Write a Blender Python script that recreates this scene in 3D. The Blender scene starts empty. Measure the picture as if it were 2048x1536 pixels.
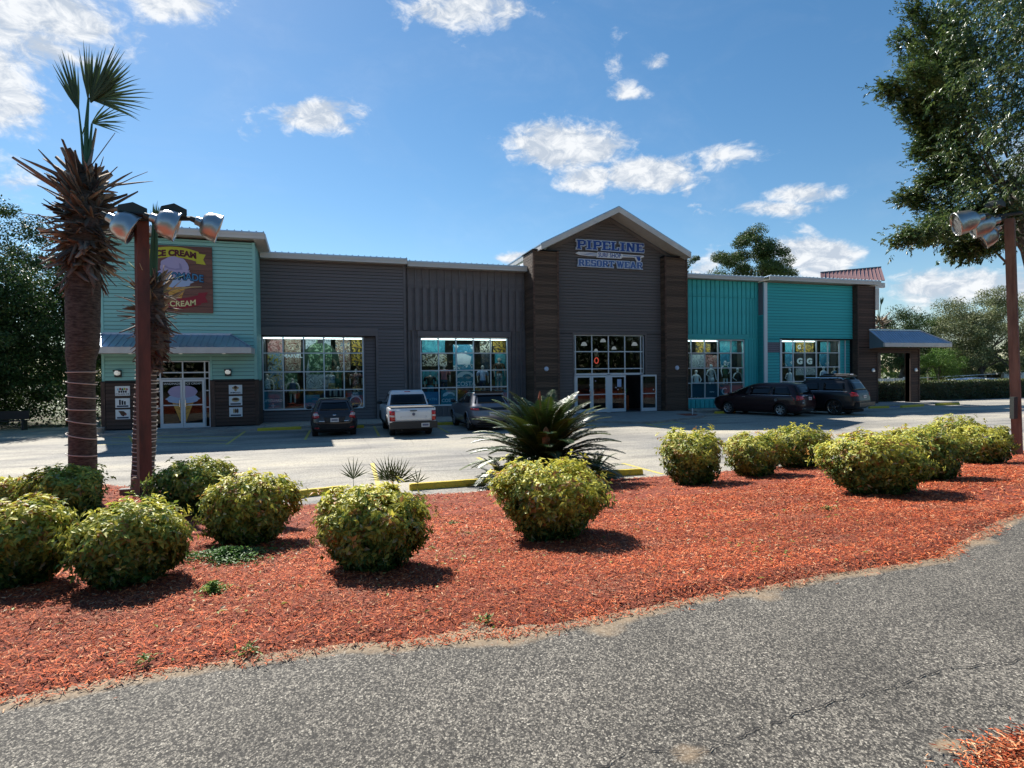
import bpy, bmesh, math, random
import numpy as np
from mathutils import Matrix, Vector
random.seed(7); rng = np.random.default_rng(11)
R_ = math.radians
SC = bpy.context.scene; COL = SC.collection
# ------------------------------------------------------------------ camera (surveyed from the photograph's vanishing points)
PX, PY = 1024., 768.
VFx, VFy, VPx, VPy = 4735., 706., 665., 753.6
FOC = math.sqrt(-((VFx-PX)*(VPx-PX)+(VFy-PY)*(VPy-PY)))
_u = np.array([VFx-PX, PY-VFy, -FOC]); _u /= np.linalg.norm(_u)
_v = np.array([VPx-PX, PY-VPy, -FOC]); _v /= np.linalg.norm(_v)
_w = np.cross(_u, _v); _w /= np.linalg.norm(_w); _v = np.cross(_w, _u)
RM = np.array([_u, _v, _w]); CH = 2.33
CP = np.array([0., 0., CH])
cam = bpy.data.cameras.new('camera'); camo = bpy.data.objects.new('camera', cam); COL.objects.link(camo)
cam.sensor_width = 36; cam.lens = FOC/2048*36; cam.clip_end = 3000; cam.clip_start = .05
M4 = Matrix(RM.tolist()).to_4x4(); M4.translation = Vector(CP); camo.matrix_world = M4
SC.camera = camo
def ray(x, y): return RM @ np.array([x-PX, PY-y, -FOC])
def onz(x, y, z=0.):
    d = ray(x, y); return CP + d*(z-CH)/d[2]
def onv(x, y, V):
    d = ray(x, y); return CP + d*V/d[1]
# ------------------------------------------------------------------ sun, sky, clouds
SUN = Vector((-.32, .94, 1.0)).normalized()
sl = bpy.data.lights.new('sun', 'SUN'); sl.energy = 5.0; sl.angle = R_(.5); sl.color = (1, .955, .88)
so = bpy.data.objects.new('sun', sl); COL.objects.link(so); so.rotation_euler = SUN.to_track_quat('Z', 'Y').to_euler()
so.location = (0, 0, 40)
W = bpy.data.worlds.new('World'); SC.world = W; W.use_nodes = True
nt = W.node_tree; nt.nodes.clear()
def N(t, **k):
    n = nt.nodes.new(t)
    for a, b in k.items(): setattr(n, a, b)
    return n
def mth(op, a, b=None, c=None, cl=False):
    n = N('ShaderNodeMath', operation=op, use_clamp=cl)
    for i, q in enumerate((a, b, c)):
        if q is None: continue
        if isinstance(q, (int, float)): n.inputs[i].default_value = q
        else: nt.links.new(q, n.inputs[i])
    return n.outputs[0]
sky = N('ShaderNodeTexSky', sky_type='NISHITA'); sky.sun_disc = False
sky.sun_elevation = math.asin(SUN.z); sky.sun_rotation = math.atan2(SUN.x, SUN.y)
sky.altitude = 0; sky.air_density = 1.0; sky.dust_density = .15; sky.ozone_density = 2.2
tc = N('ShaderNodeTexCoord'); D = tc.outputs['Generated']
CLOUDS = [(1150,300,115,52,1.0),(1265,352,110,40,1.0),(1450,318,55,30,.75),(1180,352,90,35,.95),(1400,360,70,22,.45),(1600,388,80,20,.9),(1540,415,120,17,.75),(1420,425,50,13,.55),
          (1622,520,62,40,.95),(1970,568,105,26,.85),(630,228,72,34,.75),(925,18,118,46,.78),(60,45,125,62,.78),(340,12,95,34,.68),(1245,190,46,17,.5),
          (1218,122,20,34,.34),(1095,170,36,14,.36),(1305,124,26,12,.5),(950,192,26,12,.42),(1030,517,60,14,.75),(1395,535,42,30,.75),(0,372,45,32,.55),
          (1230,282,22,20,.45),(700,50,60,60,.2),(1110,250,34,20,.6),(450,30,60,40,.35),(-150,120,120,90,.8),(2200,300,80,50,.8)]
mask = None
for (x, y, sx, sy, s) in CLOUDS:
    d = ray(x, y); d /= np.linalg.norm(d)
    r = ray(x+10, y)/np.linalg.norm(ray(x+10, y)) - d; r /= np.linalg.norm(r)
    upv = np.cross(r, d); f = 1154/ (1+((x-1024)**2+(y-768)**2)/1154**2)**.5
    A = r/(sx/f); B = upv/(sy/f)
    def dot(v):
        n = N('ShaderNodeVectorMath', operation='DOT_PRODUCT'); nt.links.new(D, n.inputs[0]); n.inputs[1].default_value = tuple(v); return n.outputs['Value']
    a = dot(A); b = mth('SUBTRACT', dot(B), 0.)
    r2 = mth('ADD', mth('MULTIPLY', a, a), mth('MULTIPLY', b, b))
    facing = mth('GREATER_THAN', dot(d), .5)
    g = mth('MULTIPLY', mth('MULTIPLY', mth('EXPONENT', mth('MULTIPLY', r2, -.9)), s), facing)
    mask = g if mask is None else mth('MAXIMUM', mask, g)
def noise(scale, det, rough, vec, dist=0):
    n = N('ShaderNodeTexNoise'); n.inputs['Scale'].default_value = scale; n.inputs['Detail'].default_value = det
    n.inputs['Roughness'].default_value = rough; n.inputs['Distortion'].default_value = dist; nt.links.new(vec, n.inputs['Vector']); return n.outputs['Fac']
mp = N('ShaderNodeMapping'); mp.inputs['Scale'].default_value = (1, 1, 1.7); mp.inputs['Location'].default_value = (3.1, 1.7, .4); nt.links.new(D, mp.inputs['Vector'])
n1 = noise(7.5, 9, .62, mp.outputs[0], .35); n2 = noise(30, 6, .65, mp.outputs[0], .5)
den = mth('ADD', mth('ADD', mth('MULTIPLY', mask, 1.36), mth('MULTIPLY', mth('SUBTRACT', n1, .5), 2.5)), mth('MULTIPLY', mth('SUBTRACT', n2, .5), .8))
den = mth('MULTIPLY', den, mth('GREATER_THAN', mask, .02))
mr = N('ShaderNodeMapRange', interpolation_type='SMOOTHSTEP'); mr.inputs['From Min'].default_value = .50; mr.inputs['From Max'].default_value = 1.08
nt.links.new(den, mr.inputs['Value']); cf = mth('MULTIPLY', mr.outputs[0], .96)
# thin high haze of cirrus
ci = N('ShaderNodeMapping'); ci.inputs['Scale'].default_value = (1.2, 2.4, 3.5); nt.links.new(D, ci.inputs['Vector'])
n3 = noise(2.2, 7, .6, ci.outputs[0], .8)
m3 = N('ShaderNodeMapRange'); m3.inputs['From Min'].default_value = .5; m3.inputs['From Max'].default_value = .85; m3.inputs['To Max'].default_value = .10
nt.links.new(n3, m3.inputs['Value']); cf = mth('MAXIMUM', cf, m3.outputs[0])
bg = N('ShaderNodeBackground'); bg.inputs['Strength'].default_value = .076
bc = N('ShaderNodeBackground'); bc.inputs['Strength'].default_value = .62
hs = N('ShaderNodeHueSaturation'); hs.inputs['Hue'].default_value = .494; hs.inputs['Saturation'].default_value = 1.22; hs.inputs['Value'].default_value = 1.0
nt.links.new(sky.outputs[0], hs.inputs['Color']); nt.links.new(hs.outputs[0], bg.inputs['Color'])
cr = N('ShaderNodeValToRGB'); cr.color_ramp.elements[0].position = .42; cr.color_ramp.elements[0].color = (.55, .62, .72, 1)
cr.color_ramp.elements[1].position = .60; cr.color_ramp.elements[1].color = (.93, .95, .97, 1); nt.links.new(n2, cr.inputs[0]); nt.links.new(cr.outputs[0], bc.inputs['Color'])
mx = N('ShaderNodeMixShader'); nt.links.new(cf, mx.inputs[0]); nt.links.new(bg.outputs[0], mx.inputs[1]); nt.links.new(bc.outputs[0], mx.inputs[2])
wo = N('ShaderNodeOutputWorld'); nt.links.new(mx.outputs[0], wo.inputs[0])
vs = SC.view_settings; SC.display_settings.display_device = 'sRGB'; vs.view_transform = 'Standard'; vs.look = 'None'; vs.gamma = 1; vs.use_curve_mapping = False; vs.exposure = 0.75
SC.cycles.use_denoising = True; SC.cycles.max_bounces = 5; SC.cycles.transparent_max_bounces = 10; SC.cycles.sample_clamp_indirect = 6
SC.cycles.use_adaptive_sampling = True; SC.cycles.caustics_reflective = False; SC.cycles.caustics_refractive = False
# ------------------------------------------------------------------ materials
def srgb(c):
    if isinstance(c, str): c = tuple(int(c[i:i+2], 16)/255 for i in (0, 2, 4))
    return tuple((x/12.92 if x <= .04045 else ((x+.055)/1.055)**2.4) for x in c)
def mat(name, col, rough=.6, metal=0, var=0, vscale=6, col2=None, bump=0, bscale=60, emis=0, spec=.5, stretch=(1, 1, 1), coat=0, attr=None, transl=0, detail=5, thr=(.35, .65), orand=0):
    m = bpy.data.materials.new(name); m.use_nodes = True; t = m.node_tree; b = t.nodes['Principled BSDF']; out = t.nodes['Material Output']
    c = tuple(col) + (1,)
    b.inputs['Base Color'].default_value = c; b.inputs['Roughness'].default_value = rough; b.inputs['Metallic'].default_value = metal
    b.inputs['Specular IOR Level'].default_value = spec; b.inputs['Coat Weight'].default_value = coat; b.inputs['Coat Roughness'].default_value = .06
    L = t.links
    src = None
    if var or col2 or bump:
        co = t.nodes.new('ShaderNodeTexCoord'); ma = t.nodes.new('ShaderNodeMapping'); ma.inputs['Scale'].default_value = stretch
        L.new(co.outputs['Object'], ma.inputs[0])
    if attr:
        at = t.nodes.new('ShaderNodeAttribute'); at.attribute_name = attr; src = at.outputs['Color']
    if var or col2:
        nz = t.nodes.new('ShaderNodeTexNoise'); nz.inputs['Scale'].default_value = vscale; nz.inputs['Detail'].default_value = detail; nz.inputs['Roughness'].default_value = .6
        L.new(ma.outputs[0], nz.inputs['Vector'])
        rp = t.nodes.new('ShaderNodeMapRange'); rp.inputs['From Min'].default_value = thr[0]; rp.inputs['From Max'].default_value = thr[1]; L.new(nz.outputs['Fac'], rp.inputs['Value'])
        mi = t.nodes.new('ShaderNodeMix'); mi.data_type = 'RGBA'; L.new(rp.outputs[0], mi.inputs[0])
        c2 = tuple(col2)+(1,) if col2 else tuple(max(0, min(1, x*(1+var))) for x in col)+(1,)
        c1 = c if col2 else tuple(x*(1-var) for x in col)+(1,)
        mi.inputs[6].default_value = c1; mi.inputs[7].default_value = c2; src = mi.outputs[2]
    if orand:
        oi = t.nodes.new('ShaderNodeObjectInfo'); om = t.nodes.new('ShaderNodeMapRange'); om.inputs['To Min'].default_value = 1-orand; om.inputs['To Max'].default_value = 1+orand; L.new(oi.outputs['Random'], om.inputs['Value'])
        ox = t.nodes.new('ShaderNodeVectorMath'); ox.operation = 'SCALE'; L.new(om.outputs[0], ox.inputs['Scale'])
        if src is not None: L.new(src, ox.inputs[0])
        else: ox.inputs[0].default_value = tuple(col)
        src = ox.outputs[0]
    if src is not None: L.new(src, b.inputs['Base Color'])
    if bump:
        nb = t.nodes.new('ShaderNodeTexNoise'); nb.inputs['Scale'].default_value = bscale; nb.inputs['Detail'].default_value = 4; L.new(ma.outputs[0], nb.inputs['Vector'])
        bp = t.nodes.new('ShaderNodeBump'); bp.inputs['Strength'].default_value = bump; bp.inputs['Distance'].default_value = .02; L.new(nb.outputs['Fac'], bp.inputs['Height']); L.new(bp.outputs[0], b.inputs['Normal'])
    if emis:
        b.inputs['Emission Color'].default_value = c; b.inputs['Emission Strength'].default_value = emis
    if transl:
        tr = t.nodes.new('ShaderNodeBsdfTranslucent'); ms = t.nodes.new('ShaderNodeMixShader'); ms.inputs[0].default_value = transl
        if src is not None: L.new(src, tr.inputs[0])
        else: tr.inputs[0].default_value = c
        L.new(b.outputs[0], ms.inputs[1]); L.new(tr.outputs[0], ms.inputs[2]); L.new(ms.outputs[0], out.inputs[0])
    return m
S = srgb
MT = {}
def mk(k, *a, **kw): MT[k] = mat(k, *a, **kw); return MT[k]
mk('joint_shadow', (.010, .009, .009), .95)  # near-black wall backing: shadow lines between boards put in as colour
mk('mint_siding', (.29, .58, .53), .7, orand=.05, var=.08, vscale=1.2, stretch=(.4, 1, 2), bump=.15, bscale=30)
mk('grey_siding', (.155, .137, .138), .75, orand=.07, var=.12, vscale=1.5, stretch=(.4, 1, 3), bump=.2, bscale=40)
mk('tower_siding', (.140, .121, .115), .75, orand=.08, var=.14, vscale=1.5, stretch=(.3, 1, 3), bump=.2, bscale=40)
mk('teal_siding', (.045, .46, .47), .65, orand=.06, var=.1, vscale=1.3, stretch=(.4, 1, 2), bump=.15, bscale=30)
mk('teal_side', (.03, .31, .33), .65, var=.1)
mk('mauve_siding', (.17, .16, .19), .7, var=.1)
mk('brown_wood', (.052, .027, .018), .75, col2=(.13, .072, .048), vscale=3.2, stretch=(.5, 1, 3), bump=.5, bscale=30, thr=(.36, .68), orand=.3)
mk('old_wood', (.040, .024, .016), .8, col2=(.19, .125, .085), vscale=2.8, stretch=(.6, 1, 4), bump=.6, bscale=30, thr=(.36, .72), orand=.38)
mk('wains_wood', (.075, .045, .034), .8, var=.3, vscale=3, stretch=(.5, 1, 3), bump=.4, orand=.25)
mk('white_trim', (.56, .54, .51), .5, var=.08, vscale=2)
mk('soffit', (.50, .46, .40), .7, var=.05)
mk('roof_metal', (.42, .50, .60), .38, .7, var=.08, vscale=2)
mk('roof_red', (.27, .145, .13), .5, .1, var=.1, vscale=4)
mk('roof_edge', (.10, .16, .20), .5, .4)
mk('alu', (.60, .66, .70), .4, .1)
mk('dark', (.006, .006, .008), .9)
mk('interior', (.06, .06, .065), .9, var=.3, vscale=1)
mk('black', (.012, .012, .013), .5)
mk('rubber', (.012, .012, .012), .85, bump=.2)
mk('concrete', (.30, .285, .26), .9, var=.16, vscale=2.5, bump=.2, bscale=40)
mk('yellow_paint', (.62, .47, .035), .75, col2=(.40, .31, .06), vscale=9, bump=.3, bscale=30, thr=(.5, .75))
mk('line_yellow', (.62, .50, .10), .8, col2=(.30, .27, .17), vscale=14, thr=(.48, .72))
mk('line_white', (.42, .40, .33), .85, col2=(.2, .19, .18), vscale=10)
mk('blue_paint', (.02, .05, .3), .6)
mk('trunk', (.060, .036, .026), .95, col2=(.16, .10, .07), vscale=5, stretch=(1, 1, 3.5), bump=1, bscale=35)
mk('palm_trunk', (.042, .033, .027), .95, col2=(.15, .12, .097), vscale=7, stretch=(1.2, 1.2, 5), bump=1, bscale=28)
mk('bark', (.07, .055, .045), .95, col2=(.15, .13, .11), vscale=6, stretch=(1, 1, .3), bump=.8, bscale=25)
mk('stem', (.10, .065, .04), .9)
mk('rope', (.62, .56, .48), .6)
mk('post_brown', (.075, .034, .026), .6, col2=(.17, .058, .040), vscale=2.2, stretch=(2, 2, .5), bump=.2, spec=.4)
mk('post_wood', (.14, .075, .05), .8, col2=(.25, .15, .10), vscale=3, stretch=(3, 3, .4), bump=.3)
mk('spun_alu', (.50, .49, .47), .34, .9, bump=.06, bscale=8)
mk('lens', (.25, .25, .25), .15, .3)
mk('ballast', (.05, .06, .055), .6, .3)
mk('leafc', (.1, .2, .05), .5, attr='col', transl=.30, spec=.32)
mk('leafg', (.1, .2, .05), .36, attr='col', transl=.14, spec=.5)
mk('leafo', (.1, .2, .05), .33, attr='col', transl=.30, spec=.55)
mk('leafd', (.1, .2, .05), .5, attr='col', transl=.2, spec=.32)
mk('chips', (.3, .08, .05), .8, attr='col', spec=.25)
mk('cone', (.26, .11, .04), .9, var=.3, vscale=20, bump=.8)
mk('warm_light', (.9, .88, .8), .4, emis=.14)
mk('tube_light', (1, 1, .96), .4, emis=2.6)
mk('pend_light', (.75, .78, .85), .4, emis=.35)
mk('red_neon', (1, .12, .08), .4, emis=.7)
mk('white_paint', (.75, .75, .74), .5)
mk('sign_white', (.74, .74, .76), .45)
mk('sign_blue', (.008, .055, .30), .4)
mk('sign_blue2', (.05, .13, .38), .4)
mk('sign_outline', (.52, .60, .74), .5)
mk('sign_board', (.12, .05, .035), .6, orand=.25, col2=(.20, .085, .06), vscale=2.5, stretch=(.5, 1, 5))
for k, c in dict(p_yellow='b9b52e', p_red='8e1c2c', p_dred='521018', p_lav='a79dc0', p_lav2='8f86ab', p_pblue='9fb4d4', p_blue='3f7fa8', p_navy='1c3450', p_cone='c99846', p_cone2='8f6227', p_cream='e4dc9c',
                 p_white='dfe4e6', p_teal='2c8294', p_dteal='175263', p_green='2c5a3c', p_dgreen='16301f', p_dark='121620', p_gold='b58d2a', p_orange='a8522c', p_skin='c9bcae', p_pink='b06a6c', p_ltblue='8cc2d8', p_sand='b09a70', p_brown='4a3020').items():
    mk(k, S(c), .6)
def glass(name, tint, refl=.09):
    m = bpy.data.materials.new(name); m.use_nodes = True; t = m.node_tree; t.nodes.remove(t.nodes['Principled BSDF']); o = t.nodes['Material Output']
    tr = t.nodes.new('ShaderNodeBsdfTransparent'); tr.inputs[0].default_value = tuple(tint)+(1,)
    gl = t.nodes.new('ShaderNodeBsdfGlossy'); gl.inputs['Roughness'].default_value = .02
    fr = t.nodes.new('ShaderNodeFresnel'); fr.inputs[0].default_value = 1.5
    mu = t.nodes.new('ShaderNodeMath'); mu.operation = 'MULTIPLY_ADD'; mu.inputs[1].default_value = 1.; mu.inputs[2].default_value = refl-.04; t.links.new(fr.outputs[0], mu.inputs[0])
    gg = t.nodes.new('ShaderNodeNewGeometry'); nb = t.nodes.new('ShaderNodeMath'); nb.operation = 'SUBTRACT'; nb.inputs[0].default_value = 1; t.links.new(gg.outputs['Backfacing'], nb.inputs[1]); m2 = t.nodes.new('ShaderNodeMath'); m2.operation = 'MULTIPLY'; t.links.new(mu.outputs[0], m2.inputs[0]); t.links.new(nb.outputs[0], m2.inputs[1]); mu = m2
    mi = t.nodes.new('ShaderNodeMixShader'); t.links.new(mu.outputs[0], mi.inputs[0]); t.links.new(tr.outputs[0], mi.inputs[1]); t.links.new(gl.outputs[0], mi.inputs[2]); t.links.new(mi.outputs[0], o.inputs[0])
    MT[name] = m; return m
glass('shop_glass', (.80, .91, .93), .045)
glass('door_glass', (.60, .64, .64), .035)
mk('car_glass', (.004, .005, .007), .05, 0, spec=.4)
mk('lamp_red', (.42, .012, .015), .18, coat=.6); mk('lamp_clear', (.55, .45, .45), .15, coat=.5); mk('plate', (.55, .56, .58), .5); mk('chrome', (.7, .7, .72), .15, 1)
mk('rim', (.42, .43, .45), .3, .9); mk('plastic', (.02, .02, .022), .6); mk('plate_mark', (.10, .12, .2), .5)
def paint(n, c, metal=.4): return mk(n, c, .32, metal, coat=.7, spec=.5)
paint('paint_char', (.030, .022, .022)); paint('paint_white', (.72, .73, .75), 0); paint('paint_grey', (.17, .17, .19), .5); mk('paint_maroon', (.022, .005, .007), .33, .1, coat=.35, spec=.35); mk('paint_navy', (.008, .009, .013), .35, 0, coat=.25, spec=.3)
# ------------------------------------------------------------------ mesh helpers
def props(o, label=None, cat=None, group=None, kind=None):
    for k, v in (('label', label), ('category', cat), ('group', group), ('kind', kind)):
        if v: o[k] = v
    return o
def empty(name, loc, label, cat, group=None, rz=0):
    o = bpy.data.objects.new(name, None); o.empty_display_size = .2; o.location = loc; o.rotation_euler.z = rz; COL.objects.link(o); return props(o, label, cat, group)
def root_loc(o):
    while o.parent: o = o.parent
    return Vector(o.location) if o.rotation_euler.z == 0 else Vector((0, 0, 0))
def link(name, me, parent=None, kind=None):
    o = bpy.data.objects.new(name, me); COL.objects.link(o)
    if parent: o.parent = parent
    if kind: o['kind'] = kind
    return o
class MB:
    def __init__(s): s.v = []; s.f = []
    def add(s, vs, fs):
        n = len(s.v); s.v += [tuple(p) for p in vs]; s.f += [tuple(i+n for i in f) for f in fs]; return s
    def box(s, x0, x1, y0, y1, z0, z1):
        return s.add([(x0,y0,z0),(x1,y0,z0),(x1,y1,z0),(x0,y1,z0),(x0,y0,z1),(x1,y0,z1),(x1,y1,z1),(x0,y1,z1)],
                     [(0,3,2,1),(4,5,6,7),(0,1,5,4),(1,2,6,5),(2,3,7,6),(3,0,4,7)])
    def prism(s, poly, y0, y1):   # polygon in (x,z), extruded along y
        n = len(poly); s.add([(x, y0, z) for x, z in poly]+[(x, y1, z) for x, z in poly],
              [tuple(range(n)), tuple(range(2*n-1, n-1, -1))]+[(i, i+n, (i+1) % n+n, (i+1) % n) for i in range(n)]); return s
    def slab(s, poly, z0, z1):    # polygon in (x,y), extruded along z
        n = len(poly); s.add([(x, y, z0) for x, y in poly]+[(x, y, z1) for x, y in poly],
              [tuple(range(n-1, -1, -1)), tuple(range(n, 2*n))]+[(i, (i+1) % n, (i+1) % n+n, i+n) for i in range(n)]); return s
    def thick(s, quad, t):        # a quad in space given thickness along its normal
        q = [Vector(p) for p in quad]; nn = (q[1]-q[0]).cross(q[-1]-q[0]).normalized()*t; n = len(q)
        s.add([p for p in q]+[p-nn for p in q], [tuple(range(n)), tuple(range(2*n-1, n-1, -1))]+[(i, i+n, (i+1) % n+n, (i+1) % n) for i in range(n)]); return s
    def tube(s, pts, rad, n=8, cap=True):
        pts = [Vector(p) for p in pts]; rad = rad if hasattr(rad, '__len__') else [rad]*len(pts); rings = []; ref = None
        for i, p in enumerate(pts):
            t = (pts[min(i+1, len(pts)-1)]-pts[max(i-1, 0)]).normalized()
            if ref is None: ref = t.orthogonal().normalized()
            ref = (ref-t*ref.dot(t)).normalized(); b = t.cross(ref)
            rings.append([p+(ref*math.cos(a)+b*math.sin(a))*rad[i] for a in [2*math.pi*k/n for k in range(n)]])
        vs = [q for r in rings for q in r]; fs = []
        for i in range(len(rings)-1):
            for k in range(n):
                fs.append((i*n+k, i*n+(k+1) % n, (i+1)*n+(k+1) % n, (i+1)*n+k))
        if cap: fs += [tuple(range(n-1, -1, -1)), tuple(range(len(vs)-n, len(vs)))]
        return s.add(vs, fs)
    def lathe(s, prof, c, axis, n=20):   # prof: (r, h) along axis from c
        ax = Vector(axis).normalized(); a = ax.orthogonal().normalized(); b = ax.cross(a); c = Vector(c); vs = []; fs = []
        for r, h in prof:
            for k in range(n):
                t = 2*math.pi*k/n; vs.append(c+ax*h+(a*math.cos(t)+b*math.sin(t))*r)
        for i in range(len(prof)-1):
            for k in range(n): fs.append((i*n+k, i*n+(k+1) % n, (i+1)*n+(k+1) % n, (i+1)*n+k))
        return s.add(vs, fs)
    def ball(s, c, r, sz=1, n=10, m=7):
        prof = [(r*math.sin(math.pi*i/m)+1e-4, -r*sz*math.cos(math.pi*i/m)) for i in range(m+1)]; return s.lathe(prof, c, (0, 0, 1), n)
    def build(s, name, m, parent=None, kind=None, smooth=False, local=False):
        me = bpy.data.meshes.new(name); off = root_loc(parent) if (parent and not local) else Vector((0, 0, 0))
        me.from_pydata([(p[0]-off.x, p[1]-off.y, p[2]-off.z) for p in s.v], [], s.f); me.update()
        bm = bmesh.new(); bm.from_mesh(me); bmesh.ops.recalc_face_normals(bm, faces=bm.faces); bm.to_mesh(me); bm.free()
        if m: me.materials.append(MT[m] if isinstance(m, str) else m)
        if smooth: me.shade_smooth()
        return link(name, me, parent, kind)
_pc = {}
def piece(name, m, parent, x0, x1, y0, y1, z0, z1, wedge=False):
    """box-like piece that shares one unit mesh per material; wedge = lap board thick at its foot"""
    k = (m, wedge, name)
    if k not in _pc:
        b = MB(); f = .25 if wedge else 0
        b.add([(0,0,0),(1,0,0),(1,1,0),(0,1,0),(0,.75 if wedge else 0,1),(1,.75 if wedge else 0,1),(1,1,1),(0,1,1)], [(0,3,2,1),(4,5,6,7),(0,1,5,4),(1,2,6,5),(2,3,7,6),(3,0,4,7)])
        me = bpy.data.meshes.new(name); me.from_pydata(b.v, [], b.f); me.materials.append(MT[m]); _pc[k] = me
    o = link(name, _pc[k], parent); off = root_loc(parent)
    o.location = (x0-off.x, y0-off.y, z0-off.z); o.scale = (x1-x0, y1-y0, z1-z0); return o
def np_mesh(name, V, F, m, parent=None, kind=None, cols=None, smooth=False):
    V = np.asarray(V, np.float32); F = np.asarray(F, np.int32); me = bpy.data.meshes.new(name); k = F.shape[1]
    if parent is not None: V = V-np.array(root_loc(parent), np.float32)
    me.vertices.add(len(V)); me.vertices.foreach_set('co', V.ravel()); me.loops.add(F.size); me.loops.foreach_set('vertex_index', F.ravel())
    me.polygons.add(len(F)); me.polygons.foreach_set('loop_start', np.arange(0, F.size, k, dtype=np.int32)); me.update(calc_edges=True)
    if cols is not None:
        a = me.color_attributes.new('col', 'FLOAT_COLOR', 'POINT'); c = np.ones((len(V), 4), np.float32); c[:, :3] = cols; a.data.foreach_set('color', c.ravel())
    if smooth: me.polygons.foreach_set('use_smooth', np.ones(len(F), bool))
    me.materials.append(MT[m]); return link(name, me, parent, kind)
def nrm(a): return a/(np.linalg.norm(a, axis=1, keepdims=True)+1e-9)
def leaf_geo(c, d, n, L, Wd, fold=.25, at=.45):
    """folded lance leaves: 4 points, 2 triangles each"""
    d = nrm(d); s = nrm(np.cross(d, n)); n = np.cross(s, d); L = np.broadcast_to(np.asarray(L), (len(c),))[:, None]; Wd = np.broadcast_to(np.asarray(Wd), (len(c),))[:, None]
    mid = c+d*L*at; up = n*Wd*fold
    V = np.stack([c, mid+s*Wd*.5+up, c+d*L-n*L*.12, mid-s*Wd*.5+up], 1).reshape(-1, 3)
    i = np.arange(len(c))[:, None]*4; F = np.concatenate([i+[0, 1, 2], i+[0, 2, 3]], 1).reshape(-1, 3); return V, F
def col4(c): return np.repeat(c, 4, 0)
def rand_dirs(n): return nrm(rng.normal(size=(n, 3)))
# ------------------------------------------------------------------ ground
def interp(xs, ys):
    xs = np.array(xs, float); ys = np.array(ys, float); o = np.argsort(xs); return lambda q: np.interp(q, xs[o], ys[o])
ep = [(0,1412),(82,1400),(255,1365),(401,1339),(680,1299),(1024,1283),(1150,1256),(1280,1231),(1400,1203),(1505,1186),(1632,1160),(1767,1138),(1895,1118),(1925,1096),(1992,1062),(2048,1032)]
e3 = [onz(x, y, .73) for x, y in ep]
edgeV = interp([-40, -6]+[p[0] for p in e3]+[9.5, 14, 60], [4.4, 3.75]+[p[1] for p in e3]+[4.5, 4.7, 5.2])
fp = [(215, 967), (594, 1009), (811, 989), (948, 981), (1207, 960), (1322, 951)]
f3 = [onz(x, y, .02) for x, y in fp]
farV = interp([-40, -14]+[p[0] for p in f3]+[12, 18.5, 60], [15.5, 15.2]+[p[1] for p in f3]+[11.6, 11.3, 11.0])
def snoise(x, y):
    return (np.sin(x*1.7+y*.9+.3)*np.sin(y*2.1-x*.6+1.1)+.5*np.sin(x*4.1-y*3.3)*np.sin(y*5.2+x*2.2+.7)+.3*np.sin(x*9.3+y*7.1+2)*np.sin(y*11-x*8.3))
def terr(x, y):
    x = np.asarray(x, float); y = np.asarray(y, float); a = edgeV(x); b = farV(x); t = np.clip((y-a)/(b-a), 0, 1)
    s = t*t*(3-2*t); z = .73*(1-(s*.55+t*.45)); e = np.clip((y-a)/.22, 0, 1); e2 = np.clip((b-y)/.25, 0, 1)
    z = z+.05*e*e2-.015+snoise(x, y)*.018*e*e2; z = np.where(y < a, .73-.05-(a-y)*.4, z); z = np.where(y > b, -.03-(y-b)*.3, z); return z
def onterr(px, py):
    d = ray(px, py); f = lambda t: (CP+d*t)[2]-max(float(terr((CP+d*t)[0], (CP+d*t)[1])), 0.)
    t0 = 2.0/np.linalg.norm(d); t1 = t0
    while f(t1) > 0 and t1 < 1: t0, t1 = t1, t1*1.03
    for _ in range(30):
        m = (t0+t1)/2
        if f(m) > 0: t0 = m
        else: t1 = m
    return CP+d*t1
def grid(name, xs, ys, zf, m, kind='structure', cols=None):
    X, Y = np.meshgrid(xs, ys); Z = zf(X, Y); V = np.stack([X, Y, Z], -1).reshape(-1, 3); nx = len(xs); ny = len(ys)
    i = (np.arange(ny-1)[:, None]*nx+np.arange(nx-1)[None]).ravel()[:, None]; F = np.concatenate([i, i+1, i+1+nx, i+nx], 1)
    return np_mesh(name, V, F, m, None, kind, cols, smooth=True)
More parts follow.
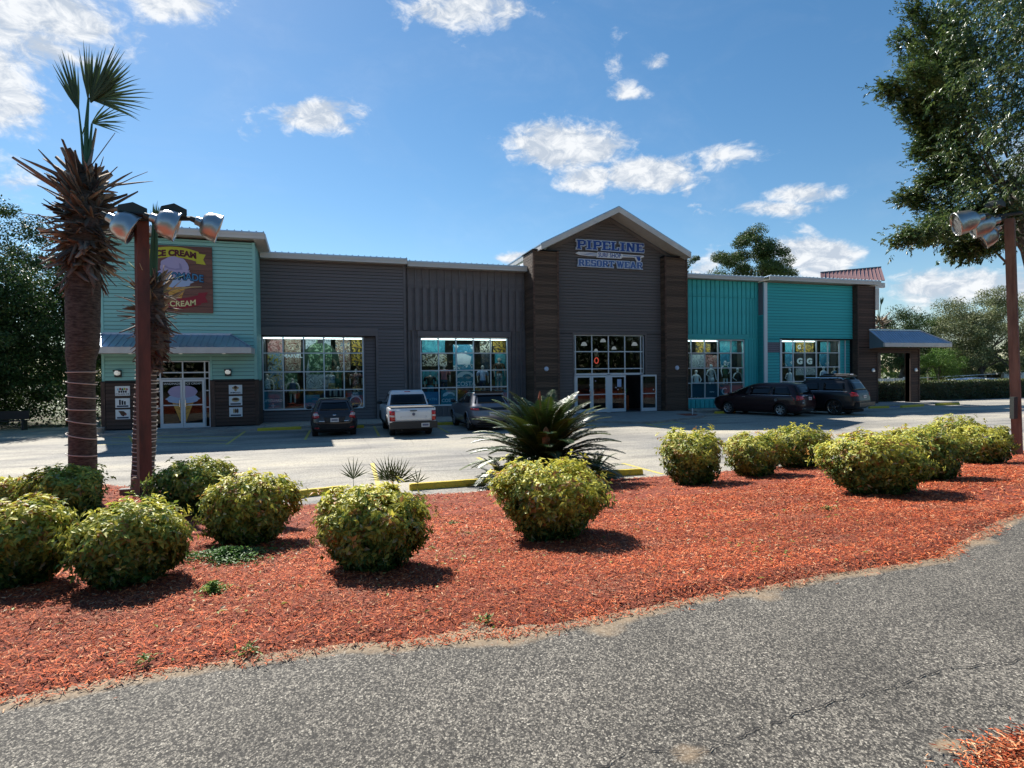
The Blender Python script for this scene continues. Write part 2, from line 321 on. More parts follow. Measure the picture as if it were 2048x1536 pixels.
def ground_mat(name, build):
    m = bpy.data.materials.new(name); m.use_nodes = True; t = m.node_tree; b = t.nodes['Principled BSDF']
    g = t.nodes.new('ShaderNodeNewGeometry')
    def nz(scale, det=4, r=.6, vec=None, st=(1, 1, 1)):
        ma = t.nodes.new('ShaderNodeMapping'); ma.inputs['Scale'].default_value = st; t.links.new(g.outputs['Position'], ma.inputs[0])
        n = t.nodes.new('ShaderNodeTexNoise'); n.inputs['Scale'].default_value = scale; n.inputs['Detail'].default_value = det; n.inputs['Roughness'].default_value = r; t.links.new(ma.outputs[0], n.inputs['Vector']); return n.outputs['Fac']
    def vor(scale, feat='F1', out='Distance', rnd=1):
        n = t.nodes.new('ShaderNodeTexVoronoi'); n.feature = feat; n.inputs['Scale'].default_value = scale; n.inputs['Randomness'].default_value = rnd; t.links.new(g.outputs['Position'], n.inputs['Vector']); return n.outputs[out]
    def ramp(v, stops):
        r = t.nodes.new('ShaderNodeValToRGB'); e = r.color_ramp.elements
        while len(e) < len(stops): e.new(.5)
        for q, (p, c) in zip(e, stops): q.position = p; q.color = (tuple(c)+(1,)) if hasattr(c, '__len__') else (c, c, c, 1)
        t.links.new(v, r.inputs[0]); return r.outputs[0]
    def mix(f, a, bb, mode='MIX'):
        n = t.nodes.new('ShaderNodeMix'); n.data_type = 'RGBA'; n.blend_type = mode
        for i, q in ((0, f), (6, a), (7, bb)):
            if isinstance(q, (int, float)): n.inputs[i].default_value = q
            elif isinstance(q, tuple): n.inputs[i].default_value = q+(1,)
            else: t.links.new(q, n.inputs[i])
        return n.outputs[2]
    def bump(h, s, d):
        n = t.nodes.new('ShaderNodeBump'); n.inputs['Strength'].default_value = s; n.inputs['Distance'].default_value = d; t.links.new(h, n.inputs['Height']); t.links.new(n.outputs[0], b.inputs['Normal'])
    def attr(nm):
        n = t.nodes.new('ShaderNodeAttribute'); n.attribute_name = nm; return n.outputs['Color']
    c = build(nz, vor, ramp, mix, bump, attr); t.links.new(c, b.inputs['Base Color']); b.inputs['Roughness'].default_value = .85; b.inputs['Specular IOR Level'].default_value = .35
    MT[name] = m
def _path(nz, vor, ramp, mix, bump, attr):
    cell = vor(112, 'F1', 'Color'); c = ramp(cell, [(0, (.035,.031,.027)), (.34, (.075,.068,.058)), (.58, (.20,.18,.15)), (.80, (.33,.295,.24)), (1, (.60,.545,.45))])
    big = ramp(nz(1.1, 6), [(.3, .72), (.7, 1.12)]); c = mix(1., c, big, 'MULTIPLY')
    gap = ramp(vor(112, 'DISTANCE_TO_EDGE'), [(0, .18), (.16, 1.)]); c = mix(1., c, gap, 'MULTIPLY')
    sand = mix(nz(60), (.24, .165, .095), (.44, .32, .20)); e = attr('col')
    en = ramp(mix(.5, e, nz(2.6, 7, .7)), [(.58, 0.), (.74, .80)]); c = mix(en, c, sand)
    bump(vor(112), -1., .009); return c
ground_mat('path_asphalt', _path)
def _lot(nz, vor, ramp, mix, bump, attr):
    cell = vor(60, 'F1', 'Color'); c = ramp(cell, [(0, (.20, .185, .16)), (.5, (.34, .315, .275)), (1, (.56, .52, .45))])
    st = ramp(nz(.5, 7, .62, st=(.32, 1.5, 1)), [(.36, (.62, .63, .66)), (.5, (1., 1., 1.)), (.66, (1.22, 1.2, 1.12))]); c = mix(1., c, st, 'MULTIPLY')
    st2 = ramp(nz(.22, 5, .5), [(.35, (.70, .72, .76)), (.6, (1.08, 1.06, 1.))]); c = mix(1., c, st2, 'MULTIPLY')
    cr = ramp(vor(.35, 'DISTANCE_TO_EDGE', rnd=1), [(0, .55), (.006, 1.)]); c = mix(.6, c, cr, 'MULTIPLY')
    bump(vor(60), -.5, .006); return c
ground_mat('lot_asphalt', _lot)
def _mulch(nz, vor, ramp, mix, bump, attr):
    c = ramp(nz(55, 6, .7), [(.3, (.08, .018, .010)), (.5, (.30, .065, .032)), (.72, (.50, .16, .085))]); bump(nz(70, 5, .7), 1., .03); return c
ground_mat('mulch_base', _mulch)
def _grass(nz, vor, ramp, mix, bump, attr):
    return mix(ramp(nz(.8, 6), [(.42, 0.), (.6, 1.)]), mix(nz(30), (.035, .065, .015), (.09, .13, .035)), (.14, .11, .07))
ground_mat('verge_grass', _grass)
grid('ground', np.linspace(-900, 900, 13), np.concatenate([np.linspace(-400, 30, 8), np.linspace(60, 1200, 12)]), lambda x, y: x*0-.06, 'verge_grass')
# parking lot sheet, falls nowhere: level
lot = MB(); lot.slab([(-70, 10), (70, 10), (70, 33.5), (41, 33.5), (41, 56), (-9, 56), (-11, 34), (-70, 31)], -.3, 0); lot.build('parking_lot', 'lot_asphalt', None, 'structure')
# path the camera stands on, with a ragged sandy margin
xs = np.concatenate([np.linspace(-60, -6, 12), np.linspace(-5.5, 12, 350), np.linspace(13, 70, 12)]); ys = np.concatenate([np.linspace(-40, -1, 8), np.linspace(0, 1, 70)])
X, _ = np.meshgrid(xs, ys); Y = np.empty_like(X); ev = edgeV(xs)
for j, q in enumerate(ys): Y[j] = q if j < 8 else (-.9+(ev+.30+.9)*q)
dist = edgeV(X)-Y; margin = np.clip(1-dist/.20, 0, 1)
pc = [onz(1540, 1195, .73), onz(1965, 1082, .73), onz(1200, 1262, .73), onz(1380, 1510, .73), onz(1230, 1225, .73), onz(1900, 1490, .73), onz(2010, 1500, .73)]
for p, r in zip(pc, (.22, .42, .3, .22, .2, .16, .3)): margin = np.maximum(margin, .9*np.exp(-((X-p[0])**2+((Y-p[1])*1.8)**2)/r**2))
i = (np.arange(len(ys)-1)[:, None]*len(xs)+np.arange(len(xs)-1)[None]).ravel()[:, None]
np_mesh('path', np.stack([X, Y, X*0+.73+.004*snoise(X*.7, Y*.7)], -1).reshape(-1, 3), np.concatenate([i, i+1, i+1+len(xs), i+len(xs)], 1), 'path_asphalt', None, 'structure', np.repeat(margin.reshape(-1, 1), 3, 1), True)
for pl in ([(1385, 1512), (1450, 1488), (1530, 1452), (1600, 1425), (1660, 1408), (1740, 1385), (1800, 1372)], [(1800, 1372), (1850, 1352), (1890, 1338), (1960, 1332), (2060, 1318)], [(1205, 1536), (1260, 1500), (1385, 1512)], [(1800, 1372), (1900, 1400), (2060, 1420)]):
    P = []
    for a, b in zip(pl, pl[1:]):
        for f in np.linspace(0, 1, 9, endpoint=False): q = onz(a[0]+(b[0]-a[0])*f, a[1]+(b[1]-a[1])*f, .73); P.append((q[0]+rng.normal(0, .006), q[1]+rng.normal(0, .008)))
    w = [.0035*rng.uniform(.2, 1.2) for _ in P]; mb = MB(); n = len(P); mb.add([(x, y-k, .7365+.004*float(snoise(x*.7, y*.7))) for (x, y), k in zip(P, w)]+[(x, y+k, .7365+.004*float(snoise(x*.7, y*.7))) for (x, y), k in zip(P, w)], [(i, i+1, n+i+1, n+i) for i in range(n-1)]); mb.build('path_crack', 'dark', None, 'structure')
under = MB(); under.slab([(-60, -39), (70, -39), (70, 3.4), (-60, 3.4)], -.3, .69); under.build('path_base', 'concrete', None, 'structure')
# mulch bed: shaped soil plus loose shredded bark
xs = np.concatenate([np.linspace(-38, -7, 40), np.linspace(-6.8, 22, 330), np.linspace(22.5, 58, 40)]); ts = np.linspace(-.03, 1.03, 110)
X, T = np.meshgrid(xs, ts); Y = edgeV(X)+T*(farV(X)-edgeV(X)); i = (np.arange(len(ts)-1)[:, None]*len(xs)+np.arange(len(xs)-1)[None]).ravel()[:, None]
np_mesh('mulch_bed', np.stack([X, Y, terr(X, Y)], -1).reshape(-1, 3), np.concatenate([i, i+1, i+1+len(xs), i+len(xs)], 1), 'mulch_base', None, 'structure', None, True)
def chips(n, x0, x1, t0, t1, Lm, name, kind='stuff', pal=None, wr=(.12, .22), zoff=.012):
    x = rng.uniform(x0, x1, n); a = edgeV(x); b = farV(x); y = a+rng.uniform(t0, t1, n)*(b-a); d = np.hypot(x, y)
    return x, y
CH_ = []
for n, x0, x1, v0, v1, Lm in ((140000, -4.2, 7.6, 3.2, 5.6, .034), (115000, -6.5, 12.5, 5.6, 8.2, .05), (46000, -9, 20, 8.2, 12.5, .07), (9000, 7.6, 15, 4, 5.6, .06), (9000, 12.5, 20, 5, 8.2, .07), (16000, -14, -1.5, 11.5, 15.6, .09)):
    x = rng.uniform(x0, x1, n); y = rng.uniform(v0, v1, n); w = snoise(x*3, y*3)*.06; k = (y > edgeV(x)-.01+w*.7-rng.exponential(.03, n)*(rng.random(n) < .25)) & (y < farV(x)+w); x, y = x[k], y[k]; CH_.append((x, y, np.full(len(x), Lm)))
x = np.concatenate([c[0] for c in CH_]); y = np.concatenate([c[1] for c in CH_]); Lm = np.concatenate([c[2] for c in CH_]); n = len(x)
z = np.maximum(terr(x, y), np.where(y < edgeV(x)+.1, .734, -9))+rng.uniform(.002, .02, n); th = rng.uniform(0, 2*np.pi, n); el = rng.normal(0, .28, n)
d = np.stack([np.cos(th)*np.cos(el), np.sin(th)*np.cos(el), np.sin(el)], 1); nn = nrm(np.stack([rng.normal(0, .35, n), rng.normal(0, .35, n), np.ones(n)], 1))
L = Lm*rng.uniform(.3, 1.2, n); s = nrm(np.cross(d, nn)); wd = (L*rng.uniform(.10, .26, n))[:, None]*.5; c = np.stack([x, y, z], 1); dd = d*L[:, None]*.5
V = np.stack([c-dd-s*wd, c+dd-s*wd*.6, c+dd+s*wd*.7, c-dd+s*wd], 1).reshape(-1, 3); F = np.arange(n*4).reshape(-1, 4)
base = np.array([[.56, .105, .032], [.66, .155, .05], [.30, .048, .016], [.70, .24, .10], [.08, .016, .008], [.78, .44, .24]]); pi = rng.choice(6, n, p=[.28, .26, .18, .14, .09, .05])
patch = (1+.16*np.clip(snoise(x*.8, y*.9), -1, 1))[:, None]; fade = np.clip(snoise(x*1.3+4, y*1.7)-.40+.9*np.exp(-(y-edgeV(x))/.18), 0, .75)[:, None]*(rng.random((n, 1)) < .6)
np_mesh('mulch', V, F, 'chips', None, 'stuff', col4((base[pi]*(1-fade*.6)+np.array([.34, .22, .15])*fade*.6)*rng.uniform(.6, 1.25, (n, 1))*patch))
q0 = onz(2058, 1528, .735); n = 5200; x = q0[0]+rng.normal(0, .16, n)+.05; y = q0[1]+rng.normal(0, .085, n)-.03; z = .738+rng.uniform(0, .03, n)*np.exp(-((x-q0[0])**2+(y-q0[1])**2)/.04); th = rng.uniform(0, 6.28, n); c = np.stack([x, y, z], 1); d = np.stack([np.cos(th), np.sin(th), rng.normal(0, .2, n)], 1); V, F = leaf_geo(c, d, nrm(np.stack([rng.normal(0, .3, n), rng.normal(0, .3, n), np.ones(n)], 1)), rng.uniform(.02, .05, n), rng.uniform(.004, .009, n), .1)
np_mesh('mulch', V, F, 'chips', None, 'stuff', col4(base[rng.choice(6, n)]*rng.uniform(.7, 1.2, (n, 1))))
# leaves dropped on the mulch
sp = [(900, 1120), (870, 1000), (1640, 1018), (650, 1030), (1000, 1000), (480, 1110), (830, 1100), (960, 1070), (600, 1110), (420, 1230), (1500, 1080), (1550, 1100)]
pts = []
for (px_, py_) in sp:
    p = onterr(px_, py_); k = 26; pts.append(np.stack([rng.normal(p[0], .28, k), rng.normal(p[1], .28, k)], 1))
pts.append(np.stack([rng.uniform(-3, 6, 230), rng.uniform(3.7, 9, 230)], 1)); q = np.concatenate(pts); q = q[q[:, 1] > edgeV(q[:, 0])]; n = len(q)
c = np.stack([q[:, 0], q[:, 1], terr(q[:, 0], q[:, 1])+.022], 1); d = rand_dirs(n)*[1, 1, .2]; V, F = leaf_geo(c, d, nrm(np.stack([rng.normal(0, .3, n), rng.normal(0, .3, n), np.ones(n)], 1)), rng.uniform(.035, .065, n), rng.uniform(.015, .026, n))
pal = np.array([[.42, .38, .10], [.26, .32, .07], [.55, .45, .28], [.36, .24, .12]])
np_mesh('fallen_leaves', V, F, 'leafc', None, 'stuff', col4(pal[rng.integers(0, 4, n)]))
# sidewalks and apron
kw = MB(); kw.slab([(-9.9, 27.35), (-3.1, 27.35), (-3.0, 27.9), (10.9, 27.1), (10.9, 33), (-9.9, 33)], .0, .118)
sw = kw.build('sidewalk', 'concrete', None, 'structure')
for q in np.arange(-9, 10.5, 1.5): piece('expansion_joint', 'black', sw, q, q+.02, 27.45 if q < -3 else 27.95, 28.9, .112, .122)
ap = [onz(*a, .1)[:2] for a in ((1150, 843), (1225, 842), (1272, 843.5), (1300, 843), (1335, 840), (1360, 836.5), (1390, 834), (1407, 831), (1411, 829), (1406, 826.5))]
MB().slab([tuple(p) for p in ap]+[(19.7, 29.9), (10.95, 29.9)], 0, .1).build('entrance_apron', 'concrete', None, 'structure')
MB().slab([tuple(onz(*a, .1)[:2]) for a in ((1352, 828), (1372, 831.5), (1392, 831), (1396, 829), (1380, 827))], .08, .106).build('planting_pocket', 'mulch_base', None, 'structure')
MB().slab([(20.15, 28.75), (33.1, 28.2), (41.5, 29.0), (41.5, 31), (20.15, 31)], 0, .11).build('side_walk', 'concrete', None, 'structure')
def gline(name, a, b, w, m, z=.004):
    p, q = Vector(onz(*a)[:2]), Vector(onz(*b)[:2]); t = (q-p).normalized(); s = Vector((-t.y, t.x))*w/2
    MB().slab([tuple(p-s), tuple(q-s), tuple(q+s), tuple(p+s)][::-1], z-.003, z).build(name, m, None, 'structure')
def near_line(a, b, w=.10): gline('parking_line', a, b, w, 'line_yellow')
for a, b in (((744.5, 926.5), (762, 990)), ((955, 915), (1010, 942)), ((1245, 926.5), (1326, 948.5)), ((1640, 915), (1700, 925)),
             ((748, 852.8), (758.5, 872.5)), ((868, 849.8), (897.5, 866)), ((620.5, 860.8), (610, 879.5)), ((493, 861), (453, 889)), ((257, 870), (272, 893)), ((1277, 843), (1322, 856)), ((1340, 843), (1372, 848))): near_line(a, b)
for a, b in (((225, 875), (455, 881)), ((222, 882), (450, 887)), ((228, 869), (470, 874)), ((195, 890), (245, 888)), ((1300, 849), (1340, 843)), ((1316, 851), (1352, 845.5))): gline('hatch_line', a, b, .09, 'line_yellow')
for a, b in (((300, 893), (470, 861)), ((105, 909), (185, 898)), ((188, 885), (228, 873)), ((190, 901), (245, 897)), ((690, 948), (950, 938)), ((560, 972), (640, 963))): gline('chalk_line', a, b, .06, 'line_white')
def stop(a, b, label, h=.13, w=.16, m='yellow_paint', z=0):
    p, q = Vector(onz(*a)[:2]), Vector(onz(*b)[:2]); t = (q-p).normalized(); s = Vector((-t.y, t.x)); L = (q-p).length
    mb = MB(); prof = [(-w/2, 0), (w/2, 0), (w/2*.9, h*.6), (w/2*.6, h), (-w/2*.6, h), (-w/2*.9, h*.6)]; k = 9
    rr = [(0, .86), (.04, 1)]+[(e/6, 1) for e in range(1, 6)]+[(L-.04, 1), (L, .86)]; rr = [(0, .86), (.03, 1)]+[(L*e/6, 1+.03*math.sin(e*3)) for e in range(1, 6)]+[(L-.03, 1), (L, .86)]
    vs = [(p.x+t.x*l+s.x*u*g, p.y+t.y*l+s.y*u*g, v*g) for l, g in rr for u, v in prof]; fs = [(i*6+j, i*6+(j+1) % 6, (i+1)*6+(j+1) % 6, (i+1)*6+j) for i in range(len(rr)-1) for j in range(6)]+[tuple(range(5, -1, -1)), tuple(range(len(vs)-6, len(vs)))]
    mb.add(vs, fs); o = mb.build('wheel_stop', m); props(o, label, 'wheel stop', 'concrete wheel stops of the parking bays'); return o
stop((560, 998), (686, 984), 'near yellow wheel stop behind the leftmost small palmetto')
stop((819, 980), (1040, 964), 'near yellow wheel stop running behind the left side of the sago palm')
stop((1180, 954), (1284, 948.5), 'near yellow wheel stop emerging right of the sago palm')
stop((515, 862), (603, 858.5), 'yellow wheel stop in the empty bay left of the dark hatchback')
stop((690, 857), (728, 855.5), 'yellow wheel stop in front of the dark hatchback')
stop((868, 850.5), (915, 849), 'yellow wheel stop in front of the grey SUV')
stop((1430, 827.5), (1470, 826), 'yellow wheel stop in front of the maroon minivan', z=0)
stop((1738, 817), (1777, 816), 'yellow wheel stop left of the blue kerb paint by the porch')
stop((1802, 815.5), (1846, 812.5), 'yellow wheel stop before the porch post', .14)
stop((1872, 811), (1918, 809.5), 'yellow wheel stop at the foot of the clipped hedge', .14)
gline('blue_kerb_line', (1778, 814), (1802, 813), .3, 'blue_paint', .008)
# ------------------------------------------------------------------ the shop building
ST = empty('store_building', (0, 30, 0), 'long surf shop building with mint, grey and turquoise siding and a gabled wooden entrance tower', 'shop')
VB, VC, VA, VD, VF_, VG = 30.7, 30.9, 29.01, 29.9, 30.25, 29.9
def cells(u0, u1, z0, z1, holes):
    us = sorted({u0, u1, *[min(max(h[i], u0), u1) for h in holes for i in (0, 1)]}); zs = sorted({z0, z1, *[min(max(h[i], z0), z1) for h in holes for i in (2, 3)]})
    for a, b in zip(us, us[1:]):
        for c, d in zip(zs, zs[1:]):
            if not any(h[0] <= a+1e-6 and b <= h[1]+1e-6 and h[2] <= c+1e-6 and d <= h[3]+1e-6 for h in holes): yield a, b, c, d
def wall(name, m, u0, u1, z0, z1, V, holes=(), t=.25, parent=ST):
    mb = MB()
    for a, b, c, d in cells(u0, u1, z0, z1, list(holes)): mb.box(a, b, V+.03, V+.03+t, c, d)
    return mb.build(name, m, parent)
def cut(segs, a, b):
    out = []
    for s0, s1 in segs:
        if b <= s0 or a >= s1: out.append((s0, s1)); continue
        if a > s0+.02: out.append((s0, a))
        if b < s1-.02: out.append((b, s1))
    return out
def lap(wp, m, u0, u1, z0, z1, V, pitch, holes=(), clip=None, th=.032, name='siding_board'):
    z = z0; k = 0
    while z < z1-.02:
        zt = min(z+pitch, z1); cuts = sorted({z, zt, *[h[i] for h in holes for i in (2, 3) if z+.01 < h[i] < zt-.01]})
        for a, b in zip(cuts, cuts[1:]):
            x0, x1 = (u0, u1) if not clip else clip(b)
            if x1-x0 < .08: continue
            segs = [(x0, x1)]
            for h in holes:
                if h[2] <= a+1e-6 and b <= h[3]+1e-6: segs = cut(segs, h[0], h[1])
            for s0, s1 in segs:
                j = (k*37 % 7)*.0006; piece(name, m, wp, s0+.002, s1-.002, V-.012-j, V+.03, a+.016, b, wedge=True)
        z = zt; k += 1
def batten(wp, m, u0, u1, z0, z1, V, pitch, w, holes=(), th=.04, name='batten'):
    u = u0
    while u < u1-.02:
        segs = [(z0, z1)]
        for h in holes:
            if h[0] < u+w and u < h[1]: segs = cut(segs, h[2], h[3])
        for s0, s1 in segs: piece(name, m, wp, u, min(u+w, u1), V-th+.03, V+.03, s0, s1)
        u += pitch
def window(name, u0, u1, zs, cols, V, glassm='shop_glass', fr='alu', parent=ST, bar=.055, depth=.09, skip=()):
    us = cols; w = MB().box(u0-.03, u0+.03, V-.01, V+depth, zs[0], zs[-1]).box(u1-.03, u1+.03, V-.01, V+depth, zs[0], zs[-1]).box(u0+.03, u1-.03, V-.01, V+depth, zs[-1]-.03, zs[-1]+.02).box(u0+.03, u1-.03, V-.03, V+depth, zs[0]-.04, zs[0]+.03).build(name, fr, parent)
    for u in us[1:-1]: piece('mullion', fr, w, u-bar/2, u+bar/2, V, V+depth-.01, zs[0]+.03, zs[-1]-.03)
    for z in zs[1:-1]: piece('transom', fr, w, u0+.03, u1-.03, V+.006, V+depth-.02, z-bar/2, z+bar/2)
    for i in range(len(us)-1):
        for j in range(len(zs)-1):
            if (i, j) in skip: continue
            piece('pane', glassm, w, us[i]+bar/2, us[i+1]-bar/2, V+.035, V+.043, zs[j]+bar/2, zs[j+1]-bar/2)
    return w
Z4 = [.73, 1.67, 2.60, 3.54, 4.36]
# --- mint ice cream wing (A)
AL, AR = -9.47, -3.34
hA = [(-7.55, -5.30, .1, 3.12)]
wa = wall('mint_wall', 'joint_shadow', AL, AR, .1, 8.55, VA, hA)
lap(wa, 'mint_siding', AL+.02, AR-.1, 2.26, 8.55, VA, .172, hA)
wn = MB().box(AL-.03, -7.55, VA-.045, VA+.028, .1, 2.2).build('wainscot', 'joint_shadow', ST); MB().box(-5.30, AR+.06, VA-.045, VA+.028, .1, 2.2).build('wainscot', 'joint_shadow', ST)
lap(wn, 'wains_wood', AL+.12, AR-.08, .16, 2.16, VA-.075, .155, [(-7.75, -5.1, .1, 2.2)], name='wainscot_board')
for a, b in ((AL-.06, AL+.10), (-7.75, -7.56), (-5.29, -5.1), (AR-.08, AR+.08)): piece('wainscot_post', 'wains_wood', wn, a, b, VA-.085, VA-.046, .1, 2.2)
MB().box(AL-.07, -7.56, VA-.10, VA+.0, 2.2, 2.25).box(-5.29, AR+.09, VA-.10, VA+.0, 2.2, 2.25).build('drip_cap', 'black', ST)
for a, b, c, d in ((AR-.1, AR+.02, .035, 8.55), (AL-.02, AL+.08, .025, 8.55), (-5.29, -5.2, .03, 3.3), (-7.65, -7.56, .03, 3.3)): piece('corner_board', 'mint_siding', wa, a, b, VA-c, VA+.029, 2.25, d)
sd = MB().box(AR-.22, AR, VA+.29, 46, .1, 8.3).build('mint_side_wall', 'mint_siding', ST)
for k in range(36):
    z = 2.26+k*.172; piece('siding_board', 'mint_siding', sd, AR+.001, AR+.026, VA+.06, VB+.1, z, z+.165)
piece('wainscot_end', 'wains_wood', sd, AR+.001, AR+.06, VA+.03, VB+.0, .1, 2.2)
MB().box(AL, AL+.22, VA+.29, 46, .1, 8.2).build('mint_end_wall', 'mint_siding', ST)
# roof A: shed roof falling to the back
def roof(name, u0, u1, v0, v1, z0, z1, fas=.26, ribs=True, m='roof_metal', over=.0, soff=True):
    r = MB().add([(u0, v0, z0), (u1, v0, z0), (u1, v1, z1), (u0, v1, z1), (u0, v0, z0-.05), (u1, v0, z0-.05), (u1, v1, z1-.05), (u0, v1, z1-.05)], [(0,1,2,3),(7,6,5,4),(0,4,5,1),(1,5,6,2),(2,6,7,3),(3,7,4,0)]).build(name, m, ST)
    piece('fascia_board', 'white_trim', r, u0, u1, v0+.012, v0+.05, z0-.05-fas, z0-.052); piece('fascia_cap', 'white_trim', r, u0, u1, v0-.006, v0+.011, z0-.14, z0-.052)
    if soff: MB().box(u0, u1, v0+.051, v0+1.0, z0-.05-fas+.01, z0-.05-fas+.03).build('soffit_panel', 'soffit', r)
    if ribs:
        u = u0+.1; k = 0
        while u < u1:
            MB().add([(u-.025, v0-.03, z0+.002), (u+.025, v0-.03, z0+.002), (u+.025, v1, z1+.002), (u-.025, v1, z1+.002), (u-.012, v0-.03, z0+.035), (u+.012, v0-.03, z0+.035), (u+.012, v1, z1+.035), (u-.012, v1, z1+.035)], [(3,2,1,0),(4,5,6,7),(0,1,5,4),(1,2,6,5),(2,3,7,6),(3,0,4,7)]).build('roof_rib', 'roof_edge', r); u += .30
    return r
ra = roof('mint_roof', -9.9, -2.86, 28.55, 44, 8.96, 6.9)
piece('rake_board', 'white_trim', ra, -2.9, -2.86, 28.6, 28.62, 8.6, 8.9)
MB().add([(-2.86, 28.56, 8.89), (-2.82, 28.56, 8.89), (-2.82, 44, 6.83), (-2.86, 44, 6.83), (-2.86, 28.56, 8.66), (-2.82, 28.56, 8.66), (-2.82, 44, 6.60), (-2.86, 44, 6.60)], [(0,1,2,3),(7,6,5,4),(0,4,5,1),(1,5,6,2),(2,6,7,3),(3,7,4,0)]).build('rake_trim', 'white_trim', ra)
MB().add([(-3.32, 28.6, 8.63), (-2.86, 28.6, 8.63), (-2.86, 44, 6.57), (-3.32, 44, 6.57), (-3.32, 28.6, 8.60), (-2.86, 28.6, 8.60), (-2.86, 44, 6.54), (-3.32, 44, 6.54)], [(0,1,2,3),(7,6,5,4),(0,4,5,1),(1,5,6,2),(2,6,7,3),(3,7,4,0)]).build('rake_soffit', 'soffit', ra)
# awning A : low hipped metal skirt roof
def awning(name, uw0, uw1, ue0, ue1, vw, ve, zt, ze, hipl=True, hipr=True, pitch=.26, endpanel=None):
    r = MB(); r.thick([(ue0, ve, ze), (ue1, ve, ze), (uw1, vw, zt), (uw0, vw, zt)], .04)
    aw = r.build(name, 'roof_metal', ST); top = lambda u: None
    if hipl: MB().thick([(ue0, vw, ze), (ue0+.001, ve, ze+.001), (uw0, vw-.001, zt)][::1], .03).build('hip_panel', 'roof_metal', aw)
    if hipr: MB().thick([(ue1, ve, ze), (ue1, vw, ze), (uw1, vw, zt)], .03).build('hip_panel', 'roof_metal', aw)
    u = ue0+pitch*.5
    while u < ue1-.05:
        # rib from eave up to the head flashing or the hip line
        f = 1.
        if u < uw0 and hipl: f = (u-ue0)/(uw0-ue0)
        if u > uw1 and hipr: f = (ue1-u)/(ue1-uw1)
        if f > .06:
            v1, z1 = ve+(vw-ve)*f, ze+(zt-ze)*f
            MB().add([(u-.018, ve, ze+.004), (u+.018, ve, ze+.004), (u+.018, v1, z1+.004), (u-.018, v1, z1+.004), (u-.01, ve, ze+.035), (u+.01, ve, ze+.035), (u+.01, v1, z1+.035), (u-.01, v1, z1+.035)], [(3,2,1,0),(4,5,6,7),(0,1,5,4),(1,2,6,5),(2,3,7,6),(3,0,4,7)]).build('standing_seam', 'roof_metal', aw)
        u += pitch
    MB().box(ue0-.02, ue1+.02, ve-.03, ve+.02, ze-.27, ze-.01).box(ue0-.02, ue0+.03, ve+.021, vw-.01, ze-.27, ze-.01).box(ue1-.03, ue1+.02, ve+.021, vw-.01, ze-.27, ze-.01).build('fascia', 'white_trim', aw)
    MB().box(ue0+.04, ue1-.04, ve+.03, vw-.01, ze-.25, ze-.22).build('soffit_panel', 'soffit', aw)
    MB().box(uw0-.05, uw1+.05, vw-.07, vw-.005, zt-.03, zt+.06).build('head_flashing', 'roof_metal', aw)
    if hipl: MB().tube([(ue0, ve, ze+.02), (uw0, vw-.03, zt+.02)], .03, 6).build('hip_cap', 'roof_metal', aw)
    if hipr: MB().tube([(ue1, ve, ze+.02), (uw1, vw-.03, zt+.02)], .03, 6).build('hip_cap', 'roof_metal', aw)
    return aw
awa = awning('awning', -9.38, -4.4, -10.27, -3.42, VA-.01, 27.67, 4.30, 3.68)
for u in (-9.75, -8.2, -6.3, -4.6):
    MB().lathe([(.001, 0), (.075, 0), (.075, .02)], (u, 28.3, 3.40), (0, 0, 1), 12).build('recessed_light', 'warm_light', awa)
# storefront A
sfA = window('storefront', -7.52, -5.33, [.12, 2.33, 2.60, 3.10], [-7.52, -7.30, -6.41, -5.52, -5.33], VA+.06, 'door_glass', parent=ST, skip=((1, 0), (2, 0)))
for zz in (1.0, 1.75):
    piece('side_rail', 'alu', sfA, -7.49, -7.33, VA+.07, VA+.12, zz, zz+.05); piece('side_rail', 'alu', sfA, -5.49, -5.36, VA+.07, VA+.12, zz, zz+.05)
def door(u0, u1, z0, z1, V, parent, hu, foot=.19, mid=None, name='door', fr='alu', st=.085, ang=None):
    d = MB().box(u0, u0+st, V, V+.05, z0, z1).box(u1-st, u1, V, V+.05, z0, z1).box(u0+st, u1-st, V, V+.05, z1-.1, z1).box(u0+st, u1-st, V, V+.05, z0, z0+foot)
    if mid: d.box(u0+st, u1-st, V+.005, V+.045, mid, mid+.05)
    o = d.build(name, fr, parent)
    g = MB().box(u0+st, u1-st, V+.02, V+.028, z0+foot, z1-.1).build('glass', 'door_glass', o)
    MB().tube([(hu, V-.002, 1.05), (hu, V-.07, 1.07), (hu, V-.07, 1.38), (hu, V-.002, 1.40)], .014, 6).build('handle', 'chrome', o)
    return o
dA1 = door(-7.28, -6.42, .14, 2.29, VA+.02, ST, -6.53, mid=1.12); dA2 = door(-6.40, -5.54, .14, 2.29, VA+.02, ST, -6.29, mid=1.12)
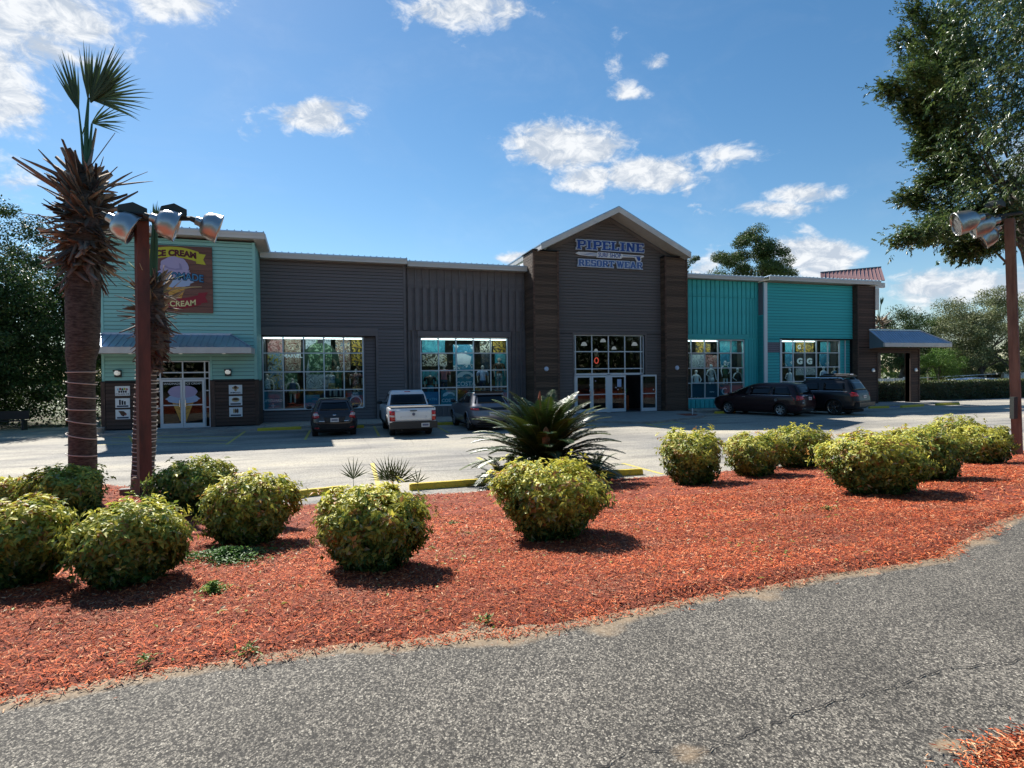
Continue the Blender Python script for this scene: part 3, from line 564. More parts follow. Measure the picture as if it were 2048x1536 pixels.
# --- grey wings
W1c = [-3.28, -2.34, -1.37, -.40, .57, 1.53]; W2c = [4.53, 5.49, 6.46, 7.43, 8.40, 9.36]; W3c = [20.22, 21.19, 22.16, 23.13, 24.10, 25.06]; W4c = [27.78, 28.70, 29.65, 30.60, 31.55, 32.52]
h1 = [(-3.3, 2.16, .0, 4.40)]
wb = wall('grey_lap_wall', 'joint_shadow', AR+.01, 3.72, .1, 8.15, VB, h1); lap(wb, 'grey_siding', AR+.03, 3.62, .12, 8.15, VB, .165, [(-3.34, 2.30, .0, 4.83)])
MB().box(-3.31, 2.30, VB-.012, VB+.028, 4.42, 4.83).box(2.17, 2.30, VB-.012, VB+.028, .1, 4.42).box(3.62, 3.74, VB-.03, VB+.029, .1, 8.15).build('window_casing', 'grey_siding', ST)
rb = wall('recess_wall', 'joint_shadow', -3.3, 2.16, .1, 4.5, VB+.25, [(-3.3, 1.56, .72, 4.38)], .2); lap(rb, 'grey_siding', -3.3, 2.16, .12, .70, VB+.25, .165); lap(rb, 'grey_siding', 1.64, 2.16, .7, 4.4, VB+.25, .165)
MB().box(1.56, 1.64, VB+.2, VB+.3, .6, 4.39).build('jamb_board', 'grey_siding', ST)
window('shop_window', -3.28, 1.53, Z4, W1c, VB+.2)
h2 = [(4.50, 9.39, .70, 4.40)]
wc = wall('grey_batten_wall', 'grey_siding', 3.75, 10.42, .1, 8.1, VC, h2)
batten(wc, 'grey_siding', 3.86, 10.3, 4.75, 7.0, VC, .40, .22, th=.13); batten(wc, 'grey_siding', 3.86, 10.3, 7.06, 8.06, VC, .40, .07, th=.08, name='batten_strip')
batten(wc, 'grey_siding', 3.86, 4.3, .12, 4.7, VC, .22, .09, th=.10, name='batten_strip'); batten(wc, 'grey_siding', 9.6, 10.4, .12, 4.7, VC, .25, .07, th=.10, name='batten_strip'); batten(wc, 'grey_siding', 4.45, 9.4, .12, .66, VC, .3, .07, th=.09, name='batten_strip')
MB().box(3.8, 10.4, VC-.006, VC+.028, 7.0, 7.05).box(4.36, 9.55, VC-.11, VC+.029, 4.42, 4.72).box(4.36, 4.48, VC-.024, VC+.0285, .1, 4.42).box(9.42, 9.55, VC-.024, VC+.0285, .1, 4.42).box(3.86, 4.35, VC-.008, VC+.027, 2.5, 2.55).box(9.56, 10.4, VC-.008, VC+.027, 2.5, 2.55).build('window_casing', 'grey_siding', ST)
window('shop_window', 4.53, 9.36, Z4, W2c, VC+.03)
roof('grey_lap_roof', -3.25, 3.80, 30.20, 46, 8.42, 7.5, .24); roof('grey_batten_roof', 3.83, 10.40, 30.35, 46, 8.34, 7.5, .24)
MB().box(-9.3, 33.4, 45.6, 45.9, .1, 7).build('rear_wall', 'interior', ST)
# --- entrance tower
pL, pR = (10.42, 11.91), (18.53, 20.05); VPil = 29.45
def pillar(u0, u1, zt, name='timber_pillar'):
    p = MB().box(u0+.04, u1-.04, VPil+.05, VD+1.3, .1, zt-.02).build(name, 'joint_shadow', ST); z = .1; k = 0
    while z < zt-.1:
        h = .152; j = [0, .008, .003, .012, .005][k % 5]
        piece('cladding_board', 'old_wood', p, u0+.10, u1-.10, VPil+.005-j, VPil+.049, z, min(z+h-.012, zt-.05)); 
        piece('side_board', 'old_wood', p, u0+.0-j*.5, u0+.039, VPil+.1, VD+1.2, z, min(z+h-.012, zt-.05)); z += h; k += 1
    MB().box(u0, u0+.1, VPil-.02, VPil+.0495, .1, zt).box(u1-.1, u1, VPil-.02, VPil+.0495, .1, zt).build('corner_post', 'brown_wood', p)
    MB().box(u0-.05, u1+.05, VPil-.06, VD+1.35, zt, zt+.05).build('pillar_cap', 'black', p)
    MB().lathe([(.001, 0), (.12, 0), (.13, .04), (.10, .09), (.001, .10)], ((u0+u1)/2-(.05 if u0 < 15 else 0), VPil-.0, 2.62), (0, -1, 0), 16).build('round_bulkhead_lamp', 'sign_outline', p)
    return p
pillar(*pL, 9.05); pillar(*pR, 9.1)
hD = [(12.97, 17.45, .05, 4.54)]
PK, PKZ, SLL = 15.27, 11.60, .50
def gclip(z):
    if z < 9.3: return (11.92, 18.52)
    q = (PKZ-.42-z)/SLL; return (max(11.92-1.0, PK-q), min(18.52+1.0, PK+q))
td = MB()
for a, b, c, d in cells(11.9, 18.54, .1, 9.3, hD): td.box(a, b, VD+.03, VD+.28, c, d)
td.prism([(PK-3.76, 9.3), (PK+3.76, 9.3), (PK, PKZ-.42)], VD+.03, VD+.28); twl = td.build('tower_wall', 'joint_shadow', ST)
lap(twl, 'tower_siding', 11.92, 18.52, .12, 11.0, VD, .165, [(12.9, 17.55, .0, 4.62)], clip=gclip)
MB().box(12.88, 17.57, VD-.02, VD+.028, 4.55, 4.66).box(12.88, 12.96, VD-.02, VD+.028, .1, 4.55).box(17.46, 17.57, VD-.02, VD+.028, .1, 4.55).build('window_casing', 'tower_siding', ST)
for sgn in (-1, 1):
    e = PK+sgn*3.9; ze = PKZ-.36-3.9*SLL; q_ = [(PK, PKZ-.36), (e, ze), (e, ze-.24), (PK, PKZ-.60)]; MB().prism(q_ if sgn > 0 else q_[::-1], VD-.035, VD+.02).build('rake_board', 'tower_siding', twl)
gr = MB()
for sgn in (-1, 1):
    e = PK+sgn*4.62; ze = PKZ-4.62*SLL
    gr.add([(PK, 28.8, PKZ), (e, 28.8, ze), (e, 44, ze), (PK, 44, PKZ), (PK, 28.8, PKZ-.06), (e, 28.8, ze-.06), (e, 44, ze-.06), (PK, 44, PKZ-.06)], [(0,1,2,3),(7,6,5,4),(0,4,5,1),(1,5,6,2),(2,6,7,3),(3,7,4,0)])
gro = gr.build('gable_roof', 'roof_metal', ST)
for sgn in (-1, 1):
    e = PK+sgn*4.60; ze = PKZ-4.60*SLL
    MB().prism([(PK, PKZ-.062), (e, ze-.062), (e, ze-.36), (PK, PKZ-.36)] if sgn > 0 else [(PK, PKZ-.062), (PK, PKZ-.36), (e, ze-.36), (e, ze-.062)], 28.79, 28.84).build('rake_fascia', 'white_trim', gro)
    MB().add([(e-.03*sgn, 28.85, ze-.07), (e, 28.85, ze-.07), (e, 44, ze-.07), (e-.03*sgn, 44, ze-.07), (e-.03*sgn, 28.85, ze-.34), (e, 28.85, ze-.34), (e, 44, ze-.34), (e-.03*sgn, 44, ze-.34)], [(0,1,2,3),(7,6,5,4),(0,4,5,1),(1,5,6,2),(2,6,7,3),(3,7,4,0)]).build('eave_fascia', 'white_trim', gro)
    nb = 9
    for k in range(nb):   # soffit boards following the slope
        v0 = 28.86+k*(29.86-28.86)/nb; v1 = v0+(29.86-28.86)/nb-.008
        MB().add([(PK, v0, PKZ-.34), (e, v0, ze-.34), (e, v1, ze-.34), (PK, v1, PKZ-.34), (PK, v0, PKZ-.32), (e, v0, ze-.32), (e, v1, ze-.32), (PK, v1, PKZ-.32)], [(0,1,2,3),(7,6,5,4),(0,4,5,1),(1,5,6,2),(2,6,7,3),(3,7,4,0)]).build('soffit_board', 'soffit', gro)
sfD = window('storefront', 13.0, 17.42, [2.33, 2.61, 3.59, 4.52], [13.0, 13.10, 14.12, 15.16, 16.21, 17.25, 17.42], VD+.12, 'door_glass')
MB().box(13.0, 13.1, VD+.1, VD+.2, .1, 2.3).box(15.05, 15.26, VD+.1, VD+.2, .1, 2.3).box(17.25, 17.42, VD+.1, VD+.2, .1, 2.3).box(13.0, 17.42, VD+.1, VD+.2, 2.24, 2.30).build('door_frame', 'alu', ST)
door(13.10, 14.07, .12, 2.22, VD+.1, ST, 13.98, mid=1.12, st=.1); door(14.08, 15.05, .12, 2.22, VD+.1, ST, 14.17, mid=1.12, st=.1); door(15.27, 16.24, .12, 2.22, VD+.1, ST, 16.13, mid=1.12, st=.1)
door(17.12, 18.13, .12, 2.24, VD-.14, ST, 18.0, mid=1.12, st=.08)
# --- turquoise wings
h3 = [(20.19, 25.09, .70, 4.40)]
we = wall('turquoise_batten_wall', 'teal_siding', 20.05, 26.16, .1, 8.1, VB, h3)
batten(we, 'teal_siding', 20.25, 25.4, 4.72, 7.0, VB, .33, .27, th=.075); batten(we, 'teal_siding', 20.25, 26.0, 7.04, 8.06, VB, .33, .27, th=.075); batten(we, 'teal_siding', 25.2, 26.1, .12, 4.4, VB, .2, .14, th=.03); batten(we, 'teal_siding', 25.5, 26.1, 4.5, 7.0, VB, .2, .14, th=.03); batten(we, 'teal_siding', 20.1, 25.1, .12, .62, VB, .33, .28, th=.07)
MB().box(20.06, 25.2, VB-.05, VB+.029, 4.42, 4.70).box(25.10, 25.19, VB-.02, VB+.0285, .1, 4.42).build('window_casing', 'teal_siding', ST)
window('shop_window', 20.22, 25.06, Z4, W3c, VB+.05)
fs = MB().box(26.16, 26.18, VF_+.03, VB+.03, .1, 8.05).build('return_wall', 'teal_siding', ST)
piece('return_panel', 'mauve_siding', fs, 26.145, 26.16, VF_+.03, VB-.01, 5.95, 8.0)
for k in range(24): piece('return_board', 'teal_side', fs, 26.14, 26.16, VF_+.04, VB-.01, .12+k*.24, .12+k*.24+.225)
h4 = [(27.5, 33.44, .0, 4.40)]
wf = wall('turquoise_lap_wall', 'joint_shadow', 26.18, 33.44, .1, 8.0, VF_, h4); lap(wf, 'teal_siding', 26.42, 33.40, .12, 8.0, VF_, .185, [(27.42, 33.44, .0, 4.46), (26.40, 27.42, 3.55, 4.2)])
lap(wf, 'mauve_siding', 26.42, 27.42, 3.55, 4.2, VF_, .13, name='mauve_board')
MB().box(26.18, 26.42, VF_-.05, VF_+.029, .1, 8.0).build('white_corner_board', 'alu', ST)
MB().box(27.42, 27.56, VF_-.04, VF_+.029, .1, 4.40).build('window_post', 'alu', ST)
rf = wall('recess_wall', 'joint_shadow', 27.5, 33.44, .1, 4.5, VF_+.25, [(27.72, 32.56, .7, 4.38)], .2); lap(rf, 'teal_siding', 27.5, 33.44, .12, .7, VF_+.25, .185); lap(rf, 'teal_siding', 32.66, 33.44, .7, 4.4, VF_+.25, .185)
MB().box(32.56, 32.66, VF_+.2, VF_+.3, .6, 4.39).build('jamb_board', 'teal_siding', ST); piece('jamb_strip', 'alu', rf, 32.95, 33.0, VF_+.17, VF_+.24, .1, 4.38)
window('shop_window', 27.75, 32.52, Z4, W4c, VF_+.22)
roof('turquoise_batten_roof', 20.1, 26.12, 30.15, 44, 8.34, 7.6, .22); roof('turquoise_lap_roof', 26.20, 35.3, 29.72, 44, 8.36, 7.6, .24)
# brown wooden end and porch screen
hG = [(35.21, 38.10, .0, 3.50)]
wg = MB()
for a, b, c, d in [(33.46, 34.95, .1, 8.0)]: wg.box(a, b, VG+.03, VG+3.0, c, d)
for a, b, c, d in cells(34.95, 38.96, .1, 3.85, hG): wg.box(a, b, VG+.03, VG+.35, c, d)
wgo = wg.build('timber_end_wall', 'joint_shadow', ST); lap(wgo, 'brown_wood', 33.50, 34.90, 3.9, 8.0, VG, .172, name='timber_board'); lap(wgo, 'brown_wood', 33.50, 38.92, .12, 3.85, VG, .172, hG, name='timber_board')
MB().box(33.44, 33.52, VG-.02, VG+.4, .1, 8.0).box(34.88, 34.97, VG-.03, VG+.029, 3.86, 8.0).box(38.90, 38.99, VG-.03, VG+.36, .1, 3.85).box(35.13, 35.21, VG-.025, VG+.36, .1, 3.5).box(38.1, 38.18, VG-.025, VG+.36, .1, 3.5).box(35.2, 38.1, VG-.025, VG+.36, 3.5, 3.58).build('corner_trim', 'wains_wood', ST)
for u in (34.72, 38.55):
    MB().lathe([(.001, 0), (.09, 0), (.12, .05), (.12, .10), (.001, .13)], (u, VG, 2.34), (0, -1, 0), 14).build('porch_lamp', 'alu', ST)
    MB().ball((u, VG-.12, 2.29), .075, .8).build('porch_bulb', 'warm_light', ST)
aw2 = awning('awning', 34.42, 38.94, 34.72, 40.78, VG-.01, 29.0, 5.05, 4.16, hipl=False, hipr=True, pitch=.24)
e_ = MB(); e_.add([(34.46, VG-.01, 3.80), (34.72, 29.02, 3.88), (34.72, 29.02, 4.13), (34.44, VG-.01, 5.02), (34.50, VG-.01, 3.80), (34.76, 29.02, 3.88), (34.76, 29.02, 4.13), (34.48, VG-.01, 5.02)], [(0,1,2,3),(7,6,5,4),(0,4,5,1),(1,5,6,2),(2,6,7,3),(3,7,4,0)]); e_.build('end_panel', 'roof_edge', aw2)
MB().thick([(38.9, VG+1.0, 5.0), (38.9, VG-.05, 5.03), (34.4, VG-.05, 5.03), (34.4, VG+1.0, 5.0)], .05).build('porch_roof', 'white_trim', aw2)
# red roof standing behind the turquoise end
q = [onv(1642, 566, 33.), onv(1770, 560, 31.2), onv(1762, 534.5, 34.5), onv(1641, 545.5, 34.5)]
rr = MB().thick([tuple(p) for p in q], .06).build('red_roof', 'roof_red', ST)
for k in range(1, 16):
    f = k/16; a = Vector(q[0]).lerp(Vector(q[1]), f); b = Vector(q[3]).lerp(Vector(q[2]), f); MB().tube([a+Vector((0, 0, .02)), b+Vector((0, 0, .02))], .022, 4).build('red_seam', 'roof_red', rr)
MB().tube([Vector(q[3])+Vector((0, 0, .03)), Vector(q[2])+Vector((0, 0, .03))], .05, 4).build('ridge_cap', 'roof_edge', rr)
a, b = onv(1738, 566, 31.15), onv(1769, 563, 31.15); MB().box(a[0], b[0], 31.1, 31.3, a[2]-.28, a[2]+.05).build('roof_fascia', 'white_trim', rr)
a, b = onv(1746, 576, 31.2), onv(1757, 576, 31.2); MB().box(a[0], b[0], 31.15, 31.5, 6.6, a[2]).build('rear_trim', 'white_trim', rr)
# --- interiors behind the glass
def room(u0, u1, v0, v1, z1, name='display_recess'):
    return MB().box(u0, u1, v1, v1+.1, .1, z1).box(u0-.1, u0, v0, v1+.1, .1, z1).box(u1, u1+.1, v0, v1+.1, .1, z1).box(u0-.1, u1+.1, v0, v1+.1, z1, z1+.1).box(u0-.1, u1+.1, v0, v1+.1, .05, .13).build(name, 'interior', ST)
room(-3.2, 1.6, VB+.5, VB+3.2, 4.5); room(4.4, 9.5, VC+.3, VC+3.2, 4.5); room(20.2, 25.2, VB+.35, VB+3.2, 4.5); room(27.6, 32.6, VF_+.55, VF_+3.2, 4.5); room(12.2, 18.3, VD+.4, VD+8, 4.9, 'shop_interior'); room(-8.3, -4.6, VA+.35, VA+4, 3.6, 'shop_interior')
for cs, V in ((W1c, VB+.32), (W2c, VC+.14), (W3c, VB+.16), (W4c, VF_+.34)):
    for a, b in zip(cs, cs[1:]):
        if cs is W3c and a > 23: continue
        if cs is W4c and a > 30: continue
        o = MB().box(a+.04, b-.04, V, V+.05, 4.265, 4.325).build('fluorescent_tube', 'tube_light', ST)
for u0_, u1_, V in ((-3.2, 1.5, VB+.36), (4.6, 9.3, VC+.2), (20.3, 25, VB+.22), (27.8, 32.5, VF_+.4)):
    la = bpy.data.lights.new('display_lamp', 'AREA'); la.shape = 'RECTANGLE'; la.size = u1_-u0_; la.size_y = .08; la.energy = 13; la.color = (.92, 1, .98)
    lo = bpy.data.objects.new('display_lamp', la); COL.objects.link(lo); lo.location = ((u0_+u1_)/2, V, 4.25); lo.rotation_euler = (R_(32), 0, 0); lo.parent = ST; lo.location = Vector(lo.location)-root_loc(ST)
for PI_, (px_, py_, V, s) in enumerate(((1168, 689, 32, .17), (1206, 682, 33.5, .17), (1192, 701, 35, .12), (1228, 697, 34, .15), (1269, 689, 32, .17), (1277, 701, 35, .12))):
    p = onv(px_, py_, V); o = empty('pendant_lamp', tuple(p), ('large pendant lamp behind the upper left entrance pane', 'highest pendant lamp, behind the second upper entrance pane', 'small low pendant lamp partly cut by the bar under the second upper pane', 'pendant lamp hanging low behind the third upper entrance pane', 'large pendant lamp split by a post behind the fourth upper pane', 'small low pendant lamp at the bottom corner of the fourth upper pane')[PI_], 'lamp', 'pendant lamps inside the entrance')
    MB().lathe([(.03, s*.9), (s*.6, s*.75), (s, s*.1), (s*1.1, -s*.4), (s*.9, -s*.4), (s*.5, .2*s)], p, (0, 0, 1), 14).build('shade', 'pend_light', o); MB().tube([p+np.array([0, 0, s*.9]), (p[0], p[1], 4.9)], .008, 5).build('cord', 'black', o)
p = onv(1193, 721, 31.2); o = MB().lathe([(.10, -.02), (.14, -.02), (.14, .02), (.10, .02), (.10, -.02)], p, (0, 1, 0), 18).build('neon_ring', 'red_neon', None); 
for v in o.data.vertices: v.co.z = p[2]+(v.co.z-p[2])*1.35
props(o, 'small red neon ring glowing behind the entrance glass', 'neon sign')
o = empty('planter', (16.85, 31.6, .13), 'red checked planter with green leaves seen through the open entrance door', 'planter')
MB().box(16.5, 17.2, 31.4, 31.8, .13, 1.0).build('pot', 'p_orange', o); n = 60; c = np.tile([[16.85, 31.6, 1.0]], (n, 1))+rng.normal(0, .08, (n, 3))*[1, 1, 0]; V, F = leaf_geo(c, rng.normal(0, .35, (n, 3))+[0, 0, 1], rand_dirs(n), .5, .05); np_mesh('leaves', V, F, 'leafc', o, None, col4(np.full((n, 3), (.12, .4, .06))))
# ------------------------------------------------------------------ lettering and signs
_tc = [0]
def text(s, size, m, parent, u, v, z, ext=.008, off=0, sx=1, sp=1, warp=None, name='lettering', al='CENTER'):
    c = bpy.data.curves.new('t', 'FONT'); c.body = s; c.size = size; c.align_x = al; c.offset = off; c.extrude = ext/2; c.space_character = sp; c.resolution_u = 3
    o = bpy.data.objects.new('t', c); COL.objects.link(o); dg = bpy.context.evaluated_depsgraph_get(); me = bpy.data.meshes.new_from_object(o.evaluated_get(dg))
    bpy.data.objects.remove(o); bpy.data.curves.remove(c); n = len(me.vertices); a = np.empty(n*3, np.float32); me.vertices.foreach_get('co', a); a = a.reshape(-1, 3)
    x = a[:, 0]*sx; y = a[:, 1].copy()
    if warp: y = y+warp(x)
    r = root_loc(parent) if parent else Vector((0, 0, 0)); out = np.stack([u+x-r.x, v-a[:, 2]-ext/2-r.y, z+y-r.z], 1).astype(np.float32); me.vertices.foreach_set('co', out.ravel()); me.update()
    me.materials.clear(); me.materials.append(MT[m]); me.name = name; return link(name, me, parent)
def flat(parent, name, m, pts, V, t=.004):
    return MB().prism(pts, V-t, V).build(name, m, parent)
GL = {'P': [('b',.06,.32,0,1),('b',.3,.72,.84,1),('b',.3,.72,.40,.56),('b',.66,.88,.48,.92),('b',-.04,.42,0,.12),('b',-.04,.1,.88,1)],
 'I': [('b',.14,.40,0,1),('b',.0,.54,0,.12),('b',.0,.54,.88,1)], 'E': [('b',.06,.32,0,1),('b',-.04,.82,.86,1),('b',.3,.62,.43,.57),('b',-.04,.84,0,.14),('b',.7,.84,.1,.32),('b',.68,.82,.7,.9)],
 'L': [('b',.06,.32,0,1),('b',-.04,.82,0,.14),('b',.68,.82,.1,.34),('b',-.04,.44,.88,1)], 'N': [('b',.06,.28,0,1),('b',.66,.88,0,1),('p',.08,1,.32,1,.86,0,.62,0),('b',-.04,.38,0,.1),('b',.56,.98,.9,1)],
 'R': [('b',.06,.32,0,1),('b',.3,.70,.84,1),('b',.3,.70,.42,.56),('b',.62,.86,.5,.9),('p',.42,.46,.66,.46,.98,0,.72,0),('b',-.04,.42,0,.12)], 'S': [('b',.05,.80,.84,1),('b',.05,.28,.5,.9),('b',.05,.80,.43,.57),('b',.58,.82,.1,.5),('b',.05,.80,0,.15),('b',.03,.16,.1,.3),('b',.68,.8,.7,.9)],
 'O': [('b',.02,.28,.12,.88),('b',.62,.88,.12,.88),('b',.16,.76,.85,1),('b',.16,.76,0,.15)], 'T': [('b',.32,.58,0,1),('b',0,.90,.85,1),('b',.16,.74,0,.1),('b',0,.12,.68,.9),('b',.78,.9,.68,.9)],
 'W': [('p',.0,1,.26,1,.46,0,.28,0),('p',.5,1,.66,1,.46,0,.28,0),('p',.5,1,.68,1,.92,0,.72,0),('p',1.0,1,1.2,1,.92,0,.72,0),('b',-.08,.34,.9,1),('b',.9,1.26,.9,1)],
 'A': [('p',.34,1,.58,1,.26,0,.02,0),('p',.34,1,.60,1,1.0,0,.74,0),('b',.26,.74,.25,.4),('b',-.06,.36,0,.1),('b',.64,1.08,0,.1)]}
WID = dict(P=.98, I=.66, E=.95, L=.93, N=1.06, R=1.06, S=.93, O=.99, T=.99, W=1.35, A=1.16)
def slab_word(word, u0, u1, z0, z1, V, parent, mf, mo, name):
    tot = sum(WID[c] if c != ' ' else .35 for c in word); sx = (u1-u0)/tot; h = z1-z0; u = u0
    for c in word:
        if c == ' ': u += .35*sx; continue
        for lay, (e, y0, y1, m) in enumerate(((.045, V-.10, V, mo), (0., V-.125, V-.085, mf))):
            mb = MB(); 
            for i, st in enumerate(GL[c]):
                y = y0-i*.0015
                if st[0] == 'b': mb.box(u+(st[1])*sx-e, u+st[2]*sx+e, y, y1+i*.0011, z0+st[3]*h-e, z0+st[4]*h+e)
                else:
                    q = [(u+st[k]*sx, z0+st[k+1]*h) for k in (1, 3, 5, 7)]; cx = sum(a for a, _ in q)/4; 
                    q = [(a+(e if j in (1, 2) else -e), b+(e if b > z0+h/2 else -e)) for j, (a, b) in enumerate(q)]; mb.prism(q, y, y1+i*.0011)
            mb.build(name if lay else 'letter_outline', m, parent)
        u += WID[c]*sx
sg = empty('shop_sign', (15.2, VD, 9.2), 'PIPELINE SURF SHOP RESORT WEAR sign in blue letters under the tower gable', 'sign')
slab_word('PIPELINE', 13.16, 17.42, 9.33, 9.83, VD-.02, sg, 'sign_blue', 'sign_outline', 'letter')
slab_word('RESORT WEAR', 13.24, 17.30, 8.38, 8.74, VD-.02, sg, 'sign_blue2', 'sign_outline', 'letter')
zc = 9.08; bd = [(13.08, zc), (13.25, zc+.09), (13.9, zc+.10), (14.5, zc+.07), (14.5, zc-.10), (13.9, zc-.12), (13.3, zc-.08)]
MB().prism(bd, VD-.09, VD-.02).build('surfboard_nose', 'sign_white', sg); MB().prism([(13.3, zc+.02), (13.9, zc+.045), (14.5, zc+.02), (14.5, zc-.005), (13.9, zc+.015)], VD-.095, VD-.09).build('stripe', 'sign_blue', sg)
MB().prism([(13.35, zc-.03), (14.5, zc-.04), (14.5, zc-.065), (13.7, zc-.065)], VD-.095, VD-.09).build('stripe', 'sign_blue', sg)
MB().prism([(14.42, zc+.14), (14.38, zc-.18), (15.9, zc-.18), (16.05, zc-.05), (15.98, zc+.10)], VD-.11, VD-.02).build('name_plate', 'sign_white', sg)
text('SURF SHOP', .34, 'sign_blue', sg, 15.17, VD-.112, zc-.135, .012, .004, sx=.84)
MB().prism([(16.0, zc+.08), (17.36, zc+.08), (17.4, zc), (17.3, zc-.04), (17.2, zc-.05), (17.22, zc-.22), (17.08, zc-.34), (16.94, zc-.28), (16.78, zc-.06), (16.0, zc-.08)], VD-.09, VD-.02).build('surfboard_tail', 'sign_white', sg)
MB().prism([(16.88, zc-.02), (17.14, zc-.02), (17.16, zc-.2), (17.06, zc-.28), (16.98, zc-.22)], VD-.1, VD-.09).build('fin', 'sign_blue', sg); MB().prism([(16.02, zc+.02), (17.2, zc+.03), (17.2, zc), (16.02, zc-.02)], VD-.1, VD-.09).build('stripe', 'sign_blue', sg)
# ice cream board
s0, s1, t0, t1 = -8.06, -5.10, 5.27, 8.24; SV = VA-.06
ib = empty('ice_cream_sign', ((s0+s1)/2, SV, t0), 'square brown sign reading ICE CREAM HANDMADE ICE CREAM with a painted cone', 'sign')
def A_(a, b): return (s0+a*(s1-s0), t0+b*(t1-t0))
for k in range(11):
    a, b = A_(0, k/11), A_(1, (k+1)/11); piece('plank', 'sign_board', ib, a[0], b[0], SV-.03-(k % 2)*.003, SV+.03, a[1], b[1]-.012)
def arcband(a0, a1, bc, rise, th, n=14, tail=.07, dir=1):
    top = []; bot = []
    for i in range(n+1):
        a = a0+(a1-a0)*i/n; q = 1-((a-.48)/.5)**2; top.append(A_(a, bc+rise*q*dir+th/2)); bot.append(A_(a, bc+rise*q*dir-th/2))
    return top, bot
def ribbon(m, a0, a1, bc, rise, th, V, dir=1, dz=-.05):
    top, bot = arcband(a0, a1, bc, rise, th, dir=dir); r = MB(); n = len(top)-1
    for i in range(n): r.add([(top[i][0], V, top[i][1]), (top[i+1][0], V, top[i+1][1]), (bot[i+1][0], V, bot[i+1][1]), (bot[i][0], V, bot[i][1])], [(0, 1, 2, 3)])
    for sgn, (tp, bt) in ((-1, (top[0], bot[0])), (1, (top[-1], bot[-1]))):
        w = .28*sgn; mz = (tp[1]+bt[1])/2
        r.add([(tp[0]-w*.4, V+.004, tp[1]+dz), (tp[0]+w, V+.004, tp[1]+dz*2), (tp[0]+w*.62, V+.004, mz+dz*2), (tp[0]+w, V+.004, bt[1]+dz*2), (tp[0]-w*.4, V+.004, bt[1]+dz)], [(0, 1, 2, 3, 4)])
    return r.build('ribbon', m, ib)
ribbon('p_yellow', .12, .82, .76, .14, .155, SV-.038)
text('ICE CREAM', .36, 'p_dred', ib, A_(.50, 0)[0], SV-.04, A_(0, .845)[1], .006, .02, sx=.95, warp=lambda x: -.13*(x/1.0)**2)
def blob(m, a, b, ra, rb, V, name, wob=.05, n=34, seed=0):
    pts = []
    for i in range(n):
        t = 2*math.pi*i/n; w = 1+wob*math.sin(7*t+seed)+wob*.6*math.sin(11*t+seed*2); pts.append(A_(a+ra*math.cos(t)*w, b+rb*math.sin(t)*w))
    return flat(ib, name, m, pts, V)
flat(ib, 'cone', 'p_cone', [A_(.36, .42), A_(.64, .42), A_(.52, .03), A_(.48, .03)], SV-.036)
for k in range(5):
    for sg_ in (1, -1):
        z = .40-k*.07; w = .13-.02*k; x0 = .5-w*sg_; x1 = .5+w*sg_*.9; p0, p1 = A_(x0, z), A_(x1, z-.09)
        MB().thick([(p0[0], SV-.0405, p0[1]+.012), (p1[0], SV-.0405, p1[1]+.012), (p1[0], SV-.0405, p1[1]-.012), (p0[0], SV-.0405, p0[1]-.012)], .003).build('waffle_line', 'p_cone2', ib)
blob('p_pblue', .495, .46, .235, .085, SV-.044, 'lower_scoop', .06, seed=1); blob('p_lav', .49, .68, .19, .15, SV-.050, 'upper_scoop', .03, seed=2); blob('p_lav', .49, .60, .215, .05, SV-.049, 'scoop_skirt', .08, seed=4)
flat(ib, 'scoop_crease', 'p_lav2', [A_(.34, .68), A_(.42, .64), (A_(.52, .63)), A_(.60, .64), A_(.58, .72), A_(.55, .74), A_(.56, .66), A_(.5, .65), A_(.42, .665), A_(.36, .70)], SV-.055)
text('HANDMADE', .44, 'p_navy', ib, A_(.52, 0)[0], SV-.056, A_(0, .475)[1], .006, .03, sx=.86, warp=lambda x: .05-.10*(x/1.1)**2); text('HANDMADE', .44, 'p_blue', ib, A_(.52, 0)[0], SV-.061, A_(0, .475)[1], .006, .004, sx=.86, warp=lambda x: .05-.10*(x/1.1)**2)
ribbon('p_red', .12, .84, .27, .14, .155, SV-.052, dir=-1, dz=.05)
text('ICE CREAM', .34, 'p_cream', ib, A_(.50, 0)[0], SV-.054, A_(0, .09)[1], .006, .008, sx=.95, warp=lambda x: .13*(x/1.0)**2)
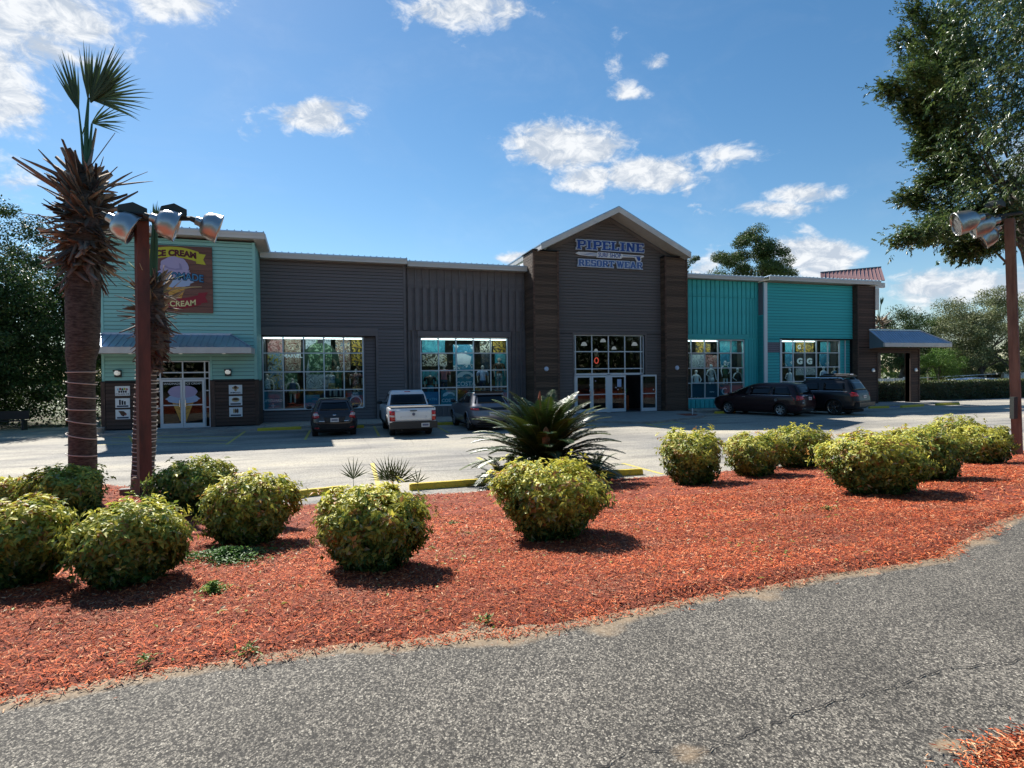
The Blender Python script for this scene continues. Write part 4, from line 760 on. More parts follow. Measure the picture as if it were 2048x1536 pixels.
# small food boards on the wainscot
def board(px0, py0, px1, py1, label, kind, txt=None):
    a, b = onv(px0, py0, VA-.1), onv(px1, py1, VA-.1); V = VA-.11; u0, u1, z1, z0 = a[0], b[0], a[2], b[2]
    o = empty('food_sign', ((u0+u1)/2, V, z0), label, 'sign', 'white food pictures by the ice cream doors'); MB().box(u0, u1, V, V+.03, z0, z1).build('panel', 'p_white', o); cx = (u0+u1)/2; w = u1-u0; h = z1-z0
    def el(m, x, z, rx, rz, nm, t=.004, n=14): MB().prism([(cx+x*w+rx*w*math.cos(2*math.pi*i/n), z0+h*z+rz*h*math.sin(2*math.pi*i/n)) for i in range(n)], V-t, V).build(nm, m, o)
    if kind == 'cups':
        for i, m in enumerate(('p_ltblue', 'p_red', 'p_green', 'p_yellow', 'p_pink')): el(m, -.3+.15*i, .66+.04*(i % 2), .07, .13, 'ice_scoop')
        for i in range(4): el('p_dark', -.22+.15*i, .42, .06, .13, 'cup')
    elif kind == 'shakes':
        for i in range(3): MB().box(cx+(-.24+.17*i)*w, cx+(-.12+.17*i)*w, V-.004, V, z0+h*.3, z0+h*(.85-.08*i)).build('glass_picture', 'p_dark', o)
    elif kind == 'cone':
        MB().prism([(cx-.3*w, z0+h*.88), (cx+.05*w, z0+h*.85), (cx+.25*w, z0+h*.6), (cx+.05*w, z0+h*.28), (cx-.1*w, z0+h*.4)], V-.004, V).build('cone_picture', 'p_brown', o); el('p_pink', .18, .5, .09, .13, 'dip')
    elif kind == 'sundae': el('p_sand', 0, .68, .26, .17, 'cream'); el('p_brown', 0, .75, .12, .17, 'sauce', .007); el('p_sand', 0, .45, .1, .15, 'bowl')
    elif kind == 'cake': el('p_sand', 0, .62, .3, .24, 'cake_picture'); el('p_brown', 0, .68, .24, .13, 'icing', .007)
    else:
        for i in range(3): el('p_brown' if i else 'p_sand', -.14+.14*i, .62, .07, .26, 'treat_picture', .004+i*.002)
    MB().box(u0+.1*w, u1-.1*w, V-.005, V-.001, z0+h*.08, z0+h*.24).build('caption_band', 'p_navy' if kind != 'cups' else 'p_white', o)
    if txt: text(txt, h*.24, 'p_dark' if kind == 'cups' else 'p_white', o, cx, V-.006, z0+h*.085, .003, .001, sx=.95)
board(230, 772.5, 260, 791, 'white ITALIAN ICE picture board, topmost on the wall left of the ice cream doors', 'cups', 'ITALIAN ICE')
board(230.5, 797, 260, 815, 'white board with three dark glasses, middle one left of the ice cream doors', 'shakes')
board(231, 819.5, 260.5, 838, 'white board with a dark cone, lowest on the wall left of the ice cream doors', 'cone')
board(457.5, 770, 484.5, 788, 'white ICE CREAM board with a sundae, topmost right of the ice cream doors', 'sundae', 'ICE CREAM')
board(458, 792.5, 484.5, 810.5, 'white board with a round cake, middle one right of the ice cream doors', 'cake')
board(458.5, 815, 485, 833, 'white board with three treats side by side, lowest right of the ice cream doors', 'treats')
for u, lb in ((-8.88, 'black wall lantern with white globe on the mint wall left of the doors'), (-4.54, 'black wall lantern with white globe on the mint wall right of the doors')):
    o = empty('wall_lantern', (u, VA, 2.45), lb, 'wall lamp', 'lanterns on the mint wall'); MB().box(u-.13, u+.13, VA-.07, VA-.0, 2.42, 2.72).box(u-.14, u+.14, VA-.22, VA-.07, 2.66, 2.73).build('backplate', 'black', o)
    MB().lathe([(.10, .14), (.12, .05), (.10, -.03), (.03, -.06)], (u, VA-.14, 2.56), (0, 0, 1), 14).build('globe', 'warm_light', o, smooth=True)
# ice cream decal on the double doors
DV = VA+.033
dc = empty('door_decal', (-6.41, DV, .4), 'large lilac and blue ice cream cone printed across the double doors', 'decal')
def dpoly(m, pts, nm, k=0): MB().prism(pts, DV-.006-k*.001, DV-.003-k*.001).build(nm, m, dc)
def halfblob(cx, cz, rx, rz, side, wob=0):
    pts = []
    for i in range(13):
        t = -math.pi/2+math.pi*i/12; pts.append((cx+side*max(.10, .10+(rx-.10)*math.cos(t)*(1+wob*math.sin(i*2.3))), cz+rz*math.sin(t)))
    return pts
for s_ in (-1, 1):
    dpoly('p_cone', [(-6.41+s_*.10, 1.26), (-6.41+s_*.42, 1.26), (-6.41+s_*.12, .42), (-6.41+s_*.10, .42)], 'cone_half'); dpoly('p_pblue', halfblob(-6.41, 1.42, .66, .20, s_, .08), 'blue_scoop_half', 1); dpoly('p_lav', halfblob(-6.41, 1.74, .58, .27, s_, .03), 'lilac_scoop_half', 2)
    for k in range(4): dpoly('p_cone2', [(-6.41+s_*.10, 1.16-k*.2), (-6.41+s_*(.36-k*.08), 1.22-k*.2), (-6.41+s_*(.36-k*.08), 1.20-k*.2), (-6.41+s_*.10, 1.13-k*.2)], 'waffle_line', 3)
text('HANDMADE', .13, 'p_white', dc, -6.85, DV-.004, 2.06, .002); text('ICE CREAM', .13, 'p_white', dc, -5.97, DV-.004, 2.06, .002)
# ------------------------------------------------------------------ shop window displays
def poster_mat(name, cols, scale=3, seed=0):
    m = bpy.data.materials.new(name); m.use_nodes = True; t = m.node_tree; b = t.nodes['Principled BSDF']; co = t.nodes.new('ShaderNodeTexCoord'); ma = t.nodes.new('ShaderNodeMapping'); ma.inputs['Location'].default_value = (seed, seed*.7, seed*1.3); t.links.new(co.outputs['Object'], ma.inputs[0])
    n = t.nodes.new('ShaderNodeTexNoise'); n.inputs['Scale'].default_value = scale; n.inputs['Detail'].default_value = 3; n.inputs['Distortion'].default_value = 1.2; t.links.new(ma.outputs[0], n.inputs['Vector'])
    r = t.nodes.new('ShaderNodeValToRGB'); r.color_ramp.interpolation = 'CONSTANT'; e = r.color_ramp.elements
    while len(e) < len(cols): e.new(.5)
    for i, (q, c) in enumerate(zip(e, cols)): q.position = .30+.4*i/len(cols) if i else 0; q.color = S(c)+(1,)
    t.links.new(n.outputs['Fac'], r.inputs[0]); t.links.new(r.outputs[0], b.inputs['Base Color']); b.inputs['Roughness'].default_value = .6; MT[name] = m; return name
poster_mat('print_pink', ['3a2b22', '8a4a44', 'b98a84', '5f4033', 'c9b3a5'], 4, 1); poster_mat('print_comic', ['2a2622', 'a58f78', '6e3b2e', 'c8bda6', '38506a'], 7, 2); poster_mat('print_blue', ['1c2a3a', '9a8f3a', '4f7fa0', 'b9b39a', '2a3a2a'], 4, 3)
poster_mat('print_mono', ['b8b29c', '141414', 'c8c2b0', '2a2a22', 'a08a5a'], 3, 4); poster_mat('print_sea', ['1f6f8a', '3a88a4', '2c7a92', 'cfd8da', '1a4a60'], 2.2, 5); poster_mat('print_teal', ['2f8a98', '3f9aa6', '2b7f90', '4aa5ae'], 1.6, 6)
poster_mat('print_gold', ['b5901f', 'a27d1c', '2a2418', 'c2a038', '1a1a14'], 3, 7); poster_mat('print_dark', ['10141a', '1c2a38', '12222c', '26404c'], 4, 8); poster_mat('print_grey', ['8f9a9e', 'a9b2b4', '6c7a82', 'c2c8c8'], 5, 9); poster_mat('print_green', ['14301c', '2a5034', '1c4026', '68845c', '9fb39a'], 6, 10)
PST = [0]
def poster(px0, py0, px1, py1, V, m, label, words=(), cat='poster', group='posters hung in the shop windows', extra=None, name='poster'):
    a, b = onv(px0, py0, V), onv(px1, py1, V); u0, u1, z1, z0 = a[0], b[0], a[2], b[2]; PST[0] += 1; V = V+PST[0]*.0013
    o = empty(name, ((u0+u1)/2, V, z0), label, cat, group); MB().box(u0, u1, V, V+.008, z0, z1).build('sheet', m, o)
    for (w, fx, fz, sz, mm) in words: text(w, sz, mm, o, u0+(u1-u0)*fx, V-.002, z0+(z1-z0)*fz, .003, .006)
    if extra: extra(o, u0, u1, z0, z1, V-.003)
    return o
V1, V2, V3, V4 = VB+.97, VC+.80, VB+.82, VF_+1.0
poster(535, 676, 566, 706, V1, 'print_pink', 'pink and brown action print, top left of the first shop window')
poster(535, 707, 566, 778, V1, 'print_blue', 'yellow and blue print hanging below the pink one in the first window')
poster(569, 676, 602, 705, V1, 'print_comic', 'comic style print topped by pale blue, beside the pink print')
poster(569, 706, 602, 745, V1, 'print_comic', 'comic poster headed MARVEL in the first shop window', [('MARVEL', .5, .76, .26, 'p_white')])
poster(569, 746, 595, 780, V1, 'print_green', 'dark green print hanging below the MARVEL poster')
def hoodie(o, u0, u1, z0, z1, V):
    cx = (u0+u1)/2+.1
    MB().prism([(cx-.55, z0+.75), (cx+.5, z0+.75), (cx+.62, z0+2.0), (cx+.5, z0+2.25), (cx+.2, z0+2.4), (cx+.18, z0+2.75), (cx, z0+2.95), (cx-.2, z0+2.75), (cx-.22, z0+2.4), (cx-.5, z0+2.25), (cx-.62, z0+2.0)], V-.004, V).build('hooded_top', 'print_green', o)
    for s_ in (-1, 1): MB().prism([(cx+s_*.5, z0+2.25), (cx+s_*.86, z0+1.9), (cx+s_*1.0, z0+1.0), (cx+s_*.72, z0+.8), (cx+s_*.58, z0+1.7)], V-.003, V).build('sleeve', 'p_dgreen', o)
    MB().prism([(cx-.15, z0+2.35), (cx+.15, z0+2.35), (cx+.12, z0+2.6), (cx-.12, z0+2.6)], V-.007, V-.004).build('hood_opening', 'p_dark', o)
poster(611, 679, 663, 777, V1, 'print_grey', 'large pale sheet printed with a green hooded top in the first window', extra=hoodie)
poster(671, 676, 701, 740, V1, 'print_comic', 'tall cartoon strip print with pale blue head, right part of the first window')
poster(703, 676, 726, 704, V1, 'print_gold', 'yellow and cloudy print in the top right pane of the first window')
poster(703, 706, 726, 731, V1, 'print_gold', 'gold print with dark figures below the yellow one in the first window')
def sh(o, u0, u1, z0, z1, V):
    cx = (u0+u1)/2; MB().lathe([(.30, -.003), (.36, -.003), (.36, .003), (.30, .003), (.30, -.003)], (cx, V, z0+.42), (0, 1, 0), 28).build('ring_logo', 'p_white', o)
poster(526, 783, 566, 818, V1-.66, 'p_teal', 'teal window panel printed LIFEGUARD with a small cross', [('LIFEGUARD', .5, .42, .17, 'p_white'), ('+', .5, .04, .4, 'p_white')])
poster(608, 790, 640, 818, V1-.66, 'p_teal', 'plain teal panel low in the first window, behind the dark hatchback')
poster(695, 783, 727, 817, V1-.66, 'p_dteal', 'teal panel printed SUN BUM with a white ring, first window lower right', [('sun', .5, .84, .2, 'p_white'), ('bum', .5, .68, .22, 'p_white')], extra=lambda o, u0, u1, z0, z1, V: MB().lathe([(.27, -.003), (.32, -.003), (.32, .003), (.27, .003), (.27, -.003)], ((u0+u1)/2, V, z0+.34), (0, 1, 0), 28).build('ring_logo', 'p_white', o))
# second window
poster(844, 677, 890, 706, V2, 'print_teal', 'flat sea green panel, top left of the second shop window'); poster(845, 708, 894, 732, V2, 'print_mono', 'black and cream wave print under the sea green panel')
poster(906, 689, 948, 740, V2, 'print_sea', 'blue photograph of a boat and sea in the middle of the second window', extra=lambda o, u0, u1, z0, z1, V: MB().prism([(u0+.25, z0+.3), (u0+.95, z0+.35), (u0+1.05, z0+.75), (u0+.5, z0+1.0), (u0+.2, z0+.9)], V-.003, V).build('boat_shape', 'p_white', o))
poster(960, 678, 984, 706, V2, 'print_mono', 'black and cream wave print, narrower, top right of the boat photograph'); poster(986, 678, 1015, 706, V2, 'print_gold', 'cream and gold bird print in the top right pane of the second window')
poster(962, 708, 984, 740, V2, 'print_dark', 'dark blue print hanging beside the boat photograph'); poster(990, 708, 1017, 775, V2, 'print_teal', 'tall sea green panel at the right edge of the second window')
poster(845, 741, 878, 768, V2, 'print_teal', 'sea green panel behind the dark shirt mannequin')
def swoosh(sc, cz):
    def f(o, u0, u1, z0, z1, V):
        cx = (u0+u1)/2; c = z0+(z1-z0)*cz; pts = []
        for i in range(17):
            t = math.radians(200-i*13); pts.append((cx+.42*sc*math.cos(t), c+.24*sc*math.sin(t)))
        for i in range(12):
            t = math.radians(-5+i*17); pts.append((cx+.08*sc+.22*sc*math.cos(t), c-.02*sc+.12*sc*math.sin(t)))
        MB().prism(pts, V-.003, V).build('wave_logo', 'p_white', o)
    return f
poster(912, 742, 950, 774, V2-.5, 'p_teal', 'teal panel with orange band printed COSTA and a white wave, centre of second window', [('COSTA', .52, .08, .34, 'p_white')], extra=swoosh(1.1, .68))
poster(846, 784, 878, 808, V2-.66, 'p_blue', 'blue panel printed KATIN, lower left of the second window', [('KATIN', .55, .3, .2, 'p_ltblue')])
poster(882, 780, 914, 808, V2-.66, 'p_teal', 'deep teal panel printed COSTA under a white wave logo, above the grey SUV', [('COSTA', .5, .16, .25, 'p_white')], extra=swoosh(.8, .62))
poster(951, 780, 1015, 808, V2-.66, 'p_teal', 'wide teal panel low in the second window, behind the grey SUV')
# third and fourth windows
poster(1392, 682, 1422, 705, V3, 'print_gold', 'hazy gold photograph in the upper panes of the third window'); poster(1440, 682, 1486, 705, V3, 'print_teal', 'grey green panel, upper right of the third window')
poster(1380, 709, 1409, 735, V3, 'print_grey', 'pale blue grey print behind the left mannequins of the third window'); poster(1412, 710, 1436, 735, V3, 'print_pink', 'red and grey print with a round mark in the third window')
poster(1441, 708, 1462, 735, V3, 'print_sea', 'blue palm tree print in the third window'); poster(1466, 708, 1487, 764, V3, 'print_dark', 'dark navy palm print at the right edge of the third window')
poster(1385, 768, 1409, 794, V3-.66, 'p_dteal', 'dark teal panel, lower left of the third window'); poster(1413, 768, 1436, 794, V3-.66, 'p_dteal', 'dark teal panel with small pale script, low in the third window', [('~~', .5, .3, .3, 'p_white')])
poster(1440, 768, 1486, 794, V3-.66, 'p_dteal', 'dark teal panel with a big white C, above the minivan bonnet', [('C', .2, .22, .62, 'p_white')])
def glogo(o, u0, u1, z0, z1, V):
    text('G', .62*(z1-z0), 'p_white', o, (u0+u1)/2, V-.002, z0+(z1-z0)*.22, .004, .03, sx=1.2)
poster(1571, 684, 1590, 705, V4, 'print_teal', 'pale teal panel, top left pane of the fourth window'); poster(1593, 683, 1628, 706, V4, 'print_gold', 'gold banner with black figures in the fourth window', [('G', .18, .35, .4, 'p_white')])
poster(1571, 708, 1589, 733, V4, 'print_sea', 'small blue and white team print in the fourth window'); poster(1592, 708, 1609, 733, V4, 'p_dark', 'black banner with a medium white G in the fourth window', extra=glogo); poster(1610, 708, 1630, 733, V4, 'p_dark', 'black banner with the biggest white G in the fourth window', extra=glogo)
poster(1642, 684, 1682, 705, V4, 'print_teal', 'plain teal panel, top right panes of the fourth window'); poster(1640, 708, 1660, 735, V4, 'print_sea', 'blue grey print left of the dark one in the fourth window'); poster(1663, 708, 1683, 735, V4, 'print_dark', 'dark print in the rightmost column of the fourth window')
poster(1593, 736, 1634, 750, V4, 'print_grey', 'pale print just above the black SUV roof rack')
def mannequin(px_, ptop, V, top, bottom, label, h=1.75, pose=0, head=True, skin='p_skin', female=False):
    p = onv(px_, ptop, V); base = p[2]-h; o = empty('mannequin', (p[0], V, base), label, 'mannequin', 'mannequins in the shop windows'); x, y = p[0], V; sc = h/1.75
    Z = lambda q: base+q*sc; sw = .17 if female else .205; hw = .155
    b = MB(); b.tube([(x-.09, y, Z(0)), (x-.10, y, Z(.08)), (x-.09, y, Z(.48)), (x-.085, y, Z(.88))], [.035, .045, .055, .085], 8); b.tube([(x+.09, y-.03, Z(0)), (x+.11, y-.05, Z(.08)), (x+.10, y-.05, Z(.48)), (x+.08, y, Z(.88))], [.035, .045, .055, .085], 8)
    b.tube([(x, y, Z(.82)), (x, y, Z(.95)), (x, y, Z(1.12)), (x, y, Z(1.32)), (x, y, Z(1.45)), (x, y, Z(1.5)), (x, y, Z(1.56))], [hw*.8, hw, hw*.75, sw*.85, sw*.75, .06, .05], 12)
    for s_ in (-1, 1):
        e = .32 if (pose and s_ == pose) else .27; b.tube([(x+s_*sw*.8, y, Z(1.42)), (x+s_*(sw+.06), y, Z(1.36)), (x+s_*e*1.15, y-.02, Z(1.12)), (x+s_*(.2 if pose == s_ else .30), y-.1, Z(.98 if pose == s_ else .86)), (x+s_*(.17 if pose == s_ else .31), y-.12, Z(.93 if pose == s_ else .76))], [.05, .05, .038, .028, .02], 8)
    if head: b.ball((x, y-.01, Z(1.65)), .09*sc, 1.25, 12, 8)
    b.build('body', skin, o, smooth=True)
    t = MB(); t.tube([(x, y, Z(.86)), (x, y, Z(.98)), (x, y, Z(1.12)), (x, y, Z(1.34)), (x, y, Z(1.47))], [hw*1.12, hw*1.15, hw*.95, sw*.98, sw*.7], 12)
    if not female:
        for s_ in (-1, 1): t.tube([(x+s_*sw*.7, y, Z(1.42)), (x+s_*(sw+.06), y, Z(1.36)), (x+s_*(sw+.10), y-.01, Z(1.18))], [.075, .075, .07], 8)
    t.build('top', top, o, smooth=True)
    if bottom:
        q = MB(); q.tube([(x, y, Z(.95)), (x, y, Z(.85)), (x, y-.01, Z(.72 if not female else .66))], [hw*1.1, hw*1.2, hw*1.25], 12)
        if not female:
            for s_ in (-1, 1): q.tube([(x+s_*.085, y, Z(.85)), (x+s_*.1, y-.02, Z(.50))], [.10, .10], 8)
        q.build('shorts' if not female else 'skirt', bottom, o, smooth=True)
mannequin(860, 744, VC+.42, 'p_dark', 'p_teal', 'headless mannequin in a dark long sleeve shirt, left of the second window', h=1.55, head=False)
mannequin(888, 729, VC+.42, 'p_pink', 'p_navy', 'mannequin with red cap and pink shirt, second from left in the second window')
mannequin(965, 731, VC+.42, 'p_pblue', 'p_navy', 'mannequin with sunglasses and pale blue shirt beside the COSTA panel'); mannequin(998, 716, VC+.42, 'p_brown', 'print_grey', 'tallest mannequin with dark cap and brown shirt, right of the second window', h=1.85)
mannequin(585, 757, VB+.62, 'p_navy', 'p_sand', 'small mannequin in a striped swimsuit in front of the MARVEL poster', h=1.25, female=True); mannequin(664, 742, VB+.62, 'print_grey', 'p_sand', 'child mannequin in a pale camouflage outfit, first shop window', h=1.3)
mannequin(676, 733, VB+.62, 'p_green', 'p_green', 'mannequin in a sage green outfit right of the child mannequin', h=1.55); mannequin(712, 738, VB+.62, 'print_pink', 'print_pink', 'mannequin in a pale pink tie dye shirt, right end of the first window', h=1.5)
mannequin(534, 748, VB+.62, 'print_grey', 'p_dark', 'mannequin in a grey dress at the left edge of the first window', h=1.6, female=True)
mannequin(1392, 740, VB+.45, 'p_white', 'p_pink', 'white mannequin in a bikini, leftmost in the third window', female=True, skin='p_white', pose=1); mannequin(1422, 729, VB+.45, 'print_grey', 'p_white', 'white mannequin in a pale patterned dress, second in the third window', female=True, skin='p_white', pose=-1)
mannequin(1450, 722, VB+.45, 'p_green', 'p_dgreen', 'white mannequin in a green strapless dress in the third window', female=True, skin='p_white', pose=1); mannequin(1475, 736, VB+.45, 'p_dark', 'p_dark', 'white mannequin in a black swimsuit, rightmost in the third window', female=True, skin='p_white', pose=-1)
mannequin(1579, 737, VF_+.65, 'p_white', 'p_lav', 'white mannequin with raised arm, left of the fourth window', female=True, skin='p_white', pose=-1); mannequin(1647, 733, VF_+.65, 'p_pblue', 'p_pblue', 'mannequin with a sun hat and blue top in the fourth window', female=True, skin='p_white')
mannequin(1669, 733, VF_+.65, 'p_blue', 'p_navy', 'mannequin in a darker blue top, rightmost in the fourth window', female=True)
# small stickers on the entrance doors
for i, (px_, py_, r, mm) in enumerate(((1180, 770, .05, 'p_white'), (1180, 781, .05, 'p_white'), (1180, 758, .035, 'p_white'), (1191, 762, .04, 'p_lav'), (1212, 770, .055, 'p_white'), (1211, 777, .03, 'p_white'), (1232, 775, .04, 'p_white'), (1240, 773, .04, 'p_white'), (1244, 776, .035, 'p_sand'), (1236, 779, .035, 'p_white'), (1307, 779, .04, 'p_white'))):
    V = VD+.11 if px_ < 1290 else VD-.13; p = onv(px_, py_, V); o = MB().lathe([(.001, -.004), (r, -.004), (r, .004)], p, (0, 1, 0), 10).build('sticker', mm); props(o, ('round sticker, middle of a column of three beside the first entrance door handle', 'round sticker, lowest of the column beside the first entrance door handle', 'small sticker, topmost of the column on the first entrance door', 'lilac sticker at the upper left of the second entrance door', 'biggest round sticker, right side of the second entrance door', 'small sticker just under the biggest one on the second door', 'leftmost of the four stickers under the blue notice', 'sticker close under the middle of the blue notice', 'tan sticker, rightmost under the blue notice', 'lowest sticker under the blue notice on the third door', 'white round sticker on the open entrance door')[i], 'sticker', 'stickers on the entrance doors')
p = onv(1238.5, 766, VD+.105); o = MB().box(p[0]-.13, p[0]+.13, p[1]-.01, p[1], p[2]-.22, p[2]+.22).build('notice', 'p_pblue'); props(o, 'pale blue paper notice taped on the third entrance door', 'notice')
# ------------------------------------------------------------------ cars
def make_car(name, label, cat, loc, rz, sp, pm):
    o = empty(name, loc, label, cat, 'cars parked along the shop front', rz); lv = np.array(sp['lv'], float); n = sp.get('n', 7)
    def P(z): return [float(np.interp(z, lv[:, 0], lv[:, k])) for k in (1, 2, 3)]
    def rear(x, z, off=0):
        w, a, b = P(z); yc, L = (a+b)/2, (b-a)/2; return yc-L*(1-min(.999, abs(x/w))**n)**(1/n)-off
    def front(x, z, off=0):
        w, a, b = P(z); yc, L = (a+b)/2, (b-a)/2; return yc+L*(1-min(.999, abs(x/w))**n)**(1/n)+off
    def side(y, z, s, off=0):
        w, a, b = P(z); yc, L = (a+b)/2, (b-a)/2; return s*(w*(1-min(.9999, abs((y-yc)/L))**n)**(1/n)+off)
    zs = []
    for z0, z1 in zip(lv[:-1, 0], lv[1:, 0]):
        k = max(1, int(math.ceil((z1-z0)/.06))); zs += [z0+(z1-z0)*i/k for i in range(k)]
    zs.append(lv[-1, 0]); r0 = .9; s0 = (1-r0**n)**(1/n); ys = np.linspace(-s0, s0, 62); xr = np.linspace(r0, -r0, 13)[1:-1]
    loop = lambda z: (lambda w, a, b: [(w*(1-abs(s)**n)**(1/n), (a+b)/2+(b-a)/2*s) for s in ys]+[(w*x, (a+b)/2+(b-a)/2*(1-abs(x)**n)**(1/n)) for x in xr]+[(-w*(1-abs(s)**n)**(1/n), (a+b)/2+(b-a)/2*s) for s in ys[::-1]]+[(w*x, (a+b)/2-(b-a)/2*(1-abs(x)**n)**(1/n)) for x in xr[::-1]])(*P(z))
    rings = [loop(z) for z in zs]; m = len(rings[0]); vs = [(x, y, z) for z, r in zip(zs, rings) for x, y in r]; fs = []; ra = sp['ra']; zw = sp['rw']
    for i in range(len(zs)-1):
        for k in range(m):
            f = (i*m+k, i*m+(k+1) % m, (i+1)*m+(k+1) % m, (i+1)*m+k); c = np.mean([vs[q] for q in f], 0)
            if abs(c[0]) > .5 and any((c[1]-yw)**2+(c[2]-zw)**2 < ra*ra for yw in sp['wy']): continue
            fs.append(f)
    fs.append(tuple(range((len(zs)-1)*m, len(zs)*m))); fs.append(tuple(range(m-1, -1, -1)))
    b = MB(); b.add(vs, fs); body = b.build('body', pm, o, local=True); body.data.shade_smooth()
    w0 = P(.6)[0]; MB().box(-w0*.80, w0*.80, sp['wy'][0]-ra*1.02, sp['wy'][0]+ra*1.02, .22, zw+ra+.03).box(-w0*.80, w0*.80, sp['wy'][1]-ra*1.02, sp['wy'][1]+ra*1.02, .22, zw+ra+.03).box(-w0*.7, w0*.7, .35, lv[1, 3]-.35, .16, .30).build('underbody', 'dark', o, local=True)
    def patch(nm, m_, corners, which, off=.008, par=None, nx=8, nz=4, s=-1):
        """corners: (a,z) bottom-left, bottom-right, top-right, top-left; a is x for rear/front, y for sides"""
        c = np.array(corners, float); vs = []; 
        for lay in (off, off-.012):
            for j in range(nz+1):
                for i in range(nx+1):
                    u, v = i/nx, j/nz; q = (c[0]*(1-u)+c[1]*u)*(1-v)+(c[3]*(1-u)+c[2]*u)*v; a, z = q
                    vs.append((a, rear(a, z, lay), z) if which == 'r' else (a, front(a, z, lay), z) if which == 'f' else (side(a, z, s, lay), a, z))
        q = lambda j, i: j*(nx+1)+i; N1 = (nx+1)*(nz+1); fs = [(q(j, i), q(j, i+1), q(j+1, i+1), q(j+1, i)) for j in range(nz) for i in range(nx)]
        bd = [q(0, i) for i in range(nx)]+[q(j, nx) for j in range(nz)]+[q(nz, i) for i in range(nx, 0, -1)]+[q(j, 0) for j in range(nz, 0, -1)]
        fs += [(bd[k], bd[(k+1) % len(bd)], bd[(k+1) % len(bd)]+N1, bd[k]+N1) for k in range(len(bd))]
        mb = MB(); mb.add(vs, fs); return mb.build(nm, m_, par or o, local=True, smooth=which != 'x')
    for s in (-1, 1):
        for yw in sp['wy']:
            R = sp['rt']; xo = s*(P(zw)[0]-.005); wo = MB().lathe([(R*.62, -.22), (R*.9, -.22), (R, -.19), (R, -.02), (R*.93, .0), (R*sp.get('rr', .66), .0), (R*.62, -.03)], (xo, yw, R), (s, 0, 0), 28).build('wheel', 'rubber', o, local=True, smooth=True)
            rm = MB().lathe([(R*sp.get('rr', .66), -.005), (R*sp.get('rr', .66)*.93, -.03), (R*.5, -.10), (.001, -.11)], (xo, yw, R), (s, 0, 0), 24)
            rm.build('rim_barrel', 'plastic', wo, local=True, smooth=True); sk = MB().lathe([(R*sp.get('rr', .66)*1.0, -.004), (R*sp.get('rr', .66)*.90, -.012)], (xo, yw, R), (s, 0, 0), 24)
            for k in range(sp.get('spk', 5)):
                t = 2*math.pi*k/sp.get('spk', 5)+.3; rr_ = R*sp.get('rr', .66)*.95; c_, s_ = math.cos(t), math.sin(t); ww_ = .028
                sk.add([(xo-s*.02, yw+c_*.05-s_*ww_, R+s_*.05+c_*ww_), (xo-s*.02, yw+c_*.05+s_*ww_, R+s_*.05-c_*ww_), (xo-s*.012, yw+c_*rr_+s_*ww_, R+s_*rr_-c_*ww_), (xo-s*.012, yw+c_*rr_-s_*ww_, R+s_*rr_+c_*ww_),
                        (xo-s*.05, yw+c_*.05-s_*ww_, R+s_*.05+c_*ww_), (xo-s*.05, yw+c_*.05+s_*ww_, R+s_*.05-c_*ww_), (xo-s*.05, yw+c_*rr_+s_*ww_, R+s_*rr_-c_*ww_), (xo-s*.05, yw+c_*rr_-s_*ww_, R+s_*rr_+c_*ww_)], [(0,1,2,3),(7,6,5,4),(0,4,5,1),(1,5,6,2),(2,6,7,3),(3,7,4,0)])
            sk.lathe([(.001, -.015), (.07, -.015), (.07, -.06)], (xo, yw, R), (s, 0, 0), 12); sk.build('rim', sp.get('rimm', 'rim'), wo, local=True)
            MB().tube([(s*(P(min(zw+ra*math.sin(t), lv[-1, 0]))[0]+.0), yw+ra*math.cos(t), zw+ra*math.sin(t)) for t in np.linspace(-.25, math.pi+.25, 18)], sp.get('arch', .022), 6).build('wheel_arch', sp.get('archm', pm), o, local=True, smooth=True)
    for s in (-1, 1):
        mz, my = sp['mir']; MB().tube([(s*(P(mz)[0]-.02), my, mz), (s*(P(mz)[0]+.09), my-.02, mz+.03)], .02, 6).build('mirror_arm', 'plastic', o, local=True)
        MB().lathe([(.001, -.13), (.07, -.10), (.085, 0), (.07, .09), (.001, .11)], (s*(P(mz)[0]+.17), my-.02, mz+.06), (s, 0, .1), 10).build('mirror', pm if not sp.get('dm') else 'plastic', o, local=True, smooth=True)
    return o, patch, rear, side, P
def plate(o, rearf, x, z, w=.31, h=.155):
    y = rearf(x, z, .012); p = MB().box(x-w/2, x+w/2, y-.012, y+.03, z-h/2, z+h/2).build('number_plate', 'plate', o, local=True); MB().box(x-w*.36, x+w*.36, y-.015, y-.0125, z-h*.18, z+h*.16).build('plate_print', 'plate_mark', p, local=True)
